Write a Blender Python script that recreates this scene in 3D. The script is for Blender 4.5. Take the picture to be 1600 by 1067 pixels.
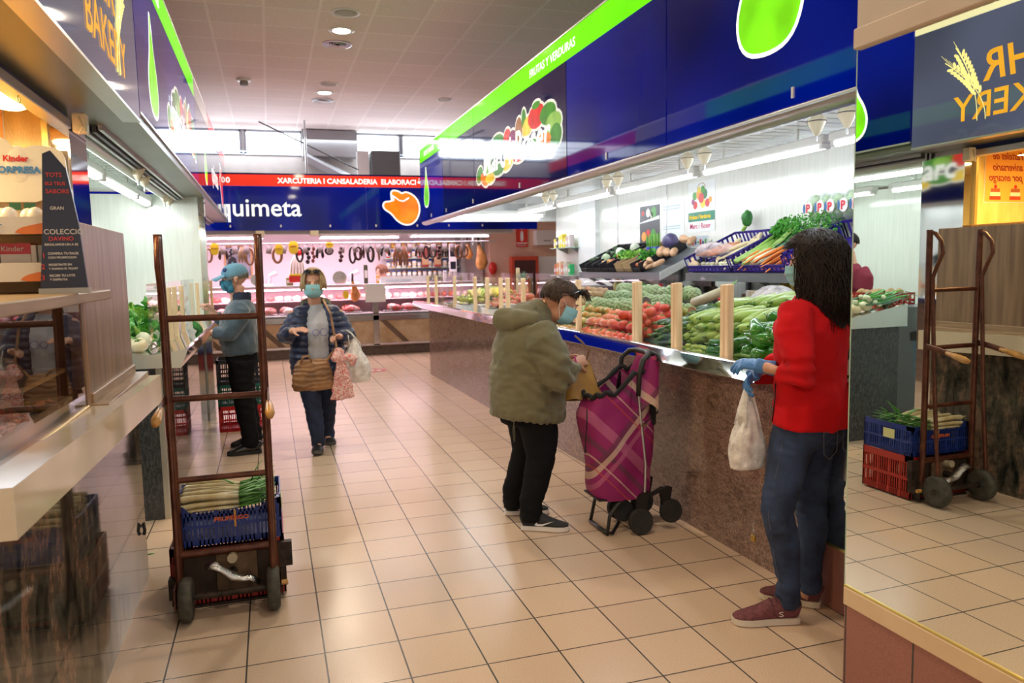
import bpy, math, random
import numpy as np
from mathutils import Vector, Matrix, Euler, noise
random.seed(7)
S = bpy.context.scene
for o in list(bpy.data.objects): bpy.data.objects.remove(o)
COL = S.collection
R = math.radians
pi = math.pi
# ------------------------------------------------------------------ camera
FPX, YAW, PITCH, ROLL, CH = 1190.2, .3056, .09955, -.02041, 1.55
def _cam():
    cy, sy, cp, sp = math.cos(YAW), math.sin(YAW), math.cos(PITCH), math.sin(PITCH)
    f = Vector((sy*cp, cy*cp, -sp)); r = Vector((cy, -sy, 0)); u = r.cross(f)
    cr, sr = math.cos(ROLL), math.sin(ROLL)
    return r*cr+u*sr, -r*sr+u*cr, f
CR, CU, CF = _cam()
CC = Vector((0, 0, CH))
cam = bpy.data.cameras.new('camera'); camo = bpy.data.objects.new('camera', cam); COL.objects.link(camo)
camo.matrix_world = Matrix(((CR.x, CU.x, -CF.x, 0), (CR.y, CU.y, -CF.y, 0), (CR.z, CU.z, -CF.z, CH), (0, 0, 0, 1)))
cam.sensor_width = 36; cam.lens = FPX/1600*36; cam.clip_start = .05; cam.clip_end = 100
cam.dof.use_dof = True; cam.dof.focus_distance = 3.6; cam.dof.aperture_fstop = 4.0
S.camera = camo
# ------------------------------------------------------------------ world, exposure
S.view_settings.view_transform = 'Standard'; S.view_settings.look = 'None'
S.view_settings.exposure = 0.4; S.view_settings.gamma = 1; S.view_settings.use_curve_mapping = False
W = bpy.data.worlds.new('hall_daylight'); S.world = W; W.use_nodes = True
W.node_tree.nodes['Background'].inputs[0].default_value = (1.0, .90, .80, 1)
W.node_tree.nodes['Background'].inputs[1].default_value = .75
def area(name, loc, size, power, color, aim=(0, 0, -1), sy=None, spread=pi):
    l = bpy.data.lights.new(name, 'AREA'); l.energy = power; l.color = color
    l.shape = 'RECTANGLE'; l.size = size; l.size_y = sy or size; l.spread = spread
    o = bpy.data.objects.new(name, l); COL.objects.link(o); o.location = loc
    o.rotation_euler = Vector(aim).to_track_quat('-Z', 'Y').to_euler(); return o
# daylight coming in through the strip windows under the ceiling at the far end
area('window_daylight', (1.2, 15.9, 4.0), 6, 170, (.82, .9, 1.0), (0, -.6, -1), .5)
for _y in (-3.67, -.43, 2.81, 6.05, 9.29, 12.53): area('hall_downlight', (.95, _y, 4.24), .22, 20 if _y < 5 else 38, (1.0, .84, .66), (0, 0, -1))  # downlight row, carried on unseen past the visible pair to light the hall

# ------------------------------------------------------------------ materials
MATS = {}
def ramp(nt, stops):
    r = nt.nodes.new('ShaderNodeValToRGB'); e = r.color_ramp.elements
    while len(e) < len(stops): e.new(.5)
    for i, (p, c) in enumerate(stops): e[i].position = p; e[i].color = (*c, 1)
    return r
def mat(name, col=(.5, .5, .5), rough=.5, metal=0, emit=None, es=1, spec=.5, coat=0, var=0, vs=20, bump=0, bs=200, sub=0, stretch=None, alpha=1, var2=None, sheen=0):
    """principled material; var blends a darker/lighter noise, bump adds grain, stretch scales the noise space"""
    if name in MATS: return MATS[name]
    m = bpy.data.materials.new(name); m.use_nodes = True; nt = m.node_tree; b = nt.nodes['Principled BSDF']
    b.inputs['Base Color'].default_value = (*col, 1); b.inputs['Roughness'].default_value = rough
    b.inputs['Metallic'].default_value = metal; b.inputs['Specular IOR Level'].default_value = spec
    b.inputs['Coat Weight'].default_value = coat; b.inputs['Coat Roughness'].default_value = .05
    if sub: b.inputs['Subsurface Weight'].default_value = sub; b.inputs['Subsurface Scale'].default_value = .01
    if sheen: b.inputs['Sheen Weight'].default_value = sheen
    if emit: b.inputs['Emission Color'].default_value = (*emit, 1); b.inputs['Emission Strength'].default_value = es
    if alpha < 1: b.inputs['Alpha'].default_value = alpha
    if var or bump:
        tc = nt.nodes.new('ShaderNodeTexCoord'); mp = nt.nodes.new('ShaderNodeMapping')
        nt.links.new(tc.outputs['Object'], mp.inputs[0])
        if stretch: mp.inputs['Scale'].default_value = stretch
        if var:
            n = nt.nodes.new('ShaderNodeTexNoise'); n.inputs['Scale'].default_value = vs; n.inputs['Detail'].default_value = 6
            nt.links.new(mp.outputs[0], n.inputs[0])
            c2 = var2 or tuple(min(1, c*(1+var)) for c in col); c1 = tuple(c*(1-var) for c in col) if not var2 else col
            r = ramp(nt, [(.32, c1), (.68, c2)]); nt.links.new(n.outputs[0], r.inputs[0]); nt.links.new(r.outputs[0], b.inputs['Base Color'])
        if bump:
            n2 = nt.nodes.new('ShaderNodeTexNoise'); n2.inputs['Scale'].default_value = bs; n2.inputs['Detail'].default_value = 4
            nt.links.new(mp.outputs[0], n2.inputs[0]); bp = nt.nodes.new('ShaderNodeBump'); bp.inputs['Strength'].default_value = bump; bp.inputs['Distance'].default_value = .01
            nt.links.new(n2.outputs[0], bp.inputs['Height']); nt.links.new(bp.outputs[0], b.inputs['Normal'])
    MATS[name] = m; return m
def glass(name, tint=(1, 1, 1), ior=1.5, rough=.0):
    """thin clear sheet: mostly transparent, mirror-like by Fresnel"""
    if name in MATS: return MATS[name]
    m = bpy.data.materials.new(name); m.use_nodes = True; nt = m.node_tree; nt.nodes.clear()
    o = nt.nodes.new('ShaderNodeOutputMaterial'); mx = nt.nodes.new('ShaderNodeMixShader'); t = nt.nodes.new('ShaderNodeBsdfTransparent'); g = nt.nodes.new('ShaderNodeBsdfGlossy')
    f = nt.nodes.new('ShaderNodeFresnel'); f.inputs[0].default_value = ior; t.inputs[0].default_value = (*tint, 1); g.inputs['Roughness'].default_value = rough
    ge = nt.nodes.new('ShaderNodeNewGeometry'); mu = nt.nodes.new('ShaderNodeMath'); mu.operation = 'MULTIPLY'; sb = nt.nodes.new('ShaderNodeMath'); sb.operation = 'SUBTRACT'; sb.inputs[0].default_value = 1
    nt.links.new(ge.outputs['Backfacing'], sb.inputs[1]); nt.links.new(f.outputs[0], mu.inputs[0]); nt.links.new(sb.outputs[0], mu.inputs[1])
    nt.links.new(mu.outputs[0], mx.inputs[0]); nt.links.new(t.outputs[0], mx.inputs[1]); nt.links.new(g.outputs[0], mx.inputs[2]); nt.links.new(mx.outputs[0], o.inputs[0])
    MATS[name] = m; return m
def film(name, col, dens=.35, rough=.25):
    """thin plastic film: partly see-through"""
    if name in MATS: return MATS[name]
    m = bpy.data.materials.new(name); m.use_nodes = True; nt = m.node_tree; b = nt.nodes['Principled BSDF']
    b.inputs['Base Color'].default_value = (*col, 1); b.inputs['Roughness'].default_value = rough; b.inputs['Alpha'].default_value = dens
    tc = nt.nodes.new('ShaderNodeTexCoord'); n = nt.nodes.new('ShaderNodeTexNoise'); n.inputs['Scale'].default_value = 18; n.inputs['Detail'].default_value = 5
    nt.links.new(tc.outputs['Object'], n.inputs[0]); bp = nt.nodes.new('ShaderNodeBump'); bp.inputs['Strength'].default_value = .9; bp.inputs['Distance'].default_value = .02
    nt.links.new(n.outputs[0], bp.inputs['Height']); nt.links.new(bp.outputs[0], b.inputs['Normal'])
    r = ramp(nt, [(.3, (dens*.6,)*3), (.7, (min(1, dens*1.5),)*3)]); nt.links.new(n.outputs[0], r.inputs[0]); nt.links.new(r.outputs[0], b.inputs['Alpha'])
    MATS[name] = m; return m
def gridmat(name, tile, mortar, w, h, ms, off=(0, 0), rough=.3, speck=None, bumpd=.0, axes='XY', spec=.5, tilevar=.05, vis=60, dirt=None):
    m = bpy.data.materials.new(name); m.use_nodes = True; nt = m.node_tree; b = nt.nodes['Principled BSDF']
    g = nt.nodes.new('ShaderNodeNewGeometry'); sx = nt.nodes.new('ShaderNodeSeparateXYZ'); cb = nt.nodes.new('ShaderNodeCombineXYZ')
    nt.links.new(g.outputs['Position'], sx.inputs[0])
    for i, a in enumerate(axes):
        ad = nt.nodes.new('ShaderNodeMath'); ad.operation = 'SUBTRACT'; nt.links.new(sx.outputs[a], ad.inputs[0]); ad.inputs[1].default_value = off[i]
        nt.links.new(ad.outputs[0], cb.inputs[i])
    br = nt.nodes.new('ShaderNodeTexBrick'); br.offset = 0; br.squash = 1; br.inputs['Scale'].default_value = 1
    br.inputs['Brick Width'].default_value = w; br.inputs['Row Height'].default_value = h; br.inputs['Mortar Size'].default_value = ms; br.inputs['Mortar Smooth'].default_value = .1
    br.inputs['Bias'].default_value = 0
    br.inputs['Color1'].default_value = (*[c*(1-tilevar) for c in tile], 1); br.inputs['Color2'].default_value = (*[min(1, c*(1+tilevar)) for c in tile], 1); br.inputs['Mortar'].default_value = (*mortar, 1)
    nt.links.new(cb.outputs[0], br.inputs[0]); out = br.outputs[0]
    if speck:
        n = nt.nodes.new('ShaderNodeTexNoise'); n.inputs['Scale'].default_value = vis; n.inputs['Detail'].default_value = 8; nt.links.new(g.outputs['Position'], n.inputs[0])
        r = ramp(nt, [(.3, (1-speck,)*3), (.5, (1, 1, 1)), (.72, (1+speck,)*3)]); nt.links.new(n.outputs[0], r.inputs[0])
        mx = nt.nodes.new('ShaderNodeMix'); mx.data_type = 'RGBA'; mx.blend_type = 'MULTIPLY'; mx.inputs[0].default_value = 1
        nt.links.new(out, mx.inputs[6]); nt.links.new(r.outputs[0], mx.inputs[7]); out = mx.outputs[2]
    nt.links.new(out, b.inputs['Base Color']); b.inputs['Roughness'].default_value = rough; b.inputs['Specular IOR Level'].default_value = spec
    if bumpd:
        bp = nt.nodes.new('ShaderNodeBump'); bp.inputs['Distance'].default_value = bumpd; bp.inputs['Strength'].default_value = .6; bp.invert = True
        nt.links.new(br.outputs['Fac'], bp.inputs['Height']); nt.links.new(bp.outputs[0], b.inputs['Normal'])
    MATS[name] = m; return m
def stone(name, cols, scale=6, stretch=(1, 1, 1), rough=.08, spec=.6, detail=10, dist=1.5, rot=(0, 0, 0), fine=0, finecol=(.02, .02, .02), amt=.5):
    m = bpy.data.materials.new(name); m.use_nodes = True; nt = m.node_tree; b = nt.nodes['Principled BSDF']
    g = nt.nodes.new('ShaderNodeNewGeometry'); mp = nt.nodes.new('ShaderNodeMapping'); mp.inputs['Scale'].default_value = stretch; mp.inputs['Rotation'].default_value = rot
    nt.links.new(g.outputs['Position'], mp.inputs[0])
    n = nt.nodes.new('ShaderNodeTexNoise'); n.inputs['Scale'].default_value = scale; n.inputs['Detail'].default_value = detail; n.inputs['Distortion'].default_value = dist; n.inputs['Roughness'].default_value = .65
    nt.links.new(mp.outputs[0], n.inputs[0]); r = ramp(nt, cols); nt.links.new(n.outputs[0], r.inputs[0]); out = r.outputs[0]
    if fine:
        n2 = nt.nodes.new('ShaderNodeTexNoise'); n2.inputs['Scale'].default_value = fine; n2.inputs['Detail'].default_value = 6; nt.links.new(g.outputs['Position'], n2.inputs[0])
        r2 = ramp(nt, [(.40, (amt,)*3), (.56, (0, 0, 0))]); nt.links.new(n2.outputs[0], r2.inputs[0])
        mx = nt.nodes.new('ShaderNodeMix'); mx.data_type = 'RGBA'; nt.links.new(r2.outputs[0], mx.inputs[0]); nt.links.new(out, mx.inputs[6]); mx.inputs[7].default_value = (*finecol, 1); out = mx.outputs[2]
    nt.links.new(out, b.inputs['Base Color']); b.inputs['Roughness'].default_value = rough; b.inputs['Specular IOR Level'].default_value = spec
    MATS[name] = m; return m
def wood(name, c1, c2, scale=3, axis='Z', rough=.45):
    st = {'Z': (14, 14, 1), 'X': (1, 14, 14), 'Y': (14, 1, 14)}[axis]
    return mat(name, c1, rough, var=.1, vs=scale, var2=c2, stretch=st)

# ------------------------------------------------------------------ mesh builder
class MB:
    def __init__(s): s.v = []; s.f = []; s.m = []; s.cur = 0
    def add(s, vs, fs):
        n = len(s.v); s.v += [tuple(v) for v in vs]; s.f += [tuple(i+n for i in f) for f in fs]; s.m += [s.cur]*len(fs); return s
    def box(s, lo, hi, M=None, bev=0):
        x0, y0, z0 = lo; x1, y1, z1 = hi
        if bev:
            b = min(bev, abs(x1-x0)/2.01, abs(y1-y0)/2.01, abs(z1-z0)/2.01)
            vs = []; idx = {}
            cx, cy, cz = (x0+x1)/2, (y0+y1)/2, (z0+z1)/2
            hx, hy, hz = (x1-x0)/2, (y1-y0)/2, (z1-z0)/2
            for sx in (-1, 1):
                for sy in (-1, 1):
                    for sz in (-1, 1):
                        for k in range(3):
                            p = [sx*(hx-b), sy*(hy-b), sz*(hz-b)]; p[k] = (sx*hx, sy*hy, sz*hz)[k]
                            idx[(sx, sy, sz, k)] = len(vs); vs.append(Vector((cx+p[0], cy+p[1], cz+p[2])))
            fs = []
            def q(*k):
                f = [idx[i] for i in k]
                a, b_, c = [vs[f[j]] for j in range(3)]; nn = (b_-a).cross(c-b_); ctr = sum((vs[i] for i in f), Vector())/len(f)-Vector((cx, cy, cz))
                fs.append(f if nn.dot(ctr) > 0 else f[::-1])
            for sg in (-1, 1):
                q((sg, -1, -1, 0), (sg, 1, -1, 0), (sg, 1, 1, 0), (sg, -1, 1, 0)); q((-1, sg, -1, 1), (1, sg, -1, 1), (1, sg, 1, 1), (-1, sg, 1, 1)); q((-1, -1, sg, 2), (1, -1, sg, 2), (1, 1, sg, 2), (-1, 1, sg, 2))
            for a_ in (-1, 1):
                for c_ in (-1, 1):
                    q((a_, c_, -1, 0), (a_, c_, 1, 0), (a_, c_, 1, 1), (a_, c_, -1, 1)); q((a_, -1, c_, 0), (a_, 1, c_, 0), (a_, 1, c_, 2), (a_, -1, c_, 2)); q((-1, a_, c_, 1), (1, a_, c_, 1), (1, a_, c_, 2), (-1, a_, c_, 2))
                    for d_ in (-1, 1): q((a_, c_, d_, 0), (a_, c_, d_, 1), (a_, c_, d_, 2))
        else:
            vs = [Vector((x, y, z)) for x in (x0, x1) for y in (y0, y1) for z in (z0, z1)]
            fs = [(0, 1, 3, 2), (4, 6, 7, 5), (0, 4, 5, 1), (2, 3, 7, 6), (0, 2, 6, 4), (1, 5, 7, 3)]
        if M: vs = [M @ v for v in vs]
        return s.add(vs, fs)
    def cbox(s, c, d, rot=(0, 0, 0), bev=0):
        M = Matrix.Translation(c) @ Euler(rot).to_matrix().to_4x4()
        return s.box([-x/2 for x in d], [x/2 for x in d], M, bev)
    def tube(s, pts, r, n=10, side=None, cap=True, close=False):
        """r: scalar or list of scalars/(a,b); a along the side vector"""
        pts = [Vector(p) for p in pts]; N = len(pts)
        if not isinstance(r, (list,)): r = [r]*N
        vs = []; pu = None
        for i, p in enumerate(pts):
            if close: t = pts[(i+1) % N]-pts[i-1]
            else: t = pts[min(i+1, N-1)]-pts[max(i-1, 0)]
            if t.length < 1e-9: t = Vector((0, 0, 1))
            t.normalize()
            if side is not None: u = Vector(side)
            else: u = pu if pu is not None else (Vector((0, 0, 1)) if abs(t.z) < .9 else Vector((1, 0, 0)))
            u = u-t*u.dot(t)
            if u.length < 1e-6: u = t.orthogonal()
            u.normalize(); pu = u; w = t.cross(u)
            a, b = r[i] if isinstance(r[i], (tuple, list)) else (r[i], r[i])
            for k in range(n):
                an = 2*pi*k/n; vs.append(p+u*(a*math.cos(an))+w*(b*math.sin(an)))
        fs = []
        for i in range(N if close else N-1):
            j = (i+1) % N
            for k in range(n): fs.append((i*n+k, i*n+(k+1) % n, j*n+(k+1) % n, j*n+k))
        if cap and not close: fs.append(tuple(range(n))[::-1]); fs.append(tuple((N-1)*n+k for k in range(n)))
        return s.add(vs, fs)
    def cyl(s, a, b, r, r2=None, n=16): return s.tube([a, b], [r, r if r2 is None else r2], n)
    def ball(s, c, r, n=12, M=None):
        rx, ry, rz = r if isinstance(r, (tuple, list)) else (r, r, r); c = Vector(c); vs = []; h = max(4, n//2)
        for i in range(1, h):
            th = pi*i/h
            for k in range(n): ph = 2*pi*k/n; vs.append(Vector((rx*math.sin(th)*math.cos(ph), ry*math.sin(th)*math.sin(ph), rz*math.cos(th))))
        vs += [Vector((0, 0, rz)), Vector((0, 0, -rz))]; T = len(vs)-2; fs = []
        for i in range(h-2):
            for k in range(n): fs.append((i*n+k, (i+1)*n+k, (i+1)*n+(k+1) % n, i*n+(k+1) % n))
        for k in range(n): fs.append((T, k, (k+1) % n)); fs.append((T+1, (h-2)*n+(k+1) % n, (h-2)*n+k))
        if M: vs = [M @ v for v in vs]
        return s.add([v+c for v in vs], fs)
    def lathe(s, prof, n=20, c=(0, 0, 0), M=None):
        vs = []; c = Vector(c)
        for r, z in prof:
            for k in range(n): vs.append(Vector((r*math.cos(2*pi*k/n), r*math.sin(2*pi*k/n), z)))
        fs = [(i*n+k, i*n+(k+1) % n, (i+1)*n+(k+1) % n, (i+1)*n+k) for i in range(len(prof)-1) for k in range(n)]
        fs.append(tuple(range(n))[::-1]); fs.append(tuple((len(prof)-1)*n+k for k in range(n)))
        if M: vs = [M @ v for v in vs]
        return s.add([v+c for v in vs], fs)
    def prism(s, pts, O, U, V, th):
        """2-d outline extruded by th along U x V"""
        O, U, V = Vector(O), Vector(U), Vector(V); N = U.cross(V).normalized()*th; n = len(pts)
        a = [O+U*x+V*y for x, y in pts]; vs = a+[p+N for p in a]
        ar = sum(pts[i][0]*pts[(i+1) % n][1]-pts[(i+1) % n][0]*pts[i][1] for i in range(n))
        o = list(range(n)); fs = [tuple(o[::-1]), tuple(i+n for i in o)]+[(i, (i+1) % n, n+(i+1) % n, n+i) for i in o]
        if ar < 0: fs = [f[::-1] for f in fs]
        return s.add(vs, fs)
    def quad(s, a, b, c, d): return s.add([a, b, c, d], [(0, 1, 2, 3)])
    def grid(s, fn, nu, nv):
        vs = [fn(i/nu, j/nv) for i in range(nu+1) for j in range(nv+1)]
        fs = [(i*(nv+1)+j, (i+1)*(nv+1)+j, (i+1)*(nv+1)+j+1, i*(nv+1)+j+1) for i in range(nu) for j in range(nv)]
        return s.add(vs, fs)
    def mesh(s, name, mats, smooth=True):
        me = bpy.data.meshes.new(name); me.from_pydata(s.v, [], s.f)
        for m in (mats if isinstance(mats, (list, tuple)) else [mats]): me.materials.append(m)
        me.polygons.foreach_set('material_index', s.m)
        if smooth: me.polygons.foreach_set('use_smooth', [True]*len(s.f))
        me.update(); return me
    def build(s, name, mats, parent=None, smooth=False, loc=None, auto=None):
        me = s.mesh(name, mats, smooth or auto is not None)
        if auto is not None: sharp(me, auto)
        o = bpy.data.objects.new(name, me); COL.objects.link(o)
        if parent: o.parent = parent
        if loc: o.location = loc
        return o
def sharp(me, ang=35):
    import bmesh
    bm = bmesh.new(); bm.from_mesh(me)
    for e in bm.edges:
        if len(e.link_faces) == 2 and e.calc_face_angle(0) > R(ang): e.smooth = False
    bm.to_mesh(me); bm.free()
def tag(o, label, cat, group=None, kind=None):
    o['label'] = label; o['category'] = cat
    if group: o['group'] = group
    if kind: o['kind'] = kind
    return o
def thing(name, label, cat, loc=(0, 0, 0), rz=0, group=None):
    o = bpy.data.objects.new(name, None); COL.objects.link(o); o.location = loc; o.rotation_euler = (0, 0, rz); o.empty_display_size = .05
    return tag(o, label, cat, group)
def struct(o): o['kind'] = 'structure'; return o
def dup(root, loc=None, rot=None, label=None, group=None, scale=None):
    r = root.copy(); COL.objects.link(r)
    if loc is not None: r.location = loc
    if rot is not None: r.rotation_euler = rot
    if scale: r.scale = (scale,)*3 if not isinstance(scale, (tuple, list)) else scale
    if label: r['label'] = label
    if group: r['group'] = group
    for ch in list(root.children):
        c = ch.copy(); COL.objects.link(c); c.parent = r; c.matrix_parent_inverse = ch.matrix_parent_inverse.copy()
        for g in list(ch.children): d = g.copy(); COL.objects.link(d); d.parent = c
    return r
def fuse(mb, name, mats, voxel=.012, smooth=4, parent=None, disp=None, fac=.6):
    """one continuous skin over overlapping lofts; disp(co, no) -> offset"""
    me = mb.mesh(name+'_src', mats, True); t = bpy.data.objects.new(name+'_src', me); COL.objects.link(t)
    md = t.modifiers.new('r', 'REMESH'); md.mode = 'VOXEL'; md.voxel_size = voxel; md.use_smooth_shade = True
    if smooth: ms = t.modifiers.new('s', 'SMOOTH'); ms.iterations = smooth; ms.factor = fac
    dg = bpy.context.evaluated_depsgraph_get(); dg.update()
    out = bpy.data.meshes.new_from_object(t.evaluated_get(dg)); out.name = name
    bpy.data.objects.remove(t); bpy.data.meshes.remove(me)
    if disp:
        nn = [v.normal.copy() for v in out.vertices]
        for v, n in zip(out.vertices, nn): v.co = v.co+n*disp(v.co, n)
    out.polygons.foreach_set('use_smooth', [True]*len(out.polygons)); out.update()
    out.materials.clear()
    for m in (mats if isinstance(mats, (list, tuple)) else [mats]): out.materials.append(m)
    o = bpy.data.objects.new(name, out); COL.objects.link(o)
    if parent: o.parent = parent
    return o
def text(s, size, O, U, V, m, name='lettering', parent=None, ex=.002, off=0.0, ax='LEFT', sx=1.0, shear=0, bend=None):
    """lettering as mesh on the plane O, U (reading direction), V (up)"""
    c = bpy.data.curves.new('t', 'FONT'); c.body = s; c.size = size; c.extrude = ex; c.offset = off; c.align_x = ax; c.shear = shear; c.resolution_u = 3
    t = bpy.data.objects.new('t', c); COL.objects.link(t); dg = bpy.context.evaluated_depsgraph_get(); dg.update()
    me = bpy.data.meshes.new_from_object(t.evaluated_get(dg)); bpy.data.objects.remove(t); bpy.data.curves.remove(c); me.name = name
    U, V = Vector(U).normalized(), Vector(V).normalized(); N = U.cross(V); O = Vector(O)
    for v in me.vertices:
        x, y, z = v.co
        if bend: y += bend(x)
        v.co = O+U*(x*sx)+V*y+N*(z+ex)
    me.materials.clear(); me.materials.append(m); me.update()
    o = bpy.data.objects.new(name, me); COL.objects.link(o)
    if parent: o.parent = parent
    return o
def ell(cx, cy, rx, ry=None, n=18, rot=0):
    ry = ry or rx; c, s_ = math.cos(rot), math.sin(rot)
    return [(cx+rx*math.cos(a)*c-ry*math.sin(a)*s_, cy+rx*math.cos(a)*s_+ry*math.sin(a)*c) for a in (2*pi*k/n for k in range(n))]
def smoothpoly(pts, it=2):
    for _ in range(it):
        q = []
        for i in range(len(pts)):
            a, b = pts[i], pts[(i+1) % len(pts)]; q += [(a[0]*.75+b[0]*.25, a[1]*.75+b[1]*.25), (a[0]*.25+b[0]*.75, a[1]*.25+b[1]*.75)]
        pts = q
    return pts
def hull_offset(pts, d):
    n = len(pts); out = []
    ar = sum(pts[i][0]*pts[(i+1) % n][1]-pts[(i+1) % n][0]*pts[i][1] for i in range(n)); sg = 1 if ar > 0 else -1
    for i in range(n):
        a, b = Vector(pts[i-1]), Vector(pts[(i+1) % n]); t = (b-a).normalized(); out.append((pts[i][0]+t.y*d*sg, pts[i][1]-t.x*d*sg))
    return out
def nz(p, s, o=0): return noise.noise(Vector((p[0]*s+o, p[1]*s+o*.7, p[2]*s-o)))
X_, Y_, Z_ = Vector((1, 0, 0)), Vector((0, 1, 0)), Vector((0, 0, 1))
def hit(x, y, **k):
    """world point on the plane X=, Y= or Z= seen at photo pixel (x, y)"""
    d = CR*((x-800)/FPX)-CU*((y-533.5)/FPX)+CF; a, v = list(k.items())[0]; i = 'XYZ'.index(a)
    return CC+d*((v-CC[i])/d[i])
# ================================================================== SETTING
GX, GY = .4398, 2.7459
floor_m = gridmat('floor_tiles', (.64, .48, .35), (.07, .065, .06), .3, .3066, .0035, (GX % .3, GY % .3066), rough=.24, speck=.16, bumpd=.002, spec=.45, tilevar=.035, vis=220)
ceil_m = gridmat('ceiling_tiles', (.80, .70, .65), (.88, .80, .75), .57, .64, .016, (.08, .36), rough=.9, speck=.06, tilevar=.04, vis=30)
steel = mat('brushed_steel', (.62, .62, .62), .16, 1, var=.08, vs=3, stretch=(1, 1, 30))
steel_m = mat('polished_steel', (.72, .72, .73), .05, 1)
alu = mat('aluminium_profile', (.55, .55, .56), .35, .9)
mirror_m = mat('mirror_silver', (.86, .90, .86), .0, 1)
white_pl = mat('white_plastic', (.8, .8, .78), .35)
cream_pl = mat('cream_plastic', (.78, .70, .52), .4)
black_pl = mat('black_plastic', (.012, .012, .013), .35)
black_rub = mat('black_rubber', (.02, .02, .02), .7, var=.2, vs=50)
panel_w = mat('pale_wall_panel', (.72, .76, .68), .12, spec=.6, var=.1, vs=2.0, var2=(.80, .84, .78), stretch=(22, 22, 1.2))
panel_w2 = mat('pale_wall_panel_right', (.74, .74, .68), .14, spec=.6, var=.1, vs=2.0, var2=(.82, .83, .79), stretch=(22, 22, 1.2))
tube_m = mat('tube_light', (1, 1, 1), .4, emit=(.93, .97, 1.0), es=24)
tube_r = mat('tube_light_right', (1, 1, 1), .4, emit=(.88, .95, 1.0), es=17)
tube_p = mat('tube_light_pink', (1, 1, 1), .4, emit=(1.0, .80, .92), es=14)
def wall(name, lo, hi, m, bev=0): return struct(MB().box(lo, hi, bev=bev).build(name, m))
wall('floor', (-7, -4, -.1), (9, 17, 0), floor_m)
wall('ceiling', (-7, -4, 4.3), (9, 17, 4.4), ceil_m)
plaster = mat('grey_plaster', (.30, .27, .25), .9, var=.08, vs=4)
peach = mat('peach_plaster', (.70, .46, .33), .8, var=.05, vs=3)
# far wall with strip windows under the ceiling
bw = MB(); bw.box((-7, 16.1, 0), (9, 16.3, 3.84)); bw.box((.76, 16.05, 3.84), (1.82, 16.3, 4.3)); bw.box((5.2, 16.1, 3.84), (9, 16.3, 4.3)); bw.box((-7, 16.1, 3.84), (-2.9, 16.3, 4.3))
struct(bw.build('wall_back', plaster))
wall('wall_right', (4.3, 15.0, 0), (9, 15.4, 3.3), peach)
wall('wall_far_right', (7.6, -4, 0), (7.8, 15.0, 4.3), plaster); wall('wall_far_left', (-5.6, -4, 0), (-5.4, 16.1, 4.3), plaster)
sky_m = mat('bright_sky_pane', (1, 1, 1), .3, emit=(.90, .96, 1.0), es=3.2)
frame_m = mat('grey_window_frame', (.45, .5, .56), .4, .3)
k = 0
for (x0, x1) in ((-2.9, -1.75), (-1.7, -.40), (-.33, .76), (1.82, 2.72), (2.76, 3.9), (3.95, 5.2)):
    k += 1; w = struct(MB().box((x0, 16.16, 3.86), (x1, 16.18, 4.28)).build('window_%d' % k, sky_m))
    f = MB(); f.box((x0-.02, 16.08, 3.82), (x1+.02, 16.2, 3.87)); f.box((x0-.03, 16.08, 3.84), (x0+.03, 16.2, 4.3)); f.box((x1-.03, 16.08, 3.84), (x1+.03, 16.2, 4.3)); f.box((x0, 16.08, 4.26), (x1, 16.2, 4.3))
    if k in (1, 2, 3):
        for j in range(3): f.box((x0, 16.12, 3.93+j*.095), (x1, 16.15, 3.94+j*.095))
    f.build('window_frame', frame_m, w)
# air duct, strut and speaker on the far wall
d = thing('air_duct', 'grey square ventilation duct with slanting brace above the butcher sign, between the far windows', 'duct', (1.3, 15.9, 3.4))
dm = mat('grey_duct', (.33, .33, .34), .6, .2)
MB().box((-.55, -.15, .38), (.5, .15, .88)).build('duct_body', dm, d)
MB().tube([(-.52, -.1, .38), (.75, -.1, -.28)], [(.10, .12)]*2, 4).build('brace', dm, d)
s_ = thing('wall_speaker', 'dark grey box speaker hanging above the right end of the butcher sign', 'speaker', (2.3, 15.4, 3.33))
MB().box((-.3, -.2, -.05), (.27, .15, .5), bev=.02).build('cabinet', mat('dark_grey_box', (.10, .11, .11), .6), s_)
MB().box((-.55, -.1, -.05), (-.33, .1, .5)).build('side_box', mat('pale_box', (.6, .6, .58), .6), s_)
c = MB()
c.tube([(-.05, 15.2, 4.3), (-.05+.85, 15.2, 3.9), (1.75, 15.2, 3.45)], .012, 6)
tag(c.build('ceiling_cable', black_pl), 'thin dark cable sagging from the ceiling in front of the grey duct', 'cable')
tag(MB().tube([(.76, 14.9, 4.3), (.76, 14.9, 3.0)], .02, 8).build('hanging_rod', alu), 'thin grey vertical rod from the ceiling to the butcher sign', 'rod')
# ceiling lamps, speakers, vents
lamp_on = mat('downlight_glow', (1, 1, 1), .4, emit=(1, .9, .72), es=14)
def downlight(x, y, lab):
    t = thing('ceiling_downlight', lab, 'lamp', (x, y, 4.3), group=None)
    MB().lathe([(.13, 0), (.15, -.006), (.13, -.014), (.10, -.010)], 24).build('trim_ring', white_pl, t, auto=40)
    MB().lathe([(.10, -.003), (.10, -.012), (.06, -.016), (.0, -.017)], 24).build('glowing_lens', lamp_on, t, smooth=True)
downlight(.937, 9.29, 'lit round white downlight nearest the camera, between ceiling speaker and vent')
downlight(.967, 12.53, 'lit round white downlight farther back, between ceiling speaker and vent')
for _y, _l in ((6.05, 'lit round downlight above the walking woman, out of view'), (2.81, 'lit round downlight above the hand truck'), (-.43, 'lit round downlight above the photographer')): downlight(.95, _y, _l)  # unseen fixtures continuing the two visible downlights towards the camera
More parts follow.
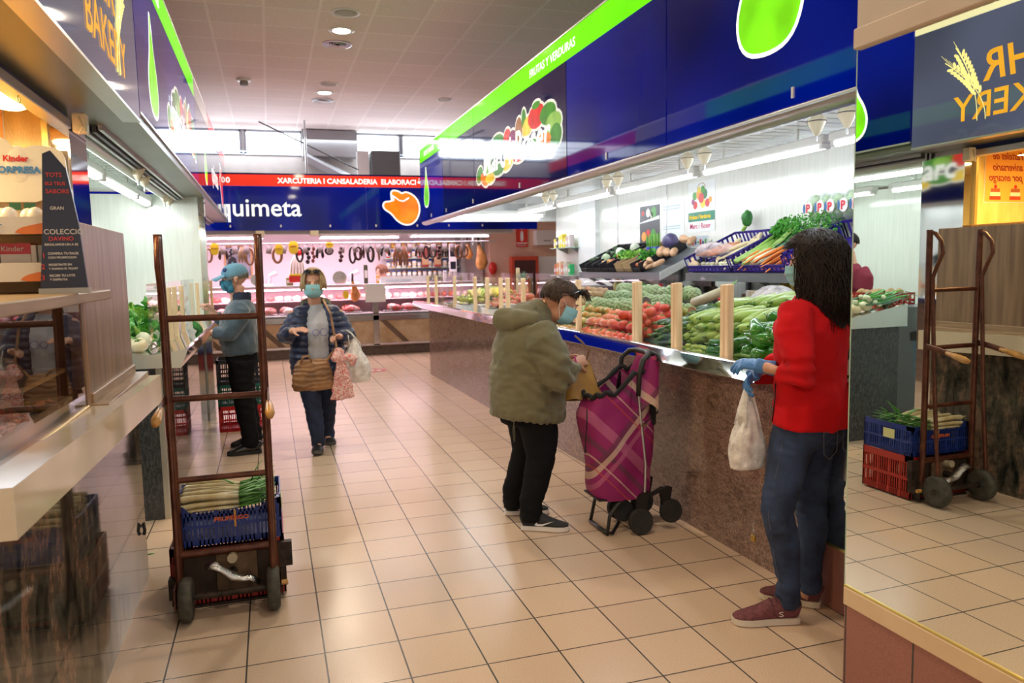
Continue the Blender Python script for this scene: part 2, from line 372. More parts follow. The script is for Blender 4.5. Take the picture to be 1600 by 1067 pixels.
def vent(x, y, r, lab):
    t = thing('ceiling_vent', lab, 'vent', (x, y, 4.3))
    MB().lathe([(r, 0), (r, -.012), (r*.88, -.016), (r*.85, 0)], 28).build('rim', alu, t, auto=40)
    MB().lathe([(r*.86, -.001), (r*.86, -.004), (0, -.004)], 28).build('dark_opening', mat('vent_dark', (.02, .02, .02), .8), t)
    for j in range(4):
        rr = r*(.2+.17*j); MB().lathe([(rr, -.006), (rr+.018, -.014), (rr+.022, -.008)], 24).build('blade_ring', alu, t, auto=40)
vent(.937, 9.86, .18, 'dark round air vent behind the nearer ceiling downlight')
vent(.972, 13.11, .18, 'dark round air vent behind the farther ceiling downlight')
def cspk(x, y, r, lab):
    t = thing('ceiling_speaker', lab, 'speaker', (x, y, 4.3))
    MB().lathe([(r, 0), (r*1.02, -.008), (r*.9, -.012), (r*.88, -.004)], 24).build('rim', white_pl, t, auto=40)
    MB().lathe([(r*.88, -.001), (r*.6, -.010), (r*.2, -.012), (0, -.008)], 24).build('grille', mat('speaker_grille', (.45, .43, .4), .8), t, smooth=True)
cspk(.925, 8.65, .15, 'round ceiling speaker in front of the nearer downlight')
cspk(.98, 11.95, .14, 'small round ceiling speaker in front of the farther downlight')
cspk(2.904, 12.617, .13, 'round ceiling speaker near the right stall sign')
t = thing('smoke_detector', 'small white smoke detector alone on the left side of the ceiling', 'detector', (-.211, 11.91, 4.3))
MB().lathe([(.10, 0), (.10, -.03), (.07, -.035)], 20).build('base', white_pl, t, auto=40)
MB().lathe([(.055, -.03), (.06, -.09), (.03, -.10)], 16).build('sensor_head', mat('grey_plastic', (.3, .3, .3), .5), t, auto=40)

# ------------------------------------------------------------------ mirror pillar on the right
pink_tile = gridmat('pink_base_tiles', (.34, .15, .13), (.05, .045, .045), .3, 9, .004, (2.17, 0), rough=.5, speck=.28, axes='YZ', tilevar=.03, vis=260)
cream_w = mat('cream_painted_wood', (.72, .55, .36), .35, var=.05, vs=6)
mp = thing('mirror_pillar', 'mirror-clad pillar at the right edge with pink tiled base and cream trims', 'pillar', (1.934, 2.178, 0), .0135)
MB().box((0, -2.2, 0), (1.2, 0, .302)).build('tiled_base', pink_tile, mp)
MB().box((-.006, -2.2, .302), (1.2, .002, .368), bev=.003).build('cream_trim', cream_w, mp)
MB().box((-.004, -2.2, .368), (.05, .002, .378), bev=.002).build('brass_edge', mat('brass', (.75, .62, .22), .3, .9), mp)
MB().box((.0, -2.2, .378), (.02, 0, 2.26)).build('mirror_panel', mirror_m, mp)
MB().box((.021, -2.2, .378), (1.2, -.001, 4.3)).build('pillar_core', mat('beige_paint', (.62, .52, .42), .6, var=.05, vs=3), mp)
MB().box((-.001, -.0, .378), (.02, .003, 2.26)).build('mirror_edge', mat('glass_edge', (.45, .6, .45), .1, emit=None), mp)
MB().box((-.018, -2.2, 2.25), (1.2, .004, 2.318), bev=.004).build('lower_moulding', mat('beige_moulding', (.66, .54, .42), .5, var=.05, vs=5), mp)
MB().box((-.004, -2.2, 2.318), (.02, 0, 3.4)).build('upper_board', MATS['beige_paint'], mp)
# recess between pillar and counter
rc = thing('recess_panel', 'low mirror panel over a pinkish base behind the woman in the red sweater', 'panel', (2.31, 2.2, 0))
MB().box((0, 0, 0), (.3, .72, .285)).build('tiled_base', pink_tile, rc)
MB().box((0, .0, .285), (.02, .72, .60)).build('mirror_face', mirror_m, rc)
MB().box((0, .0, .60), (.02, .72, 1.03)).build('steel_face', steel, rc)
MB().box((-.004, .0, .285), (.3, .73, .295)).build('ledge', mat('brass', ), rc)

# ------------------------------------------------------------------ floor stickers
def sticker(x, y, r, lab):
    t = thing('floor_sticker', lab, 'sticker', (x, y, .0005))
    MB().prism(ell(0, 0, r, r, 40), (0, 0, 0), X_, Y_, .0008).build('red_disc', mat('sticker_red', (.42, .03, .03), .4), t)
    MB().prism(ell(-r*.25, r*.1, r*.32, r*.42, 24), (0, 0, .0009), X_, Y_, .0005).build('pale_foot_print', mat('sticker_pale', (.5, .6, .45), .4), t)
    MB().prism(ell(r*.35, -r*.1, r*.2, r*.35, 24), (0, 0, .0009), X_, Y_, .0005).build('pale_foot_print', MATS['sticker_pale'], t)
sticker(.67, 2.07, .17, 'round red floor sticker with pale footprints seen only in the mirror')
sticker(1.45, 11.6, .2, 'round red floor sticker in the aisle by the butcher counter')
for i, (px, py) in enumerate(((275, 838), (235, 866))):
    p = hit(px, py, Z=0); g_ = MB().grid(lambda u, v: p+Vector(((u-.5)*.05, (v-.5)*.016*(1-(2*u-1)**2), .001+.003*math.sin(u*3))), 6, 3)
    tag(g_.build('fallen_leaf', mat('leaf_green', (.03, .22, .03), .5), smooth=True), ('green scrap of leaf on the floor left of the hand truck', 'smaller green scrap of leaf at the corner of the bakery counter')[i], 'leaf')
# ================================================================== ILLUMINATED SIGNS
def backlit(name, col, es, var=.25, vs=1.3, rough=.04):
    m = bpy.data.materials.new(name); m.use_nodes = True; nt = m.node_tree; b = nt.nodes['Principled BSDF']
    b.inputs['Base Color'].default_value = (*[c*.6 for c in col], 1); b.inputs['Roughness'].default_value = rough; b.inputs['Specular IOR Level'].default_value = .3
    g = nt.nodes.new('ShaderNodeNewGeometry'); n = nt.nodes.new('ShaderNodeTexNoise'); n.inputs['Scale'].default_value = vs; n.inputs['Detail'].default_value = 1
    nt.links.new(g.outputs['Position'], n.inputs[0]); r = ramp(nt, [(.3, tuple(c*(1-var) for c in col)), (.7, tuple(c*(1+var) for c in col))]); nt.links.new(n.outputs[0], r.inputs[0])
    nt.links.new(r.outputs[0], b.inputs['Emission Color']); b.inputs['Emission Strength'].default_value = es
    MATS[name] = m; return m
blue_lit = backlit('backlit_blue', (.0, .005, .15), .55, .8, .9)
blue_off = mat('navy_gloss', (.002, .004, .05), .05, emit=(.004, .004, .05), es=.25, spec=.5)
green_lit = backlit('backlit_green', (.13, .75, .0), .8, .12, 2)
lime_lit = backlit('backlit_lime', (.18, .68, .01), .8, .3, 6)
red_lit = backlit('backlit_red', (.78, .04, .02), .6, .25, 1)
orange_lit = backlit('backlit_orange', (1.0, .20, .01), .8, .35, 4)
white_lit = backlit('backlit_white', (.85, .88, .85), .75, .03, 3)
slate_lit = backlit('backlit_slate', (.075, .085, .14), .6, .45, 1.2)
cream_lit = backlit('backlit_cream', (.80, .74, .42), .75, .06, 2)
gold_lit = backlit('backlit_gold', (.85, .40, .03), .65, .12, 5)
ink = mat('sign_ink', (.01, .01, .02), .3)
wheat_m = backlit('backlit_wheat', (.9, .78, .28), .75, .05, 5)
VC = {k: backlit('print_'+k, v, .55, .25, 9) for k, v in dict(red=(.62, .03, .02), green=(.05, .24, .02), light_green=(.24, .46, .08), orange=(.75, .22, .03), yellow=(.8, .55, .05), purple=(.22, .03, .12), white=(.75, .75, .68), dark_green=(.02, .10, .02), brown=(.32, .14, .05)).items()}
class Face:
    """a sign face: O + U*u + V*v, N points at the viewer"""
    def __init__(s, O, U, V): s.O, s.U, s.V = Vector(O), Vector(U), Vector(V); s.N = s.U.cross(s.V)
    def poly(s, name, pts, m, parent, lift=.0005, th=.0006):
        return MB().prism(pts, s.O+s.N*lift, s.U, s.V, th).build(name, m, parent)
    def text(s, t, size, u, v, m, parent, lift=.002, **k):
        k.setdefault('ex', .0003); return text(t, size, s.O+s.U*u+s.V*v+s.N*lift, s.U, s.V, m, parent=parent, **k)
def outline_mark(F, name, pts, m, parent, u, v, sc, rim=.018, m2=None, flip=1):
    p = smoothpoly([(u+x*sc*flip, v+y*sc) for x, y in pts], 2)
    F.poly(name+'_rim', hull_offset(p, rim), m2 or white_lit, parent, .0005, .0006); F.poly(name, p, m, parent, .0014, .0006)
PEAR = [(0, -.5), (.26, -.46), (.38, -.25), (.36, -.02), (.24, .16), (.13, .34), (.10, .48), (.03, .50), (.05, .66), (-.02, .70), (-.05, .5), (-.10, .38), (-.16, .2), (-.30, .02), (-.38, -.22), (-.28, -.44)]
def veg_cluster(F, parent, u, v, w, h, seed=3):
    rnd = random.Random(seed); bl = []
    # (x, y, rx, ry, colour, rot) in 0..1 of w, h
    L = [(.06, .25, .05, .16, 'green', .3), (.13, .12, .06, .12, 'orange', -.3), (.2, .35, .06, .12, 'light_green', .2), (.24, .55, .09, .2, 'dark_green', 0), (.33, .66, .10, .22, 'green', 0), (.35, .62, .05, .12, 'light_green', 0), (.46, .66, .05, .22, 'red', .2), (.53, .60, .05, .2, 'purple', -.1),
         (.60, .72, .04, .24, 'brown', -.3), (.66, .85, .025, .2, 'green', .1), (.70, .72, .06, .16, 'yellow', .2), (.79, .80, .085, .2, 'red', 0), (.79, .98, .04, .06, 'green', 0), (.90, .74, .075, .17, 'green', 0), (.95, .55, .07, .17, 'light_green', 0), (.97, .35, .05, .18, 'green', 0), (.86, .34, .07, .13, 'orange', 0), (.74, .34, .06, .12, 'green', 0), (.6, .3, .08, .12, 'red', 0), (.47, .25, .07, .12, 'yellow', .2), (.34, .2, .08, .11, 'green', 0), (.22, .1, .07, .10, 'yellow', 0)]
    for x, y, rx, ry, c, ro in L:
        p = ell(u+x*w, v+y*h, rx*w, ry*h, 16, ro); bl.append((p, c))
    rim = MB()
    for p, c in bl: rim.prism(hull_offset(p, .022), F.O+F.N*.0005, F.U, F.V, .0005)
    rim.build('logo_rim', VC['white'], parent)
    for i, (p, c) in enumerate(bl): MB().prism(p, F.O+F.N*(.0012+.0002*i), F.U, F.V, .0002).build('printed_vegetable', VC[c], parent)
# ---------- right fascia (faces -X)
XR = 2.12; ZB, ZT, ZS = 2.19, 3.20, 3.015
fr = thing('stall_sign', 'long blue illuminated stall sign with green strip over the right vegetable counter', 'sign', (0, 0, 0))
FR = Face((XR, 0, 0), (0, -1, 0), (0, 0, 1))
seams = [2.21, 3.82, 5.29, 7.93, 9.45, 10.9]
for i in range(5):
    MB().box((XR, seams[i]+.004, ZB), (XR+.08, seams[i+1]-.004, ZS), bev=.003).build('blue_panel', blue_lit if i in (0, 1, 4) else blue_off, fr)
    MB().box((XR, seams[i]+.004, ZS+.002), (XR+.08, seams[i+1]-.004, ZT), bev=.003).build('green_strip', green_lit, fr)
MB().box((XR-.004, 2.21, ZT), (XR+.1, 10.9, ZT+.012)).build('top_rail', alu, fr)
FR.text('FRUTAS Y VERDURAS', .088, -6.09, 3.075, white_lit, fr, off=.002, sx=1.17)
FR.text('FRUITES I VERDURES', .088, -10.6, 3.075, white_lit, fr, off=.002, sx=.85)
outline_mark(FR, 'pear', PEAR, lime_lit, fr, -10.5, 2.60, .44, .02)
outline_mark(FR, 'pear', PEAR, lime_lit, fr, -2.93, 2.75, .60, .02)
veg_cluster(FR, fr, -7.85, 2.36, 2.42, .48)
mk = FR.text('Marc i Roser', .36, -7.55, 2.46, white_lit, fr, lift=.0065, off=.006, shear=.1, sx=1.02)
for y_ in (2.75, 4.6, 6.4, 8.0, 9.3, 10.2): MB().box((XR-.008, y_-.006, ZB+.03), (XR+.001, y_+.006, ZB+.075)).build('hook', white_pl, fr)
# end face
MB().box((XR, 10.9, ZB), (XR+.4, 10.92, ZT)).build('end_panel', blue_off, fr)
# steel tube, inner blue beam and cream rail below
sf = thing('shutter_housing', 'grey rounded shutter housing with blue beam under the right stall sign', 'shutter', (0, 0, 0))
MB().tube([(XR+.06, 2.21, ZB-.01), (XR+.06, 10.9, ZB-.01)], [(.06, .035)]*2, 14, side=X_).build('grey_tube', alu, sf, auto=50)
MB().box((XR+.10, 2.21, 2.17), (XR+.17, 10.6, 2.24)).build('blue_beam', mat('blue_beam', (.004, .02, .12), .3), sf)
MB().box((XR+.17, 2.21, 2.215), (XR+.29, 10.6, 2.25), bev=.004).build('cream_rail', mat('cream_rail', (.6, .58, .54), .4), sf)
MB().box((XR+.17, 2.21, 2.25), (XR+.2, 10.6, 2.42)).build('rail_back', white_pl, sf)
# ---------- left fascia (faces +X)
XL = -.585; LB, LT, LS = 2.37, 3.345, 3.165
FL = Face((XL, 0, 0), (0, 1, 0), (0, 0, 1))
bk = thing('bakery_sign', 'slate grey illuminated bakery sign with golden lettering and wheat ears, top left', 'sign', (0, 0, 0))
MB().box((XL-.08, 1.5, LB-.05), (XL, 4.335, 3.085), bev=.003).build('slate_panel', slate_lit, bk)
MB().box((XL-.08, 1.5, 3.087), (XL, 4.335, LT), bev=.003).build('cream_strip', cream_lit, bk)
MB().box((XL-.08, 1.5, LB-.062), (XL+.003, 4.335, LB-.05)).build('bottom_rail', alu, bk)
text('BAKERY', .235, (XL+.003, 3.15, 2.435), (0, 1, 0), (0, 0, 1), gold_lit, parent=bk, ex=.0003, off=.002, sx=1.0)
text('HR', .27, (XL+.003, 3.42, 2.66), (0, 1, 0), (0, 0, 1), gold_lit, parent=bk, ex=.0003, off=.004, shear=.15)
text('02 02 02', .13, (XL+.003, 3.34, 3.13), (0, 1, 0), (0, 0, 1), ink, parent=bk, off=.002)
text('ESPIMSA', .045, (XL+.003, 3.02, 3.115), (0, 1, 0), (0, 0, 1), ink, parent=bk, off=.001)
def wheat(u, v, ang, n, ln):
    e = MB(); st = MB(); pts = []
    for i in range(13):
        t = i/12; pts.append((u+math.sin(ang*t*1.2)*ln*t*1.0, v+ln*t))
    st.tube([(XL+.003, p[0], p[1]) for p in pts], .003, 4)
    for i in range(n):
        t = .45+.5*i/n; x = u+math.sin(ang*t*1.2)*ln*t; y = v+ln*t; a = ang*1.4*t
        for s_ in (-1, 1): e.prism(ell(x+s_*.026*math.cos(a), y-s_*.026*math.sin(a)*.6, .011, .026, 8, -a-s_*.5), (XL+.002, 0, 0), (0, 1, 0), (0, 0, 1), .002)
        st.tube([(XL+.003, x, y), (XL+.003, x+math.sin(a)*.09+.02, y+.10)], .0012, 3)
    e.build('wheat_grains', wheat_m, bk); st.build('wheat_stem', wheat_m, bk)
wheat(3.82, 2.42, .30, 9, .50); wheat(3.76, 2.42, .70, 9, .42)
fl = thing('stall_sign', 'blue illuminated stall sign with green strip over the left vegetable counter', 'sign', (0, 0, 0))
sl = [4.345, 7.80, 9.55, 12.9]
MB().box((XL-.08, sl[0]+.003, LB), (XL, sl[1]-.003, LS), bev=.003).build('blue_panel', blue_lit, fl)
MB().box((XL-.08, sl[0]+.003, LS+.002), (XL, sl[1]-.003, LT), bev=.003).build('green_strip', green_lit, fl)
MB().box((XL-.08, sl[1], LB), (XL, sl[2]-.004, LS), bev=.003).build('blue_panel', blue_off, fl)
MB().box((XL-.08, sl[1], LS+.002), (XL, sl[2]-.004, LT), bev=.003).build('pale_strip', mat('pale_strip', (.45, .42, .38), .1, emit=(.45, .42, .38), es=.2), fl)
MB().box((XL-.08, sl[2], LB), (XL, sl[3], LS), bev=.003).build('blue_panel', blue_off, fl)
MB().box((XL-.08, sl[2], LS+.002), (XL, sl[3], LT), bev=.003).build('red_strip', red_lit, fl)
MB().box((XL-.1, sl[0], LT), (XL+.004, sl[3], LT+.012)).build('top_rail', alu, fl)
MB().box((XL-.08, sl[0], LB-.014), (XL+.004, sl[3], LB-.001)).build('bottom_rail', alu, fl)
FL.text('FRUITES I VERDURES', .088, 4.42, 3.215, white_lit, fl, off=.002, sx=1.3)
outline_mark(FL, 'pear', PEAR, lime_lit, fl, 4.94, 2.69, .48, .022, flip=1)
veg_cluster(FL, fl, 5.55, 2.47, 2.1, .47, 5)
FL.text('Fruites i Verdures', .25, 5.75, 2.58, white_lit, fl, lift=.0065, off=.005, shear=.1, sx=.85)
outline_mark(FL, 'pear', PEAR, lime_lit, fl, 8.82, 2.68, .40, .02)
FL.text('quimeta', .34, 9.75, 2.62, white_lit, fl, off=.003, sx=1.05)
PIG = [(-.5, .06), (-.46, -.04), (-.28, -.14), (-.12, -.36), (.12, -.48), (.36, -.40), (.5, -.12), (.47, .18), (.3, .36), (.12, .42), (.02, .36), (-.08, .44), (-.27, .46), (-.24, .30), (-.16, .20), (-.34, .14), (-.46, .14)]
outline_mark(FL, 'pig', PIG, red_lit, fl, 11.7, 2.75, .62, .025)
# soffit behind the left fascia
so = thing('shutter_housing', 'metal soffit and shutter housing under the left stall signs', 'shutter', (0, 0, 0))
MB().box((XL-.30, 1.5, 2.31), (XL-.01, 12.9, 2.37)).build('soffit_plate', mat('soffit_metal', (.13, .14, .115), .35, .3, var=.15, vs=2), so)
MB().box((-.90, 1.5, 2.28), (-.885, 4.15, 2.40)).build('blue_band', mat('blue_beam'), so)
MB().box((-.93, 1.5, 2.235), (-.86, 4.15, 2.28), bev=.004).build('grey_rail', alu, so)
for j in range(3): MB().box((XL-.215-.03*j, 4.45, 2.285-.012*j), (XL-.195-.03*j, 12.7, 2.31)).build('guide_rail', (alu, mat('dark_metal', (.06, .06, .07), .4, .5), alu)[j], so)
MB().tube([(XL-.33, 4.45, 2.27), (XL-.33, 8.45, 2.27)], .035, 12).build('roller_tube', mat('pale_green_metal', (.55, .66, .62), .3), so, auto=50)
# ---------- butcher sign (faces -Y)
YQ = 13.0
FQ = Face((0, YQ, 0), (1, 0, 0), (0, 0, 1))
qs = thing('butcher_sign', 'wide blue illuminated butcher sign with red strip across the far end of the aisle', 'sign', (0, 0, 0))
MB().box((-2.6, YQ, 2.19), (1.60, YQ+.1, 2.893), bev=.003).build('blue_panel', blue_lit, qs)
MB().box((1.606, YQ, 2.19), (4.62, YQ+.1, 2.893), bev=.003).build('blue_panel', blue_lit, qs)
MB().box((-2.6, YQ, 2.897), (4.62, YQ+.1, 3.075), bev=.003).build('red_strip', red_lit, qs)
MB().box((-2.6, YQ, 3.075), (4.62, YQ+.1, 3.1)).build('top_rail', blue_off, qs)
FQ.text('quimeta', .405, -.715, 2.42, white_lit, qs, off=.004, sx=.97)
FQ.text('973 24 70 50', .12, -1.19, 2.945, white_lit, qs, off=.004, sx=1.05)
FQ.text('XARCUTERIA I CANSALADERIA  ELABORACIÓ PRÒPIA', .115, .205, 2.945, white_lit, qs, off=.004, sx=.985)
outline_mark(FQ, 'pig', PIG, orange_lit, qs, 2.19, 2.56, .60, .028)
FQ.poly('pig_ear_line', smoothpoly([(2.02, 2.76), (2.2, 2.64), (2.31, 2.70), (2.33, 2.72), (2.31, 2.74), (2.2, 2.66), (2.04, 2.78)], 1), white_lit, qs, .006)
for x_ in (-.55, .22, 1.0, 1.75, 2.45, 3.0, 3.6): MB().box((x_-.012, YQ-.012, 2.24), (x_+.012, YQ+.001, 2.28)).build('hook', white_pl, qs)
# ================================================================== RIGHT VEGETABLE STALL
red_granite = stone('red_granite', [(.28, (.10, .06, .05)), (.42, (.25, .165, .14)), (.55, (.34, .23, .195)), (.72, (.44, .32, .28))], 9, (1, 1, 2.2), .10, .5, 14, 1.6, (.7, 0, .4), fine=95, finecol=(.07, .05, .045), amt=.6)
blk_granite = stone('grey_granite', [(.3, (.012, .014, .017)), (.5, (.06, .07, .08)), (.7, (.15, .15, .15))], 70, (1, 1, .35), .2, .5, 10, .6, fine=160, finecol=(.02, .02, .02))
brown_granite = stone('brown_streaked_granite', [(.34, (.010, .012, .010)), (.45, (.075, .065, .048)), (.53, (.13, .10, .07)), (.60, (.26, .15, .095)), (.70, (.10, .085, .06))], 3.2, (1, 2.4, .8), .05, .35, 5, .9, (.6, 0, 0), fine=28, finecol=(.02, .022, .018), amt=.55)
XB = lambda y: 2.318-.0187*(y-2.93)      # front of the stone base
LEN0, LEN1 = 2.93, 10.85
pc = thing('vegetable_counter', 'long pinkish granite vegetable counter with polished steel lip, right side of the aisle', 'counter')
MB().prism([(XB(LEN0), LEN0), (3.1, LEN0), (3.1, LEN1), (XB(LEN1), LEN1)], (0, 0, 0), X_, Y_, .985).build('granite_base', red_granite, pc)
MB().prism([(XB(LEN0)-.006, LEN0-.002), (XB(LEN0)+.03, LEN0-.002), (XB(LEN1)+.03, LEN1), (XB(LEN1)-.006, LEN1)], (0, 0, .955), X_, Y_, .03).build('wood_strip', mat('strip_brown', (.25, .15, .09), .5), pc)
lipm = MB()
prof = [(-.0, .985), (-.13, .985), (-.235, .990), (-.25, 1.0), (-.228, 1.068), (-.215, 1.076), (-.03, 1.052), (-.02, 1.04), (.02, 1.0)]
def lipf(u, v):
    i = v*(len(prof)-1); a = int(min(i, len(prof)-2)); t = i-a; y = LEN0+u*(LEN1-LEN0)
    return Vector((XB(y)+prof[a][0]*(1-t)+prof[a+1][0]*t+.004*math.sin(y*3.1)*(1 if 1 < a < 5 else 0), y, prof[a][1]*(1-t)+prof[a+1][1]*t))
lipm.grid(lipf, 60, 16)
lipm.prism([(x, z) for x, z in prof], (XB(LEN0), LEN0-.001, 0), X_, Z_, .002)
lipm.build('steel_lip', steel_m, pc, auto=40)
MB().prism([(XB(LEN0)+.01, 1.0), (XB(LEN0)+.75, 1.0), (XB(LEN0)+.75, 1.14), (XB(LEN0)+.72, 1.14), (XB(LEN0)+.05, 1.04)], (0, LEN0+.02, 0), X_, Z_, .02).build('end_rim', steel, pc)
MB().grid(lambda u, v: Vector((XB(LEN0+.02)+.02+.75*v-.147*u, LEN0+.02+u*(LEN1-LEN0-.04), 1.0+.12*v)), 10, 4).build('display_bed', mat('bed_green', (.03, .08, .05), .7), pc)
MB().prism([(3.05, LEN0), (3.12, LEN0), (2.98, LEN1), (2.91, LEN1)], (0, 0, .9), X_, Y_, .26).build('rear_rim', steel, pc)
for px, py in ((1190, 850), (820, 628)):
    pass
t = thing('padlock', 'small brass padlock hanging on a key ring at the near corner of the granite base', 'padlock', (2.283, 3.20, .0))
MB().box((-.022, -.014, .135), (-.006, .014, .168), bev=.003).build('lock_body', mat('brass_lock', (.7, .5, .15), .3, .9), t)
MB().tube([(-.014, -.009, .166), (-.014, -.009, .19), (-.014, 0, .198), (-.014, .009, .19), (-.014, .009, .166)], .0025, 6).build('shackle', alu, t)
MB().tube([(-.014, 0, .195), (-.014, .004, .225), (-.010, 0, .24), (0.035, 0, .24)], .003, 6).build('chain_ring', alu, t)
# ---- wooden posts and clear screens
gl = glass('clear_screen', (.97, .985, .98), 1.45)
pine = wood('pine', (.74, .52, .30), (.86, .66, .42), 4)
gd = thing('sneeze_guard', 'clear plastic screens held by pale wooden posts along the right vegetable counter', 'screen')
YP = []
def post(y, x=None, dbl=False, h=.385, parent=gd, z0=1.045, w=.036):
    x = (XB(y)-.02) if x is None else x
    for j in range(2 if dbl else 1): MB().box((x-.02, y-w/2+j*(w+.003), z0), (x+.02, y+w/2+j*(w+.003), z0+h-(.003*j)), bev=.005).build('wooden_post', pine, parent)
for y, dbl in ((3.46, True), (3.965, True), (4.455, True), (5.42, False)): post(y, dbl=dbl); YP.append(y)
for px in (816, 793, 783, 763, 745, 715, 688, 676, 666, 661):
    y = hit(px, 440, X=2.22).y
    if y < 10.8: post(y, dbl=False); YP.append(y)
post(8.9, 2.9, h=.42, z0=1.1)
YP.sort()
ed = [3.42, 4.0, 5.45, 6.5, 7.6, 8.7, 9.8, 10.75]
for a, b in zip(ed, ed[1:]): MB().box((XB(a)+.012, a+.01, 1.05), (XB(a)+.016, b, 1.475)).build('clear_pane', gl, gd)
# ---- shell of the stall
wr = struct(MB().box((4.06, 2.25, 0), (4.16, 10.6, 2.45)).build('wall_right_stall', panel_w2))
col = struct(MB().box((4.0, 9.05, 0), (4.06, 9.62, 2.42)).build('trim_1', mat('white_pilaster', (.82, .84, .84), .2)))
for y in (7.3, 8.5): struct(MB().box((4.052, y, 1.0), (4.06, y+.012, 2.42)).build('trim_%d' % (2 if y < 8 else 3), alu))
slat = mat('slatted_gloss_ceiling', (.70, .74, .76), .10, spec=.7)
def slatted(name, x0, x1, y0, y1, z, w=.1, m=slat):
    g = MB(); n = int((y1-y0)/w); vs = []
    def fn(u, v):
        y = y0+u*(y1-y0); ph = (u*n) % 1
        return Vector((x0+v*(x1-x0), y, z-(.010 if .08 < ph < .92 else 0)+.003*math.sin(y*5+v*3)))
    g.grid(fn, n*10, 6); g.f = [f[::-1] for f in g.f]; g.box((x0, y0, z+.004), (x1, y1, z+.03)); return struct(g.build(name, m, smooth=True))
slatted('ceiling_right_stall', 2.32, 4.06, 2.22, 10.75, 2.44, .13)
# ---- tube lights
def tube_light(lab, a, b, m, glow, grp=None, hw=.045, cz=2.435):
    a, b = Vector(a), Vector(b); t = thing('tube_light', lab, 'lamp', (a+b)/2, group=grp); L = (b-a).length; d = (b-a).normalized()
    q = d.to_track_quat('X', 'Z').to_matrix().to_4x4(); M = q
    MB().box((-L/2, -hw, .0), (L/2, hw, .06), M, .01).build('housing', m, t)
    MB().tube([M @ Vector((-L/2+.03, 0, -.012)), M @ Vector((L/2-.03, 0, -.012))], [(.03, .02)]*2, 12, side=M @ Vector((0, 1, 0))).build('glowing_tube', glow, t, smooth=True)
    for s_ in (-1, 1): MB().cyl(M @ Vector((s_*L*.3, 0, .05)), M @ Vector((s_*L*.3, 0, cz-a.z)), .008, n=8).build('hanger', m, t)
    for s_ in (-1, 1): MB().box((s_*(L/2-.03)-.02, -.036, -.03), (s_*(L/2-.03)+.02, .036, .01), M, .006).build('end_cap', m, t)
    return t
gm = white_pl
def row(x, z, ys, place, m, glow):
    for i, (a, b) in enumerate(ys): tube_light('%s, %s' % (place, ('nearest the pillar', 'second from the pillar', 'third from the pillar', 'fourth from the pillar', 'fifth from the pillar', 'last at the far end', 'far tube')[i]), (x, a, z), (x, b, z), m, glow)
row(2.47, 2.285, [(2.35, 2.98), (3.0, 3.98), (4.08, 5.66), (5.74, 7.3), (7.4, 8.95), (9.05, 10.4)], 'white tube light, outer row over the right counter', gm, tube_r)
row(3.45, 2.285, [(2.4, 4.08), (4.13, 5.60), (5.68, 7.24), (7.32, 8.9), (9.0, 10.4)], 'white tube light, inner row by the right stall wall', gm, tube_r)
tube_light('bright white tube light crossing the far end of the right stall', (2.42, 10.5, 2.27), (3.85, 10.5, 2.27), gm, tube_r)
struct(MB().box((2.3, 10.6, 2.18), (4.1, 10.68, 2.45)).build('trim_4', alu))
# cream ceiling hooks
def hook(x, y, z, lab, grp):
    t = thing('ceiling_hook', lab, 'hook', (x, y, z), group=grp)
    MB().lathe([(.012, .10), (.018, .07), (.042, .045), (.052, .03), (.054, .022)], 14).build('cream_cone', cream_pl, t, auto=40)
    MB().lathe([(.054, .022), (.04, -.01), (.022, -.045), (.014, -.06)], 14).build('lower_cone', cream_pl, t, auto=40)
    MB().lathe([(.055, .019), (.055, .024)], 14).build('dark_ring', black_pl, t); MB().cyl((0, 0, -.06), (0, 0, -.095), .006, n=8).build('metal_tip', alu, t)
for x, y in ((3.12, 3.83), (3.11, 3.57), (3.17, 5.38), (3.17, 5.13), (3.17, 6.88), (3.17, 6.63), (3.17, 8.6), (3.17, 8.35)): hook(x, y, 2.335, 'cream double-cone hook hanging from the ceiling of the right stall', 'cream ceiling hooks of the right stall')
# ---- shelves on the back wall
shm = mat('grey_shelf_metal', (.20, .22, .24), .4, .4)
SH = lambda y, t, h=0: Vector((3.50+.54*t, y, 1.455+.24*t+h))
def shelf(y0, y1, lab, end=False):
    t = thing('wall_shelf', lab, 'shelf')
    MB().prism([(3.5, 1.385), (3.52, 1.385), (4.05, 1.66), (4.05, 1.685), (3.52, 1.445), (3.5, 1.455)], (0, y1, 0), X_, Z_, y1-y0).build('tilted_board', shm, t)
    for y in [y0+.15+i*(y1-y0-.3)/4 for i in range(5)]:
        MB().tube([(3.56, y, 1.40), (4.04, y, 1.14)], [(.018, .012)]*2, 6).build('diagonal_brace', shm, t); MB().box((4.03, y-.02, .95), (4.06, y+.02, 1.66)).build('wall_rail', shm, t)
    if end: MB().prism([(3.49, 1.38), (4.05, 1.645), (4.05, 1.76), (3.80, 1.60), (3.49, 1.455)], (0, y0, 0), X_, Z_, .012).build('end_sheet', mat('pale_sheet', (.55, .56, .54), .3), t)
shelf(6.42, 8.40, 'grey wall shelf with black produce crates, farther from the pillar', True)
shelf(2.32, 5.97, 'grey wall shelf with purple crates of carrots and celery, nearer the pillar')
bc = thing('back_counter', 'steel back counter against the wall of the right stall', 'counter')
MB().box((3.42, 2.3, 1.04), (4.05, 9.0, 1.08), bev=.004).build('steel_top', steel, bc); MB().box((3.45, 2.3, 0), (4.05, 9.0, 1.04)).build('cabinet_front', mat('pale_cabinet', (.55, .54, .5), .5), bc)
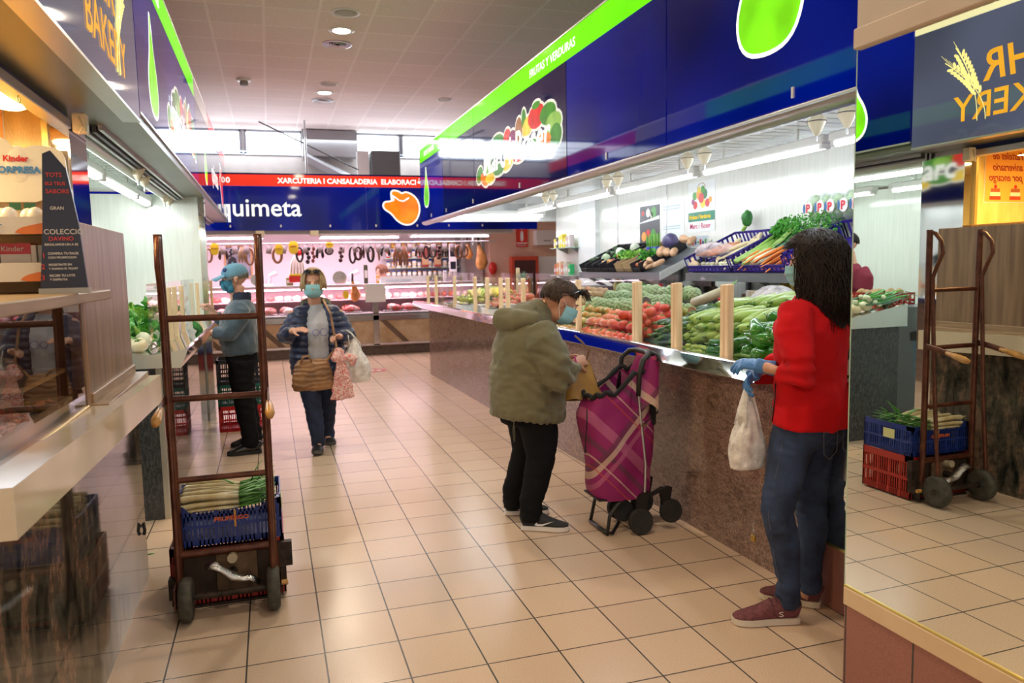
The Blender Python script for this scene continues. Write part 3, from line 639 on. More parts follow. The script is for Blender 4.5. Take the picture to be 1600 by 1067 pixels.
# ---- posters on the wall (face -X)
FW = Face((4.058, 0, 0), (0, -1, 0), (0, 0, 1))
paper = mat('paper_white', (.80, .82, .82), .45)
def prn(name, c, r=.4): return mat(name, c, r)
p_ = thing('poster', 'white poster with a fruit basket above green lettering on the right stall wall', 'poster')
y0, y1 = 6.86, 6.38; zt, zb = 2.33, 1.84
FW.poly('sheet', [(-y0, zb), (-y1, zb), (-y1, zt), (-y0, zt)], paper, p_, .0, .002)
FW.poly('green_band', [(-y0+.0, 1.945), (-y1, 1.945), (-y1, 2.035), (-y0, 2.035)], prn('print_teal', (.02, .22, .14)), p_, .0025, .0005)
FW.text('Fruites i Verdures', .056, -y0+.02, 1.97, prn('print_yellow', (.8, .6, .05)), p_, lift=.0035, ex=.0004, off=.002, sx=.95)
FW.text('Marc i Roser', .072, -y0+.03, 1.875, prn('print_crimson', (.55, .01, .12)), p_, lift=.0028, ex=.0004, off=.001, sx=1.0)
bs = [(.13, .06, .04, 'red'), (.2, .04, .035, 'white'), (.09, .1, .03, 'purple'), (.27, .07, .045, 'yellow'), (.35, .07, .04, 'red'), (.4, .1, .03, 'orange'), (.12, .16, .04, 'green'), (.2, .17, .05, 'orange'), (.3, .17, .05, 'dark_green'), (.24, .13, .05, 'red'), (.2, .22, .03, 'yellow'), (.27, .22, .035, 'green')]
for x, z, r_, c_ in bs: FW.poly('printed_fruit', ell(-y0+x, 2.05+z*.9, r_, r_, 12), prn('pr_'+c_, tuple(VCc*1.0 for VCc in dict(red=(.6, .03, .03), white=(.7, .7, .65), purple=(.3, .03, .15), yellow=(.75, .6, .05), orange=(.8, .3, .03), green=(.05, .3, .03), dark_green=(.02, .15, .04))[c_])), p_, .0025+.0002*bs.index((x, z, r_, c_)), .0003)
MB().tube([FW.O-Y_*0+Vector((0, 6.86-.24+.07*math.cos(a), 2.262+.05*math.sin(a))) for a in [pi*k/8 for k in range(9)]], .004, 5).build('printed_handle', prn('print_brown', (.3, .08, .04)), p_)
p_ = thing('poster', 'small colour photo sheet pinned left of the fruit basket poster', 'poster')
a, b = 7.92, 7.46
FW.poly('sheet', [(-a, 1.74), (-b, 1.74), (-b, 2.18), (-a, 2.18)], prn('photo_dark', (.05, .06, .07)), p_, 0, .002)
FW.poly('white_gap', [(-a, 1.99), (-b, 2.02), (-b, 2.06), (-a, 2.0)], paper, p_, .0025, .0004)
for x, z, r_, c_ in ((.10, .10, .055, 'orange'), (.2, .13, .05, 'red'), (.32, .12, .06, 'green'), (.27, .07, .03, 'orange'), (.08, .36, .03, 'red'), (.2, .36, .05, 'white'), (.33, .36, .06, 'green'), (.28, .33, .03, 'white')): FW.poly('printed_fruit', ell(-a+x, 1.74+z, r_, r_, 12), prn('pr_'+c_, (.5, .5, .5)), p_, .003, .0004)
p_ = thing('poster', 'white printed text sheet between the two colour posters', 'poster')
FW.poly('sheet', [(-7.42, 1.78), (-6.94, 1.78), (-6.94, 2.2), (-7.42, 2.2)], paper, p_, 0, .0015)
for j, z in enumerate((2.13, 2.10, 1.92, 1.895)): FW.poly('text_line', [(-7.38, z), (-7.02, z+.0), (-7.02, z+.008), (-7.38, z+.008)], prn('faint_blue', (.35, .5, .6)), p_, .002, .0003)
p_ = thing('poster', 'small photo of a white shop front under the fruit basket poster', 'poster')
FW.poly('sheet', [(-6.82, 1.70), (-6.50, 1.70), (-6.50, 1.80), (-6.82, 1.80)], prn('photo_pale', (.5, .56, .62)), p_, 0, .002)
for j in range(6): FW.poly('printed_patch', [(-6.78+.045*j, 1.71+.01*(j % 3)), (-6.75+.045*j, 1.71+.01*(j % 3)), (-6.75+.045*j, 1.75+.02*(j % 2)), (-6.78+.045*j, 1.75+.02*(j % 2))], prn(('pr_red', 'print_navy', 'pr_green')[j % 3], (.02, .03, .15)), p_, .003, .0004)
MB().box((4.055, 7.98, 1.95), (4.06, 8.0, 1.96)).build('nail', alu, p_)
# ================================================================== LEFT SIDE: BAKERY AND VEGETABLE STALL
cream_stone = mat('cream_stone', (.62, .52, .37), .12, var=.08, vs=3, var2=(.72, .62, .46), spec=.5)
bkc = thing('bakery_counter', 'dark streaked granite bakery counter with thick cream stone top, bottom left', 'counter')
MB().box((-1.5, 1.97, 0), (-.665, 4.18, .93)).build('granite_base', brown_granite, bkc)
MB().add([(-1.5, 1.9, .965), (-.562, 1.9, .965), (-.55, 4.19, .90), (-1.5, 4.19, .90), (-1.5, 1.9, 1.085), (-.562, 1.9, 1.085), (-.55, 4.19, 1.035), (-1.5, 4.19, 1.035)], [(3, 2, 1, 0), (4, 5, 6, 7), (0, 1, 5, 4), (1, 2, 6, 5), (2, 3, 7, 6), (3, 0, 4, 7)]).build('cream_stone_top', cream_stone, bkc)
MB().box((-.80, 3.17, 1.035), (-.60, 4.15, 1.062), bev=.002).build('wooden_skirting', wood('oak_grey', (.30, .20, .12), (.42, .29, .18), 5, 'Y'), bkc)
t = tag(MB().tube([(-.664, 4.05, .30), (-.655, 4.05, .32), (-.65, 4.05, .28), (-.655, 4.05, .26)], .008, 6).build('lock_knob', black_pl), 'small dark lock knob low on the granite face of the bakery counter', 'knob')
scr = thing('wooden_screen', 'grey-brown wooden privacy screen standing on the bakery counter', 'screen')
wl = mat('walnut_laminate', (.17, .105, .06), .38, var=.1, vs=2.2, var2=(.30, .20, .125), stretch=(14, 14, 1))
MB().box((-.70, 3.20, 1.065), (-.67, 4.16, 1.745), bev=.003).build('laminate_board', wl, scr)
MB().box((-.74, 3.16, 1.05), (-.665, 3.20, 1.755), bev=.003).build('front_edge', wood('orange_oak', (.42, .17, .03), (.55, .25, .05), 4), scr)
MB().box((-.675, 3.20, 1.06), (-.655, 4.14, 1.10), bev=.003).build('foot_batten', mat('oak_grey'), scr)
# glass display case
brn = wood('brown_oak', (.16, .085, .035), (.24, .13, .06), 5)
dc = thing('display_case', 'brown-framed glass display case on the bakery counter, left edge', 'display case')
MB().box((-.70, 2.02, 1.05), (-.655, 2.12, 1.46), bev=.003).build('corner_post', brn, dc)
MB().box((-.70, 3.09, 1.05), (-.655, 3.14, 1.46), bev=.003).build('corner_post', brn, dc)
MB().box((-1.25, 1.95, 1.455), (-.575, 3.22, 1.49), bev=.004).build('wooden_top', wood('top_oak', (.26, .17, .10), (.34, .23, .14), 4, 'Y'), dc)
MB().box((-.662, 2.1, 1.055), (-.658, 3.1, 1.455)).build('glass_front', glass('case_glass', (.88, .80, .7), 2.3), dc)
MB().box((-.675, 2.1, 1.05), (-.65, 3.1, 1.072), bev=.003).build('golden_rail', mat('gold_rail', (.6, .4, .08), .3, .7), dc)
MB().box((-1.25, 2.0, 1.05), (-1.22, 3.15, 1.46)).build('rear_panel', mat('case_back', (.10, .04, .015), .5), dc)
MB().box((-1.2, 2.6, 1.20), (-.72, 3.1, 1.215)).build('inner_shelf', mat('shelf_cream', (.6, .5, .35), .3), dc)
MB().box((-1.25, 3.105, 1.05), (-.70, 3.12, 1.455)).build('end_panel', MATS['case_back'], dc)
tr = thing('tray', 'pale tray of wrapped sweets behind the bakery case glass', 'tray', (-.93, 2.55, 1.075))
MB().box((-.25, -.45, 0), (.25, .45, .012)).build('tray_base', mat('tray_grey', (.45, .4, .36), .4), tr)
for lo, hi in (((-.25, -.45, 0), (-.235, .45, .05)), ((.235, -.45, 0), (.25, .45, .05)), ((-.25, .435, 0), (.25, .45, .05)), ((-.25, -.45, 0), (.25, -.435, .05))): MB().box(lo, hi).build('tray_rim', MATS['tray_grey'], tr)
cm = [mat('candy_%d' % i, c, .25, coat=.5) for i, c in enumerate([(.62, .10, .08), (.75, .45, .38), (.7, .62, .5), (.35, .32, .08), (.55, .25, .2)])]
cmesh = []
for i in range(5):
    b = MB(); b.ball((0, 0, .012), (.022, .014, .011), 10); b.prism([(-.022, 0), (-.04, .012), (-.036, 0), (-.04, -.012)], (0, 0, .011), X_, Y_, .003); b.prism([(.022, 0), (.04, .012), (.036, 0), (.04, -.012)], (0, 0, .011), X_, Y_, .003)
    cmesh.append(b.mesh('sweet', cm[i]))
for i in range(110):
    o = bpy.data.objects.new('wrapped_sweet', cmesh[i % 5]); COL.objects.link(o)
    o.location = (-.93+random.uniform(-.2, .2), 2.55+random.uniform(-.4, .4), 1.09+random.choice((0, .018))); o.rotation_euler = (random.uniform(-.4, .4), random.uniform(-.4, .4), random.uniform(0, 6))
    tag(o, 'small wrapped sweet in the tray behind the bakery glass', 'sweet', 'wrapped sweets in the bakery case')
# bakery room
yel = mat('yellow_travertine', (.66, .46, .12), .22, var=.1, vs=3, var2=(.82, .62, .22), stretch=(5, 5, 1), bump=.15, bs=40)
struct(MB().box((-2.7, 4.22, 0), (-.98, 4.30, 2.36)).build('wall_bakery_partition', yel))
struct(MB().box((-2.8, -1, 0), (-2.7, 4.3, 2.36)).build('wall_bakery_back', yel))
struct(MB().box((-2.7, .2, 2.33), (-.9, 4.22, 2.37)).build('ceiling_bakery', mat('warm_ceiling', (.55, .42, .22), .5)))
sp = thing('steel_pilaster', 'narrow mirror-polished steel pilaster between the bakery and the left vegetable stall', 'pilaster')
MB().box((-.98, 4.12, 0), (-.955, 4.5, 2.31)).build('brass_edge_strip', mat('gold_strip', (.75, .5, .15), .25, .8), sp); MB().box((-.955, 4.14, 0), (-.87, 4.5, 2.31)).build('steel_face', steel_m, sp)
br = thing('wall_bracket', 'cream cable bracket at the top of the steel pilaster', 'bracket', (-.80, 4.05, 2.24))
MB().box((-.03, -.03, -.04), (.03, .03, .05), bev=.006).build('box', cream_pl, br); MB().tube([(0, -.03, .03), (.02, -.06, -.02), (0, -.05, -.05)], .006, 6).build('cable', cream_pl, br)
ro = thing('ring_hook', 'small brass ring hanging from the grey rail over the bakery counter', 'ring', (-.875, 3.4, 2.232))
MB().tube([(0, .014*math.cos(a), -.016+.014*math.sin(a)) for a in [2*pi*k/12 for k in range(12)]], .0025, 6, close=True).build('ring', mat('brass'), ro)
# lamp over the bakery
warm = mat('warm_lamp_glow', (1, 1, 1), .4, emit=(1.0, .66, .25), es=22)
lp = thing('oval_lamp', 'glowing oval lamp with cream rim under the bakery ceiling', 'lamp', (-.98, 3.62, 2.25))
MB().ball((0, 0, .03), (.10, .22, .05), 20).build('cream_housing', mat('lamp_cream', (.75, .55, .3), .4), lp, smooth=True)
MB().ball((0, -.02, -.0), (.075, .17, .028), 20).build('glowing_lens', warm, lp, smooth=True)
lp2 = dup(lp, (-1.9, 2.6, 2.27), label='glowing oval lamp farther inside the bakery')
# poster: reads towards -Y
pt = thing('poster', 'yellow cake poster with red script on the yellow bakery wall', 'poster')
FP = Face((0, 4.216, 0), (1, 0, 0), (0, 0, 1))
FP.poly('sheet', [(-1.56, 1.94), (-1.16, 1.94), (-1.16, 2.325), (-1.56, 2.325)], mat('poster_amber', (.85, .40, .06), .35), pt, 0, .002)
FP.poly('sheet_border', [(-1.565, 1.935), (-1.155, 1.935), (-1.155, 2.332), (-1.565, 2.332)], paper, pt, -.0015, .001)
rdp = mat('script_red', (.35, .02, .02), .4)
for s_, z in (('Pasteles de', 2.245), ('aniversario', 2.165), ('por encargo', 2.09)): FP.text(s_, .078, -1.53, z, rdp, pt, lift=.003, ex=.0005, shear=.35, off=.001, sx=.86)
for x in (-1.46, -1.26):
    for j, (w_, c_) in enumerate(((.055, (.5, .05, .02)), (.05, (.8, .7, .5)), (.045, (.4, .1, .03)))): FP.poly('printed_cake', [(x-w_, 1.955+j*.028), (x+w_, 1.955+j*.028), (x+w_, 1.981+j*.028), (x-w_, 1.981+j*.028)], mat('cake_%d' % j, c_, .4), pt, .003, .0005)
    FP.poly('printed_berry', ell(x, 2.05, .014), mat('berry', (.7, .02, .02), .3), pt, .004, .0005)
wr_ = thing('wooden_rack', 'orange-brown wooden bread rack beside the yellow wall, seen above the wooden screen in the mirror', 'rack', (-1.25, 3.95, 1.05))
for z in (.0, .28, .56, .68): MB().box((-.3, -.2, z), (.3, .2, z+.03)).build('slat_board', wood('rack_oak', (.45, .2, .04), (.6, .3, .08), 5, 'X'), wr_)
for x in (-.3, .27): MB().box((x, -.2, 0), (x+.03, .2, .72)).build('side_board', MATS['rack_oak'], wr_)
tag(MB().lathe([(.035, 0), (.036, .22), (.03, .24), (.03, .27), (.0, .275)], 16).build('thermos_flask', black_pl, loc=(-1.05, 3.62, 1.61), auto=40), 'black thermos flask on top of the bakery stand, seen in the mirror', 'flask')
tag(MB().box((-.12, -.1, 0), (.1, .1, .56)).build('flask_stand', mat('orange_oak'), loc=(-1.05, 3.62, 1.05)), 'plain oak stand under the black flask', 'stand')
# --- sweets display on the case top
rk = thing('sweets_display', 'cardboard sweets display with two tiers on the bakery case, left edge', 'display', (.035, .40, 1.49))
kr = mat('card_red', (.62, .02, .02), .35); kw = mat('card_white', (.78, .72, .62), .35); kb = mat('card_beige', (.5, .38, .24), .5)
def bx(n, lo, hi, m, p=rk, **k_): return MB().box(lo, hi, **k_).build(n, m, p)
bx('rear_board', (-1.10, 2.72, 0), (-.70, 2.735, .50), kb); bx('lower_tier', (-1.12, 2.42, .06), (-.70, 2.735, .075), kb); bx('upper_tier', (-1.12, 2.40, .20), (-.69, 2.735, .215), kb); bx('side_wall', (-.705, 2.45, 0), (-.695, 2.735, .30), kb)
bx('front_lip', (-1.12, 2.39, .19), (-.69, 2.40, .245), kw); bx('front_lip', (-1.12, 2.41, .04), (-.69, 2.42, .10), kw)
FK = Face((0, 2.39, 1.49), (1, 0, 0), (0, 0, 1)); FK2 = Face((0, 2.41, 1.49), (1, 0, 0), (0, 0, 1))
for F_, zz in ((FK, .19), (FK2, .04)):
    F_.poly('orange_wave', smoothpoly([(-.80, zz), (-.69, zz), (-.69, zz+.04), (-.74, zz+.03), (-.78, zz+.02)], 1), mat('card_orange', (.8, .2, .02), .35), None, .001, .001).parent = rk
for o_ in list(COL.objects):
    if o_.parent is rk and o_.name.startswith('orange_wave'): o_.location = (0, 0, -1.49)
def ktext(s_, size, x, y, z, m, **k_):
    o_ = text(s_, size, (x, y, z), X_, Z_, m, parent=rk, ex=.0005, **k_); return o_
ktext('Schoko-', .022, -.90, 2.388, .215, mat('print_blue', (.05, .2, .5), .4), off=.0005); ktext('Bons', .022, -.88, 2.388, .197, MATS['print_blue'], off=.0005)
# big header card
FH = (0, 2.70, 0)
hd = MB(); hd.prism(smoothpoly([(-1.12, .315), (-.70, .315), (-.70, .46), (-.715, .50), (-.79, .515), (-.83, .50), (-.86, .50), (-.885, .535), (-.92, .535), (-.945, .50), (-1.12, .48)], 1), (0, 2.70, 0), X_, Z_, .008); hd.build('header_card', kw, rk)
MB().prism(smoothpoly([(-.80, .325), (-.705, .325), (-.705, .49), (-.78, .505), (-.80, .43)], 1), (0, 2.699, 0), X_, Z_, .001).build('green_panel', mat('card_teal', (.04, .35, .25), .4), rk)
MB().prism(smoothpoly([(-1.12, .315), (-.82, .315), (-.84, .37), (-.88, .35), (-.92, .385), (-.97, .35), (-1.02, .38), (-1.12, .36)], 1), (0, 2.699, 0), X_, Z_, .001).build('red_wave', kr, rk)
MB().ball((-.85, 2.695, .44), (.045, .006, .07), 16).build('printed_egg', kw, rk, smooth=True)
ktext('Kinder', .028, -.893, 2.687, .455, kr, off=.001); ktext('SORPRESA', .031, -.925, 2.687, .415, MATS['print_blue'], off=.0014)
for x_, z_, c_ in ((-.77, .42, (.1, .3, .6)), (-.74, .38, (.7, .2, .4)), (-.77, .36, (.8, .6, .1))): MB().prism(ell(x_, z_, .014, .022), (0, 2.697, 0), X_, Z_, .001).build('printed_toy', mat('toy_%d' % int(z_*100), c_, .4), rk)
for x_, s_ in ((-.86, 1), (-.815, 0)):
    MB().box((x_-.018, 2.66, .20), (x_+.018, 2.665, .31)).build('hanging_bag', mat('bag_nuts_%d' % s_, ((.5, .05, .05), (.5, .42, .3))[s_], .3), rk); MB().box((x_-.018, 2.658, .285), (x_+.018, 2.66, .31)).build('bag_label', mat('label_dark_green', (.03, .12, .06), .4), rk)
egg = MB(); egg.ball((0, 0, 0), (.026, .026, .033), 14); eg = egg.mesh('egg', [mat('egg_white_red', (.8, .75, .7), .3)])
for i in range(7):
    t = thing('chocolate_egg', 'foil-wrapped chocolate egg with red band on the upper display tier', 'egg', (-.945+.038*i+(i % 2)*.004, 2.87+.05*(i % 2), 1.739), group='chocolate eggs on the upper tier')
    o_ = bpy.data.objects.new('shell', eg); COL.objects.link(o_); o_.parent = t
    MB().lathe([(.0235, -.014), (.0262, -.002), (.0235, -.018)], 14).build('red_band', kr, t, smooth=True)
for i in range(3):
    t = thing('snack_box', ('red and white chocolate box on the lower display tier, leftmost', 'red and white chocolate box on the lower display tier, middle', 'thin white chocolate box on the lower display tier, at the right')[i], 'box', (-.895+.10*i, 2.90+.01*i, 1.565))
    w_ = (.05, .045, .02)[i]
    MB().box((-w_, 0, 0), (w_, .1, .09), bev=.002).build('carton', kw, t); MB().box((-w_-.0005, -.0006, .055), (w_+.0005, .1, .091)).build('red_top', kr, t)
    text('Kinder', .024, (-w_+.004, -.002, .065), X_, Z_, kw, parent=t, ex=.0004)
for i in range(4): tag(MB().box((-.008, 0, 0), (.008, .1, .085), bev=.002).build('slim_carton', (kw, mat('card_grey', (.4, .4, .38), .4))[i % 2], loc=(-.74+.02*i, 2.90, 1.565)), 'slim upright sweets carton at the right end of the lower tier', 'box', 'slim cartons on the lower tier')
tb = thing('promo_board', 'dark triangular promotional board with white and red print beside the sweets display', 'board', (-.605, 2.70, 1.49))
MB().prism([(-.075, 0), (.06, 0), (.045, .22), (.022, .385), (-.018, .44), (-.04, .43), (-.055, .2)], (0, .012, 0), X_, Z_, .012).build('dark_card', mat('promo_navy', (.018, .022, .05), .35), tb)
MB().prism([(-.078, -.012), (.064, -.012), (.064, .006), (-.078, .006)], (0, .016, .012), X_, Z_, .02).build('base_strip', mat('card_grey'), tb)
pw = mat('promo_white', (.6, .58, .55), .4); pr_ = mat('promo_red', (.6, .05, .04), .4)
for s_, sz, x, z, m_ in (('TOTS', .018, -.035, .36, pr_), ('ELS TEUS', .014, -.038, .335, pr_), ('SABORS', .018, -.038, .31, pr_), ('GRAN', .014, -.03, .26, pw), ('COLECCIÓ', .022, -.052, .185, pw), ('DAVINO', .018, -.04, .165, pr_), ('REGALAMOS UN A 50', .0095, -.052, .15, pw), ('1', .022, -.062, .112, pr_), ('COMPRA TU PACK', .010, -.045, .122, pw), ('CON PROMOCION', .009, -.045, .110, pw), ('2', .022, -.066, .078, pr_), ('REGISTRATE EN', .009, -.045, .088, pw), ('Y GUARDA EL TIQUET', .008, -.045, .076, pw), ('3', .022, -.068, .044, pr_), ('RECIBE TU LOTE', .0095, -.045, .054, pw), ('Y DISFRUTA', .009, -.045, .042, pw)):
    text(s_, sz, (x, -.002, z), X_, Z_, m_, parent=tb, ex=.0005, off=.0003)
# ------------------------------------------------ left vegetable stall
vs_ = thing('vegetable_counter', 'granite vegetable counter with angled steel trough, left side behind the hand truck', 'counter')
MB().box((-1.35, 5.13, 0), (-.68, 8.42, .97)).build('granite_base', blk_granite, vs_)
MB().box((-.6805, 5.16, 0), (-.672, 8.42, .965)).build('polished_front', mat('dark_polished_front', (.10, .10, .10), .03, .55), vs_)
MB().box((-.70, 5.125, .0), (-.669, 5.16, .965)).build('corner_strip', mat('corner_alu', (.55, .55, .5), .3, .7), vs_)
tp = [(-1.35, .97), (-.70, .97), (-.545, .965), (-.50, 1.075), (-.515, 1.08), (-.70, 1.05), (-1.35, 1.16)]
MB().prism(tp, (0, 8.42, 0), X_, Z_, 8.42-5.05).build('steel_trough', steel_m, vs_)
MB().prism([(x, z) for x, z in tp], (0, 5.05, 0), X_, Z_, .004).build('trough_end', mat('pale_steel', (.62, .66, .66), .25, .6), vs_)
sg = thing('sneeze_guard', 'clear screens with pale wooden posts on the left vegetable counter', 'screen')
for px in (264, 273, 284, 309, 318, 331):
    y = hit(px, 470, X=-.705).y; MB().box((-.722, y-.022, 1.05), (-.688, y+.022, 1.44), bev=.004).build('wooden_post', pine, sg)
for a, b in ((5.2, 6.2), (6.25, 7.3), (7.35, 8.35)): MB().box((-.735, a, 1.06), (-.731, b, 1.48)).build('clear_pane', gl, sg)
struct(MB().box((-3.1, 8.45, 0), (-.64, 8.55, 2.33)).build('wall_left_stall_end', panel_w))
struct(MB().box((-.66, 8.44, 0), (-.60, 8.56, 2.33)).build('trim_5', steel_m))
struct(MB().box((-3.1, 4.5, 0), (-3.0, 8.5, 2.33)).build('wall_left_stall_back', panel_w))
struct(MB().box((-3.0, 4.42, 0), (-.98, 4.5, 2.33)).build('wall_left_stall_near', panel_w))
slatted('ceiling_left_stall', -3.0, -.86, 4.5, 8.45, 2.36, .13, mat('slatted_ceiling_green', (.58, .68, .60), .15, spec=.6))
for i, (a, b) in enumerate(((4.62, 6.1), (6.16, 7.6), (7.65, 8.4))): tube_light('white tube light over the left counter, %s' % ('nearest', 'middle one', 'at the far end')[i], (-1.12, a, 2.24), (-1.12, b, 2.24), white_pl, tube_m, cz=2.355)
for i, (a, b) in enumerate(((4.7, 6.2), (6.4, 7.9))): tube_light('white tube light deep inside the left stall, %s' % ('nearer', 'farther')[i], (-2.3, a, 2.24), (-2.3, b, 2.24), white_pl, tube_m, cz=2.355)
for x, y in ((-.848, 6.0), (-.867, 6.43), (-.90, 7.86), (-.90, 8.2), (-2.0, 5.4), (-2.0, 6.6)): hook(x, y, 2.262, 'cream double-cone hook hanging from the ceiling of the left stall', 'cream ceiling hooks of the left stall')
pk = thing('wall_socket', 'white double wall socket on the pale wall of the left stall, seen in the mirror', 'socket', (-2.99, 6.1, 1.33))
MB().box((0, -.09, -.045), (.012, .09, .045), bev=.003).build('plate', white_pl, pk)
for y in (-.045, .045): MB().lathe([(.024, 0), (.026, .006), (.020, .006), (.018, .001)], 16, M=Matrix.Rotation(pi/2, 4, 'Y'), c=(.012, y, 0)).build('socket_cup', mat('grey_plastic'), pk)
bn = thing('waste_bin', 'blue-grey plastic bin with black liner beside the left counter, seen in the mirror', 'bin', (-1.62, 5.3, 0))
MB().lathe([(.14, 0), (.18, .86), (.19, .88)], 20).build('bin_body', mat('bin_blue', (.10, .18, .27), .45), bn, auto=40); MB().lathe([(.195, .83), (.20, .90), (.17, .91), (.16, .8)], 20).build('black_liner', black_pl, bn, auto=40)
# light given off by the left-hand lamps
def lampglow(name, loc, w, h, p, c): o = area(name, loc, w, p, c, (0, 0, -1), h); return o
lampglow('bakery_lamp_light', (-1.5, 3.0, 2.30), .5, 1.0, 30, (1, .76, .36)); lampglow('bakery_case_light', (-.95, 3.62, 2.20), .12, .3, 14, (1, .62, .25))
# ================================================================== BUTCHER STALL AT THE FAR END
pinkw = mat('pinkish_white_wall', (.80, .70, .72), .35)
struct(MB().box((-2.6, 15.6, 0), (4.3, 15.7, 2.3)).build('wall_butcher_back', pinkw)); struct(MB().box((-2.7, 13.1, 0), (-2.6, 15.7, 2.3)).build('wall_butcher_left', pinkw))
struct(MB().box((3.72, 15.1, 0), (3.80, 15.6, 2.3)).build('trim_6', alu)); struct(MB().box((-2.6, 13.1, 2.28), (4.3, 15.7, 2.32)).build('ceiling_butcher', pinkw))
MBr = MB(); MBr.box((-2.6, 13.1, 2.13), (4.2, 13.25, 2.2)); sh = thing('shutter_housing', 'cream shutter rail under the butcher sign', 'shutter'); MBr.build('cream_rail', mat('cream_rail'), sh)
for x in (-.1, .75): MB().box((x-.08, 13.0, 2.1), (x+.06, 13.12, 2.19), bev=.01).build('motor_bracket', cream_pl, sh)
tube_light('pinkish tube light at the left end of the butcher stall', (-1.6, 13.9, 2.12), (-.05, 13.9, 2.12), white_pl, tube_p, cz=2.28)
tube_light('pinkish tube light in the middle of the butcher stall', (.85, 13.9, 2.12), (2.3, 13.9, 2.12), white_pl, tube_p, cz=2.28)
tube_light('pinkish tube light at the right end of the butcher stall', (2.45, 13.9, 2.13), (4.0, 13.9, 2.13), white_pl, tube_p, cz=2.28)
# counter with display
bt = thing('butcher_counter', 'long glass-fronted butcher display counter with steel rails and stone panels', 'counter')
plm = stone('plinth_stone', [(.3, (.05, .03, .02)), (.7, (.16, .10, .07))], 8, rough=.3)
MB().box((-2.6, 13.75, 0), (3.9, 14.6, .17)).build('plinth', plm, bt)
pan = mat('tan_panel', (.38, .24, .12), .4, var=.1, vs=5, var2=(.55, .40, .26)); dkp = mat('brown_stripe', (.12, .07, .04), .4)
MB().box((-2.6, 13.70, .17), (3.9, 14.6, .66)).build('panel_front', pan, bt)
for x in (-2.0, -.9, .1, .55, 1.15, 2.25): MB().prism([(x, .22), (x+.12, .22), (x-.28, .62), (x-.40, .62)], (0, 13.70, 0), X_, Z_, .004).build('diagonal_stripe', dkp, bt)
for z, h in ((.17, .04), (.62, .10), (.735, .03)): MB().box((-2.6, 13.66, z), (3.9, 13.72, z+h), bev=.008).build('steel_rail', steel, bt)
MB().box((-2.6, 13.72, .70), (3.9, 14.5, .76)).build('display_deck', mat('white_deck', (.75, .7, .7), .3), bt)
MB().box((-2.6, 14.05, .98), (3.9, 14.45, .995)).build('glass_shelf', mat('pale_shelf', (.75, .68, .7), .2), bt)
MB().box((-2.6, 14.5, .17), (3.9, 14.6, 1.28)).build('rear_panel', mat('rear_pink', (.55, .38, .42), .4), bt)
MB().prism([(13.70, .76), (13.706, .76), (13.886, 1.25), (13.88, 1.25)], (3.9, 0, 0), Y_, Z_, -6.5).build('slanted_glass', glass('butcher_glass', (.98, .95, .96), 1.4), bt)
MB().box((-2.6, 13.84, 1.24), (3.9, 14.55, 1.275), bev=.005).build('glass_top_ledge', mat('ledge_steel_pink', (.6, .55, .56), .15, .5), bt)
MB().box((1.73, 13.66, .17), (1.83, 14.0, 1.24)).build('steel_divider', steel, bt); MB().box((1.60, 13.645, .95), (1.96, 13.65, 1.27)).build('paper_notice', paper, bt)
for a, b in ((-2.5, 1.6), (1.95, 3.85)): MB().box((a, 13.95, 1.19), (b, 13.98, 1.21)).build('case_lamp', tube_p, bt)
# meats and packs in the case
rm = random.Random(11)
meat = [mat('meat_%d' % i, c, .35, var=.3, vs=30) for i, c in enumerate([(.55, .10, .09), (.65, .28, .24), (.72, .45, .40), (.42, .06, .05), (.75, .62, .58)])]
ms_ = []
for i in range(5):
    b = MB(); b.ball((0, 0, .04), (.10+.02*(i % 2), .07, .045), 12)
    b.v = [tuple(Vector(v)*(1+.25*nz(v, 14, i))) for v in b.v]; ms_.append(b.mesh('cut', meat[i]))
trm = MB(); trm.box((-.16, -.2, 0), (.16, .2, .008)); trm.box((-.16, -.2, 0), (-.152, .2, .03)); trm.box((.152, -.2, 0), (.16, .2, .03)); trm.box((-.16, -.2, 0), (.16, -.192, .03)); trm = trm.mesh('metal_tray', steel)
n = 0
for x in [-1.5+.36*i for i in range(15)]:
    if 1.6 < x < 1.95: continue
    t = thing('meat_tray', 'steel tray of cut meat in the butcher case', 'tray', (x, 13.95, .762), group='meat trays in the butcher case')
    o = bpy.data.objects.new('tray', trm); COL.objects.link(o); o.parent = t
    for j in range(6):
        o = bpy.data.objects.new('meat_cut', ms_[rm.randrange(5)]); COL.objects.link(o); o.location = (x+rm.uniform(-.08, .08), 13.80+.07*j, .772+.02*(j % 2)); o.rotation_euler = (0, 0, rm.uniform(0, 6)); o.scale = (1.0, 1.0, 1.3)
        tag(o, 'piece of fresh meat on a tray behind the butcher glass', 'meat', 'meat pieces in the butcher case')
for x in [-1.5+.15*i for i in range(35)]:
    o = bpy.data.objects.new('meat_pack', ms_[rm.randrange(5)]); COL.objects.link(o); o.location = (x, 14.25, .995); o.scale = (.8, .8, 1.1); o.rotation_euler = (0, 0, rm.uniform(0, 6)); tag(o, 'piece of meat on the upper shelf of the butcher case', 'meat', 'meat on the upper case shelf')
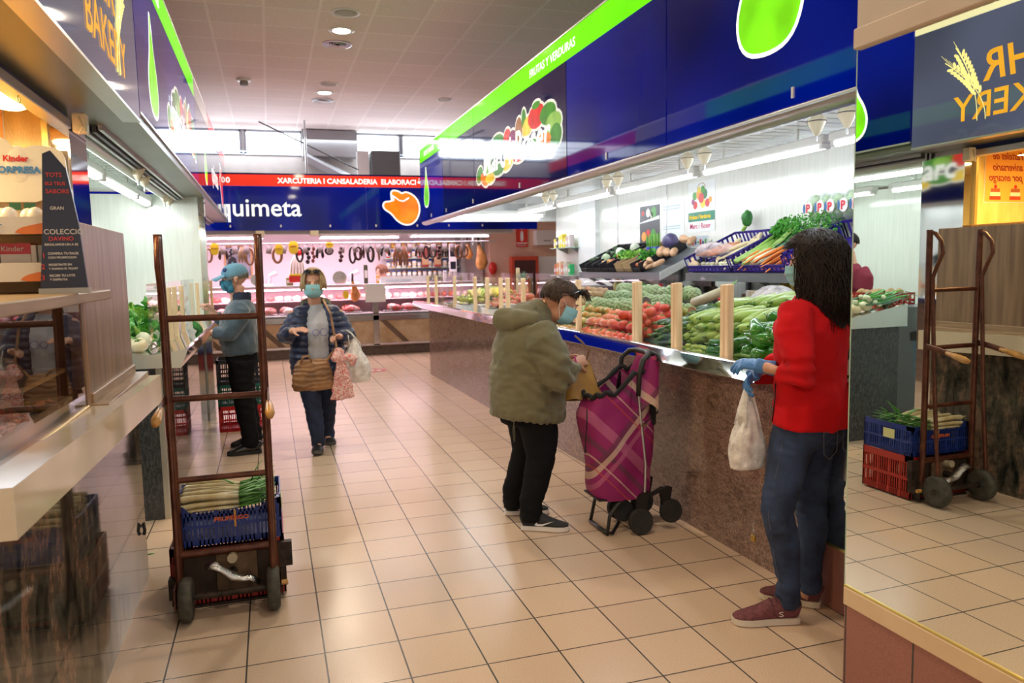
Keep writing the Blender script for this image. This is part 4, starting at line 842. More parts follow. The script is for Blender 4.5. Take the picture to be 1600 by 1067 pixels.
def ham(loc, s, lab, hang=True):
    t = thing('cured_ham', lab, 'ham', loc); b = MB()
    b.tube([(0, 0, -.02), (.0, 0, -.10), (.02, 0, -.2), (.05, 0, -.33), (.06, 0, -.45), (.03, 0, -.55), (0, 0, -.60)], [(.025, .02), (.03, .03), (.055, .05), (.10, .07), (.125, .085), (.10, .07), (.03, .03)], 16)
    b.v = [tuple(Vector(v)*s*(1+.05*nz(v, 9))) for v in b.v]
    b.build('ham_body', mat('ham_skin', (.45, .16, .03), .4, var=.3, vs=8, var2=(.72, .38, .12)), t, smooth=True)
    MB().tube([(0, 0, .10*s), (0, 0, -.12*s)], [.012, .034*s], 8).build('dark_hoof', mat('hoof_dark', (.04, .02, .015), .5), t); return t
ham((3.9, 14.4, 2.07), .98, 'orange-brown cured ham hanging at the right end of the butcher stall')
MB().box((3.76, 14.35, 1.95), (3.79, 14.45, 2.12)).build('steel_clip', alu, bpy.data.objects['cured_ham']).location = (-3.9, -14.4, -2.07)
ham((3.70, 14.5, 2.05), .6, 'smaller pale cured ham hanging left of the large ham')
h2 = ham((1.42, 13.95, 1.40), .72, 'cured ham resting in the butcher case beside the steel divider')
tag(MB().prism(smoothpoly([(-.05, -.06), (.05, -.06), (.05, .08), (-.05, .08)], 1), (0, 0, 0), X_, Z_, .004).build('price_tag', mat('tag_yellow', (.85, .6, .02), .4), loc=(1.28, 13.8, 1.08)), 'yellow price tag stuck in the butcher case beside the ham', 'tag')
# hanging rail with sausages
tag(MB().tube([(-2.5, 13.78, 2.005), (4.05, 13.78, 2.005)], .012, 8).build('hanging_rail', alu), 'thin steel rail carrying the sausages across the butcher stall', 'rail')
sd = [mat('sausage_%d' % i, c, .35, coat=.3) for i, c in enumerate([(.015, .008, .01), (.06, .015, .012), (.20, .04, .02), (.30, .13, .06), (.45, .30, .18)])]
def sausage_loop(kind, w, h, th):
    b = MB(); pts = []
    if kind == 0: pts = [(w*math.sin(a), 0, -.06-h/2+h/2*math.cos(a)) for a in [2*pi*k/16 for k in range(16)]]; b.tube(pts, th, 7, close=True)
    elif kind == 1:
        for s_ in (-1, 1): b.tube([(s_*.012, 0, -.05), (s_*w*.8, 0, -.05-h*.3), (s_*w, 0, -.05-h*.8), (s_*w*.9, 0, -.05-h)], [th*.4, th, th, th*.5], 8)
    elif kind == 2:
        for j in range(4): b.ball((.01*(-1)**j, 0, -.08-h/4*j), (th*1.5, th*1.2, h/7), 10)
    else:
        for j in range(3): b.tube([((j-1)*w*.3, 0, -.04), ((j-1)*w*.9, 0, -.04-h*.5), ((j-1)*w, .01, -.04-h)], [th*.5, th*1.1, th*.7], 8)
    b.tube([(0, 0, .02), (0, 0, -.07)], .004, 5); return b
tagm = MB(); tagm.box((-.045, -.012, -.17), (.045, -.008, -.03)); tagm.box((-.006, -.012, -.03), (.006, -.008, .008)); tagm = tagm.mesh('price_card', mat('card_grey_pink', (.42, .36, .38), .5))
hl = [(-.95, 4, .22, 3), (-.72, 1, .2, 1), (-.6, 2, .14, 0), (-.42, 3, .26, 4), (-.3, 0, .28, 3), (.15, 0, .25, 3), (.52, 0, .24, 0), (.66, 2, .30, 0), (.75, 2, .28, 2), (.86, 1, .2, 0), (1.02, 0, .12, 0), (1.22, 2, .28, 1), (1.42, 0, .28, 0), (1.52, 0, .22, 1), (1.62, 3, .22, 1), (1.74, 0, .26, 0), (1.83, 1, .26, 3), (2.0, 1, .18, 0), (2.2, 3, .36, 3), (2.34, 3, .36, 3), (2.62, 3, .2, 1), (2.74, 0, .22, 1), (2.86, 0, .2, 0), (2.98, 2, .26, 1), (3.1, 3, .22, 0), (3.35, 0, .22, 3), (3.45, 0, .2, 3)]
for i, (x, kd, h, c) in enumerate(hl):
    kd = kd % 4; t = thing('sausage', 'cured sausage hanging from the rail of the butcher stall', 'sausage', (x, 13.78, 1.99), group='sausages hanging in the butcher stall')
    sausage_loop(kd, .05+.01*(i % 3), h, .020+.005*(i % 2)).build('sausage_links', sd[c], t, smooth=True)
for i in range(22):
    o = bpy.data.objects.new('price_card', tagm); COL.objects.link(o); o.location = (-.75+.20*i+rm.uniform(-.03, .03), 13.77, 2.0); o.rotation_euler = (0, rm.uniform(-.2, .2), 0); tag(o, 'grey price card hanging on the butcher rail', 'card', 'price cards on the butcher rail')
yl = mat('sign_yellow', (.8, .62, .03), .4)
for x, z, w, h, s_ in ((-.85, 1.92, .13, .2, 'yellow price placard at the left end of the sausage rail'), (.42, 1.93, .16, .22, 'large yellow price placard above the white sausages'), (.18, 1.9, .13, .18, 'yellow placard next to the large yellow one'), (1.03, 1.97, .13, .1, 'round-bottomed yellow placard above the woman in the blue jacket')):
    t = thing('price_placard', s_, 'sign', (x, 13.74, z)); MB().prism(smoothpoly([(-w/2, h/2), (w/2, h/2), (w/2, -h*.3), (w*.2, -h/2), (-w*.2, -h/2), (-w/2, -h*.3)], 1), (0, 0, 0), X_, Z_, .004).build('card', yl, t); MB().tube([(0, 0, h/2-.01), (0, .035, 2.005-z)], .003, 5).build('string', alu, t); text('PIRT' if w > .14 else 'OFERTA', .05 if w > .14 else .028, (0, -.006, 0), X_, Z_, rdp, parent=t, ax='CENTER')
tagg = thing('white_sausage_bundle', 'bundle of white net sausages with red and yellow ends hanging by the yellow placard', 'sausage', (.48, 14.0, 1.75))
for j in range(5): MB().tube([((j-2)*.02, 0, .06), ((j-2)*.05, 0, -.1), ((j-2)*.055, 0, -.28)], [.008, .02, .02], 8).build('white_sausage', mat('sausage_white', (.75, .7, .62), .4), tagg, smooth=True)
MB().box((-.15, -.02, -.42), (.15, .02, -.30), bev=.01).build('red_ends', kr, tagg); MB().box((-.14, -.022, -.31), (.14, .022, -.27), bev=.008).build('yellow_ends', yl, tagg); MB().ball((.04, 0, .10), (.10, .03, .05), 12).build('red_label', kr, tagg)
# framed pictures, hooks, machines on the back wall
for x, z, w, h, lab in ((-.55, 1.72, .5, .62, 'framed picture of a man at a table on the butcher wall'),):
    t = thing('framed_picture', lab, 'picture', (x, 15.58, z)); MB().box((-w/2, -.02, -h/2), (w/2, 0, h/2)).build('wood_frame', mat('frame_orange', (.6, .32, .12), .5), t); MB().box((-w/2+.03, -.024, -h/2+.03), (w/2-.03, -.01, h/2-.03)).build('photo', mat('photo_grey', (.25, .24, .3), .4, var=.6, vs=6), t)
    MB().prism(smoothpoly([(-.2, -.25), (-.03, -.25), (-.02, .05), (-.1, .12), (-.2, .02)], 1), (0, -.026, 0), X_, Z_, .002).build('printed_figure', ink, t)
def machine(x, lab, s=1.0):
    t = thing('slicing_machine', lab, 'machine', (x, 14.9, 1.0)); M = mat('machine_white', (.75, .68, .72), .2, .3)
    MB().box((-.3*s, -.25, 0), (.3*s, .25, .22), bev=.04).build('body', M, t, auto=40); MB().tube([(-.08, -.1, .38), (-.08, .0, .38)], .13*s, 28).build('round_blade', steel, t, auto=40)
    MB().tube([(.1, 0, .2), (.16, 0, .45), (.28, -.05, .5)], .05, 10).build('arm', M, t, smooth=True); MB().box((.02, -.2, .22), (.28*s, .15, .3), bev=.02).build('carriage', M, t)
machine(1.35, 'white slicing machine on the butcher work counter'); machine(-.15, 'white weighing machine behind the man in the cap', .8)
wk = thing('work_counter', 'work counter along the back wall of the butcher stall', 'counter'); MB().box((-2.5, 14.6, .0), (3.6, 15.55, 1.0)).build('white_block', mat('worktop_white', (.7, .62, .66), .4), wk)
# jar shelves at the right
rk2 = thing('jar_shelves', 'glass shelves of jars at the right end of the butcher stall', 'shelf')
for z in (1.10, 1.36, 1.55, 1.74, 1.93): MB().box((2.2, 15.25, z-.012), (3.7, 15.55, z)).build('glass_board', mat('shelf_green_glass', (.45, .6, .5), .1), rk2)
def jarmesh(r, h, body, lid, lab):
    b = MB(); b.cur = 0; b.lathe([(r*.9, 0), (r, .01), (r, h*.75), (r*.8, h*.82)], 12); b.cur = 1; b.lathe([(r*.86, h*.82), (r*.86, h)], 12); b.cur = 2; b.lathe([(r*1.01, h*.2), (r*1.01, h*.6)], 12); return b.mesh('jar', [body, lid, lab])
jb = mat('jar_honey', (.65, .30, .06), .15, coat=.5); jb2 = mat('jar_cream', (.75, .62, .4), .2); jl = mat('lid_blue', (.03, .08, .4), .3); jw = mat('label_white', (.75, .72, .7), .4); jr = mat('jar_red', (.6, .06, .03), .2); jy = mat('lid_gold', (.7, .5, .1), .3, .5)
jars = [jarmesh(.038, .14, jb, jl, jw), jarmesh(.042, .13, jb2, jl, jw), jarmesh(.036, .15, jr, jw, jw), jarmesh(.045, .16, jw, jl, jb2), jarmesh(.04, .12, jb, jy, jy)]
for z, sel in ((1.10, (1, 1, 0)), (1.36, (0, 1, 1)), (1.55, (1, 0, 3)), (1.74, (2, 3, 2, 0)), (1.93, (4, 4, 3))):
    for i in range(14 if z > 1.2 else 10):
        x = 2.28+.105*i+(0 if z > 1.2 else .3)
        o = bpy.data.objects.new('jar', jars[sel[i % len(sel)]]); COL.objects.link(o); o.location = (x, 15.35, z); tag(o, 'small jar standing in a row on the butcher shelves', 'jar', 'jars on the butcher shelves')
for x in (3.0, 3.25):
    t = thing('hanging_pack', 'dark red vertical pack hanging before the jar shelves, %s of the two' % ('left' if x < 3.1 else 'right'), 'packet', (x, 15.2, 1.55)); MB().box((-.07, -.01, 0), (.07, .01, .42), bev=.008).build('pack_body', mat('pack_maroon', (.25, .03, .02), .3), t); MB().box((-.065, -.014, .05), (.065, -.009, .2)).build('pack_label', mat('pack_tan', (.4, .25, .12), .4), t)
# things on the ledge
led = [(-.2, 'green', .10, .09), (.35, 'olive', .12, .14), (.62, 'tan', .10, .16), (.73, 'tan', .10, .16), (1.73, 'dark', .07, .34), (1.95, 'honey', .05, .14), (2.05, 'red', .05, .08), (2.9, 'dark', .05, .11), (3.0, 'dark', .05, .11), (3.25, 'red', .07, .2)]
lc = dict(green=(.1, .25, .05), olive=(.25, .28, .08), tan=(.55, .38, .15), dark=(.06, .06, .03), honey=(.65, .32, .03), red=(.45, .05, .04))
nm_ = ('leftmost', 'beside the man in the cap', 'left of the woman', 'next to its twin by the woman', 'tall, right of the woman', 'amber, beside the tall one', 'small red one', 'short dark one', 'second short dark one', 'dark red one at the right')
for i, (x, c, w, h) in enumerate(led):
    t = thing('product_pack', 'small pack on the ledge of the butcher counter, %s' % nm_[i], 'packet', (x*.97, 14.1, 1.276)); MB().box((-w/2, -.04, 0), (w/2, .04, h), bev=.01).build('box_body', mat('pack_'+c, lc[c], .35), t); MB().box((-w/2+.01, -.043, h*.3), (w/2-.01, -.04, h*.7)).build('front_label', jw if c != 'tan' else mat('pack_red'), t)
sn = thing('long_sign', 'long white printed strip on the ledge of the butcher counter', 'sign', (2.35, 14.0, 1.276)); MB().box((-.42, 0, 0), (.42, .02, .12)).build('board', paper, sn); text('productes artesans', .06, (-.32, -.003, .03), X_, Z_, mat('faint_blue'), parent=sn)
area('butcher_case_glow', (.5, 14.1, 1.17), 4.5, 22, (1, .72, .82), (0, 0, -1), .25); area('butcher_ceiling_glow', (.8, 14.2, 2.1), 5, 75, (1, .74, .86), (0, 0, -1), 1.2)
# right-hand wall beyond: extinguisher, sign, door strip
ex = thing('fire_cabinet', 'orange-red fire hose cabinet with glazed door on the peach wall', 'cabinet', (5.02, 14.98, .95))
MB().box((-.32, -.14, -.1), (.27, 0, .78), bev=.01).build('cabinet_body', mat('cabinet_red', (.62, .08, .03), .4), ex); MB().box((-.25, -.15, -.02), (.20, -.141, .70)).build('dark_glass', mat('dark_cab_glass', (.10, .04, .04), .08), ex)
MB().lathe([(.06, 0), (.065, .28), (.03, .34), (.02, .38)], 14, c=(0, -.2, .02)).build('extinguisher', mat('ext_red', (.6, .03, .02), .25), ex, auto=40)
sx_ = thing('fire_sign', 'red and white fire extinguisher sign on the peach wall', 'sign', (4.98, 14.985, 2.07)); MB().box((-.12, -.008, -.15), (.13, 0, .22)).build('red_plate', mat('sign_red', (.62, .04, .02), .4), sx_)
MB().box((-.11, -.01, -.08), (.12, -.008, -.06)).build('white_line', paper, sx_); MB().prism(smoothpoly([(-.03, -.03), (.035, -.03), (.035, .14), (.015, .18), (-.01, .18), (-.03, .14)], 1), (0, -.009, 0), X_, Z_, .002).build('extinguisher_symbol', paper, sx_); text('EXTINTOR', .04, (-.1, -.009, -.13), X_, Z_, paper, parent=sx_)
wb = thing('switch_box', 'white box fixed high on the peach wall beside the fire sign', 'box', (5.45, 14.9, 1.95)); MB().box((-.22, -.1, 0), (.25, .1, .3), bev=.01).build('box_body', white_pl, wb); MB().box((-.05, -.104, .08), (.1, -.1, .1)).build('slot', mat('grey_plastic'), wb)
struct(MB().box((5.3, 14.98, .0), (5.75, 15.0, 1.72)).build('door_1', mat('white_door', (.85, .88, .88), .4)))  # plain even white door colour
ext = thing('poster', 'white sheet pinned on the wall right of the hanging ham', 'poster'); MB().box((4.05, 15.58, 1.7), (4.25, 15.59, 2.12)).build('sheet', paper, ext)
tag(MB().ball((0, 0, 0), (.09, .05, .13), 12).build('alarm_bell', mat('ext_red'), loc=(4.34, 14.95, 1.5), smooth=True), 'small red bell-shaped box low on the peach wall', 'alarm')
for x, s_ in ((3.55, 'left'),): p2 = thing('poster', 'sheet with dark pictures on the wall left of the ham', 'poster'); MB().box((3.45, 15.0, 1.45), (3.6, 15.02, 2.0)).build('sheet', paper, p2); MB().box((3.47, 14.995, 1.5), (3.58, 15.0, 1.65)).build('picture', ink, p2); MB().box((3.47, 14.995, 1.75), (3.58, 15.0, 1.9)).build('picture', ink, p2)
# ================================================================== PRODUCE
rp = random.Random(5)
def pm(name, c, c2=None, rough=.3, coat=.25, vs=12, **k): return mat('produce_'+name, c, rough, var=.12, vs=vs, var2=c2, coat=coat, **k)
G_st = pm('stem', (.08, .20, .03), (.16, .30, .06), .5, 0)
def bumpy(b, amp, s, o=0): b.v = [tuple(Vector(v)*(1+amp*nz(v, s, o))) for v in b.v]; return b
def proto(name, label, cat, group, parts):
    """first instance kept aside in the heap list; parts: (name, MB, material)"""
    t = thing(name, label, cat, (0, 0, -50), group=group)
    for n_, b, m in parts: b.build(n_, m, t, smooth=True)
    return t
def place(pr, loc, rot=(0, 0, 0), s=1, label=None, group=None):
    if not pr.get('used'):
        pr['used'] = 1; pr.location = loc; pr.rotation_euler = rot; pr.scale = (s,)*3 if not isinstance(s, tuple) else s
        if label: pr['label'] = label
        return pr
    o = dup(pr, loc, rot, label, group, s); return o
BED = lambda y, t, h=0: Vector((XB(y)+.02+.75*t, y, 1.0+.12*t+h))
def heap(pr, y0, y1, t0, t1, r, layers=2, rot=None, s=(.9, 1.1), F=BED, flat=False, slope=0, W=.75):
    for L in range(layers):
        a, b = y0+L*r*.9, y1-L*r*.9; c, d = t0+L*r*.9/W, t1-L*r*.5/W
        if b <= a or d <= c: break
        ny = max(1, int((b-a)/(2*r))); nt_ = max(1, int((d-c)*W/(1.85*r)))
        for i in range(nt_+1):
            for j in range(ny+1):
                y = a+(b-a)*(j+(i % 2)*.5)/max(1, ny)+rp.uniform(-.2, .2)*r; t = c+(d-c)*i/max(1, nt_)+rp.uniform(-.1, .1)*r
                if y > b+r*.6 or t > 1.0: continue
                p = F(y, t, r*.85+L*r*1.35+slope*(t-t0))
                ro = rot() if rot else (rp.uniform(-.5, .5), rp.uniform(-.5, .5), rp.uniform(0, 6.3))
                place(pr, p, ro, rp.uniform(*s))
def tomato(name, label, group, c, c2, r=.037, rib=.05):
    b = MB(); b.ball((0, 0, 0), (r, r, r*.82), 16); q = []
    for v in b.v:
        v = Vector(v); a = math.atan2(v.y, v.x); v *= 1+rib*.5*math.cos(5*a); v.z -= .25*r*max(0, 1-(v.xy.length/(r*.5)))*(1 if v.z > 0 else -.6); q.append(tuple(v))
    b.v = q; st = MB()
    for k in range(5):
        a = 2*pi*k/5; st.tube([(0, 0, r*.62), (math.cos(a)*r*.3, math.sin(a)*r*.3, r*.75), (math.cos(a)*r*.6, math.sin(a)*r*.6, r*.66)], [.003, .004, .001], 5)
    st.tube([(0, 0, r*.6), (.002, 0, r*.95)], .003, 5)
    return proto(name, label, 'tomato', group, [('tomato_body', b, pm(name+group[:6], c, c2)), ('green_calyx', st, G_st)])
TOM = tomato('tomato', 'ripe red tomato in the heap left of the second double post', 'red tomatoes on the right counter', (.58, .03, .015), (.68, .08, .02))
TOM2 = tomato('tomato', 'ribbed pinkish-orange tomato in the heap behind the front glass', 'pinkish ribbed tomatoes', (.68, .13, .06), (.75, .25, .12), .042, .12)
TOM3 = tomato('tomato', 'orange and green unripe tomato at the foot of the screen', 'orange-green tomatoes', (.62, .22, .04), (.30, .30, .06), .036, .1)
TOM4 = tomato('tomato', 'yellow-green tomato beside the artichokes', 'yellow-green tomatoes', (.36, .42, .06), (.5, .42, .1), .036, .08)
heap(TOM, 4.62, 5.02, .04, .45, .043, 3, slope=.10, s=(.95, 1.3))
heap(TOM2, 5.0, 5.42, .03, .35, .043, 2, slope=.12)
heap(TOM2, 4.80, 5.0, .40, .56, .043, 2, slope=.14)
heap(TOM3, 5.42, 5.95, .04, .38, .037, 2, slope=.15)
heap(TOM4, 4.75, 5.15, .55, .78, .037, 2, slope=.10)
# tomatoes on the vine
heap(TOM, 4.12, 4.50, .62, .92, .038, 3, slope=.12)
def artichoke():
    b = MB(); b.ball((0, 0, 0), (.034, .034, .034), 14); le = MB()
    for ring in range(5):
        for k in range(7):
            a = 2*pi*(k+.5*(ring % 2))/7; el = -.5+ring*.38; d = Vector((math.cos(a)*math.cos(el), math.sin(a)*math.cos(el), math.sin(el)))
            M = d.to_track_quat('Z', 'Y').to_matrix().to_4x4(); p = d*.031+Vector((0, 0, .006)); le.ball(p, (.013, .013, .008), 6, M)
    return proto('artichoke', 'pale green artichoke in the heap behind the tomatoes', 'artichoke', 'artichokes on the right counter', [('heart', b, pm('arti', (.22, .34, .14), (.36, .46, .24), .5, 0)), ('leaf_scales', le, pm('arti2', (.30, .42, .20), (.45, .55, .32), .5, 0))])
ART = artichoke()
heap(ART, 4.95, 6.25, .50, 1.0, .055, 2, slope=.14, s=(1.2, 1.8))
def long_veg(name, label, cat, group, L, r, c, c2, bend=.15, taper=.75, stem=True, rough=.3, coat=.3, stc=None):
    b = MB(); pts = []; rr = []; n = 12
    for i in range(n+1):
        t = i/n; pts.append((L*(t-.5), bend*L*(4*(t-.5)**2-.5), 0)); e = math.sin(pi*min(1, max(0, (t*.94+.03))))**.32; rr.append(max(.002, r*e*(1-(1-taper)*t)))
    b.tube(pts, rr, 12); parts = [('vegetable_body', b, pm(cat+name, c, c2, rough, coat))]
    if stem: s_ = MB(); s_.tube([pts[0], (pts[0][0]-.012, pts[0][1]+.002, 0), (pts[0][0]-.026, pts[0][1]+.004, .003)], [.011, .006, .006], 7); parts.append(('stem', s_, stc or G_st))
    return proto(name, label, cat, group, parts)
ZUC = long_veg('zucchini', 'pale green zucchini in the heap between the two nearest double posts', 'zucchini', 'pale zucchini on the right counter', .25, .034, (.26, .42, .06), (.42, .55, .16), .03, 1.15)
CUC = long_veg('cucumber', 'dark green cucumber lying beside the red tomatoes', 'cucumber', 'dark cucumbers on the right counter', .22, .025, (.006, .05, .012), (.03, .14, .04), .05, .9, rough=.22)
ro_x = lambda: (rp.uniform(-.2, .2), rp.uniform(-.15, .15)-.15, rp.uniform(-.35, .35))
def rows(pr, ys, ts, r, layers, rot, F=BED, slope=.1, s=(.92, 1.08)):
    for L in range(layers):
        for y in ys:
            for t in ts:
                place(pr, F(y+rp.uniform(-.2, .2)*r+(L % 2)*r*.8, t+L*.03, r+L*r*1.7+slope*t), rot(), rp.uniform(*s))
rows(ZUC, [3.60+.062*i for i in range(6)], (.34, .62), .030, 3, ro_x, slope=.16)
rows(ZUC, [4.02, 4.08, 4.13], (.30, .55), .030, 3, ro_x, slope=.14)
rows(CUC, [4.18+.05*i for i in range(6)], (.22, .50), .023, 3, ro_x, slope=.14)
def pepper(name, label, group, L, r, c, c2, curve, lob=.12):
    b = MB(); n = 14; pts = []; rr = []
    for i in range(n+1):
        t = i/n; pts.append((L*(t-.5), curve*L*math.sin(pi*t), .02*L*math.sin(5*t))); rr.append(max(.002, r*(min(1, t*7+.45))*(1-t**2.2*.85)*(1+.10*math.sin(t*13))))
    b.tube(pts, rr, 14); q = []
    for v in b.v: q.append(tuple(Vector(v)*(1+.06*nz(v, 25))))
    b.v = q; s_ = MB(); s_.tube([(pts[0][0]+.004, 0, 0), (pts[0][0]-.006, 0, 0), (pts[0][0]-.03, -.004, .006)], [r*.55, .007, .005], 8)
    return proto(name, label, 'pepper', group, [('pepper_body', b, pm('pep'+group[:5], c, c2, .14, .6)), ('stem', s_, G_st)])
PEP = pepper('green_pepper', 'glossy long green pepper in the heap at the near end of the counter', 'long green peppers at the near end of the counter', .17, .027, (.012, .13, .008), (.05, .28, .02), .16)
PEPR = pepper('red_pepper', 'glossy red pepper behind the green ones, beside the woman in red', 'red peppers at the near end of the counter', .19, .045, (.50, .01, .01), (.65, .04, .015), .06)
ro_any = lambda: (rp.uniform(-.6, .6), rp.uniform(-.5, .5), rp.uniform(-1.2, 1.2))
ro_pep = lambda: (rp.uniform(-.6, .6), rp.uniform(-.35, .35), 1.5+rp.uniform(-.9, .9)+pi*rp.randrange(2))
rows(PEP, [3.05+.085*i for i in range(5)], (.08, .22, .36, .5), .027, 4, ro_pep, slope=.12, s=(1.15, 1.65))
rows(PEP, [3.52+.06*i for i in range(4)], (.08, .2), .024, 2, ro_pep, slope=.1, s=(.7, 1.0))
GBT = tomato('green_gourd', 'small round yellow-green pepper at the foot of the screen', 'small yellow-green peppers', (.42, .45, .05), (.25, .38, .05), .026, .15)
heap(GBT, 3.80, 4.08, .02, .12, .028, 1)
rows(PEPR, [3.0, 3.11, 3.22], (.66, .85), .045, 2, ro_any, slope=.14, s=(.9, 1.15))
# price discs
def disc(y, t, h, lab, c=(.72, .66, .52)):
    d = thing('price_disc', lab, 'price tag', BED(y, t, h), .3); M = Matrix.Rotation(R(75), 4, 'Y')
    MB().lathe([(.044, 0), (.044, .003)], 24, M=M).build('round_card', mat('disc_card%d' % int(c[0]*100), c, .5), d); MB().tube([(0, 0, -.04), (.01, 0, -.11)], .003, 5).build('stick', cream_pl, d); MB().lathe([(.011, .0), (.011, .0045)], 10, M=M @ Matrix.Translation((0, 0, -.0012)) @ Matrix.Diagonal((-1, 1, -1, 1))).build('orange_logo', orange_lit if False else mat('print_orange', (.8, .2, .02), .4), d)
disc(3.34, .50, .17, 'round cream price disc among the green and red peppers'); disc(4.42, .45, .16, 'round pinkish price disc before the vine tomatoes', (.6, .3, .2)); disc(5.0, .42, .21, 'dark price disc between artichokes and tomatoes', (.12, .15, .2))
# bananas
def bananas(loc, n, lab, rz=0, s=1, c=(.72, .50, .03), c2=(.60, .58, .06)):
    t = thing('banana_bunch', lab, 'bananas', loc, rz)
    for i in range(n):
        a = (i-(n-1)/2)*.24; b = MB(); pts = []
        for k in range(10):
            u = k/9; an = -.9+1.9*u; pts.append(Vector((.11*math.sin(an)+.10, a*.16*(.3+u), .11*math.cos(an)-.02-.02*abs(a)))*s)
        b.tube(pts, [.006*s, .012*s]+[.018*s]*5+[.016*s, .010*s, .004*s], 8); b.build('banana', pm('banana'+str(c[0]), c, c2, .4, .1), t, smooth=True)
    return t
bananas(BED(3.62, .68, .14), 5, 'bunch of yellow-green bananas behind the pale zucchini', .4); bananas(BED(3.42, .72, .15), 4, 'bunch of ripe yellow bananas right of the nearest double post', -.5)
# watermelon piece in film, packs
wm = thing('wrapped_melon', 'cut red watermelon half wrapped in clear film behind the zucchini', 'watermelon', BED(4.0, .80, .16))
bumpy(MB().ball((0, 0, 0), (.10, .13, .11), 20), .06, 8).build('red_flesh', pm('melon', (.50, .06, .05), (.6, .16, .13), .4, .1), wm, smooth=True)
bumpy(MB().ball((0.01, -.06, .015), (.125, .20, .125), 24), .16, 9).build('film_wrap', film('plastic_film', (.85, .85, .88), .55), wm, smooth=True)
def bag_pack(y, t, h, r, c, lab, inner=None):
    d = thing('salad_bag', lab, 'packet', BED(y, t, h)); bumpy(MB().ball((0, 0, 0), (r*.8, r*1.2, r*.7), 14), .2, 12, y).build('bag_contents', pm('bag%d' % int(y*100), c, tuple(min(1, k*1.6) for k in c), .5, 0, 25), d, smooth=True)
    bumpy(MB().ball((0, 0, .01), (r, r*1.45, r*.95), 18), .22, 14, y).build('bag_film', film('bag_film', (.85, .88, .9), .35), d, smooth=True)
bag_pack(3.30, .92, .18, .10, (.25, .38, .15), 'clear bag of green and white salad behind the bananas'); bag_pack(3.12, .95, .13, .09, (.55, .08, .05), 'clear bag of red and orange vegetables behind the red peppers'); bag_pack(3.5, .98, .10, .08, (.4, .05, .05), 'low clear bag of dark red vegetables beside the price disc')
gb = thing('cardboard_chute', 'cream wrapped bundle of spring onions leaning over the vine tomatoes', 'bundle', BED(4.55, .72, .22)); MB().tube([(-.02, .16, -.04), (0, 0, .0), (.02, -.18, .06)], [.03, .035, .028], 12).build('paper_wrap', cream_pl, gb, smooth=True)
for i in range(4): MB().tube([(.02, -.17, .06), (.03+.01*i, -.24, .08+.012*i)], [.008, .003], 6).build('onion_leaf', pm('leek_leaf', (.10, .32, .05), (.2, .45, .1), .4, 0), gb, smooth=True)
# far part of the counter: mixed fruit, nets and boxes
APP = tomato('apple', 'yellow-green apple on the far part of the right counter', 'green apples far along the counter', (.42, .52, .05), (.6, .62, .15), .04, .02)
ORA = tomato('orange', 'orange on the far part of the right counter', 'oranges far along the counter', (.75, .28, .02), (.8, .36, .04), .04, .0)
POT = long_veg('potato', 'light brown potato on the far part of the right counter', 'potato', 'potatoes far along the counter', .09, .032, (.42, .26, .12), (.55, .38, .2), .05, .95, stem=False, rough=.7, coat=0)
RED = tomato('red_apple', 'red apple on the far part of the right counter', 'red apples far along the counter', (.55, .04, .04), (.7, .25, .12), .038, .02)
heap(POT, 6.4, 7.1, .35, .95, .042, 2, slope=.16); heap(ORA, 7.15, 7.6, .5, .95, .04, 2, slope=.14); heap(RED, 7.7, 8.3, .15, .6, .04, 2, slope=.14); heap(APP, 9.3, 10.0, .2, .8, .042, 2, slope=.12); heap(RED, 8.8, 9.2, .5, .95, .04, 1, slope=.14); heap(ORA, 6.5, 7.3, .05, .25, .038, 1)
bananas(BED(8.9, .2, .10), 6, 'bunch of green bananas far along the right counter', 1.2, 1.5, (.35, .5, .05), (.5, .6, .1)); bananas(BED(8.5, .3, .12), 6, 'pale yellow melons-and-bananas bunch far along the counter', .9, 1.4)
pp = thing('pineapple', 'pineapple with dark crown far along the right counter', 'pineapple', BED(8.4, .75, .16)); bumpy(MB().ball((0, 0, 0), (.06, .06, .1), 14), .12, 50).build('fruit_body', pm('pine', (.35, .2, .05), (.5, .32, .08), .6, 0, 60), pp, smooth=True)
cr = MB()
for k in range(22):
    a = k*2.4; e = .3+.05*k; cr.tube([(0, 0, .08), (.03*math.cos(a)*(1.6-e), .03*math.sin(a)*(1.6-e), .13), (.07*math.cos(a)*(1.6-e), .07*math.sin(a)*(1.6-e), .17+.05*e)], [.006, .006, .001], 4)
cr.build('leaf_crown', pm('crown', (.04, .16, .07), (.1, .25, .12), .5, 0), pp, smooth=True)
for i, (y, t, w, h, c, lab) in enumerate([(7.0, .12, .2, .07, (.5, .55, .6), 'clear punnet of mixed nuts behind the khaki jacket'), (7.9, .08, .22, .08, (.75, .72, .7), 'white carton of berries far along the counter'), (8.3, .10, .16, .10, (.6, .25, .1), 'clear punnet of orange fruit far along the counter'), (9.0, .05, .2, .08, (.7, .7, .7), 'white tray far along the counter'), (7.5, .1, .12, .14, (.08, .12, .45), 'blue box beside the far posts'), (9.7, .08, .2, .06, (.45, .3, .2), 'brown punnet near the far end of the counter')]):
    d = thing('punnet', lab, 'punnet', BED(y, t, 0.005), -.05); MB().box((-w/2, -w*.8, 0), (w/2, w*.8, h), bev=.008).build('tray_body', film('punnet_film', (.8, .85, .9), .5) if i % 2 == 0 else mat('pun_%d' % i, c, .4), d)
    MB().box((-w/2-.003, -w*.8-.003, h-.006), (w/2+.003, w*.8+.003, h)).build('tray_rim', white_pl, d)
    for k in range(6):
        MB().ball((rp.uniform(-.3, .3)*w, rp.uniform(-.6, .6)*w, h*.75), .025, 8).build('punnet_fruit', pm('pf%d' % i, c), d, smooth=True)
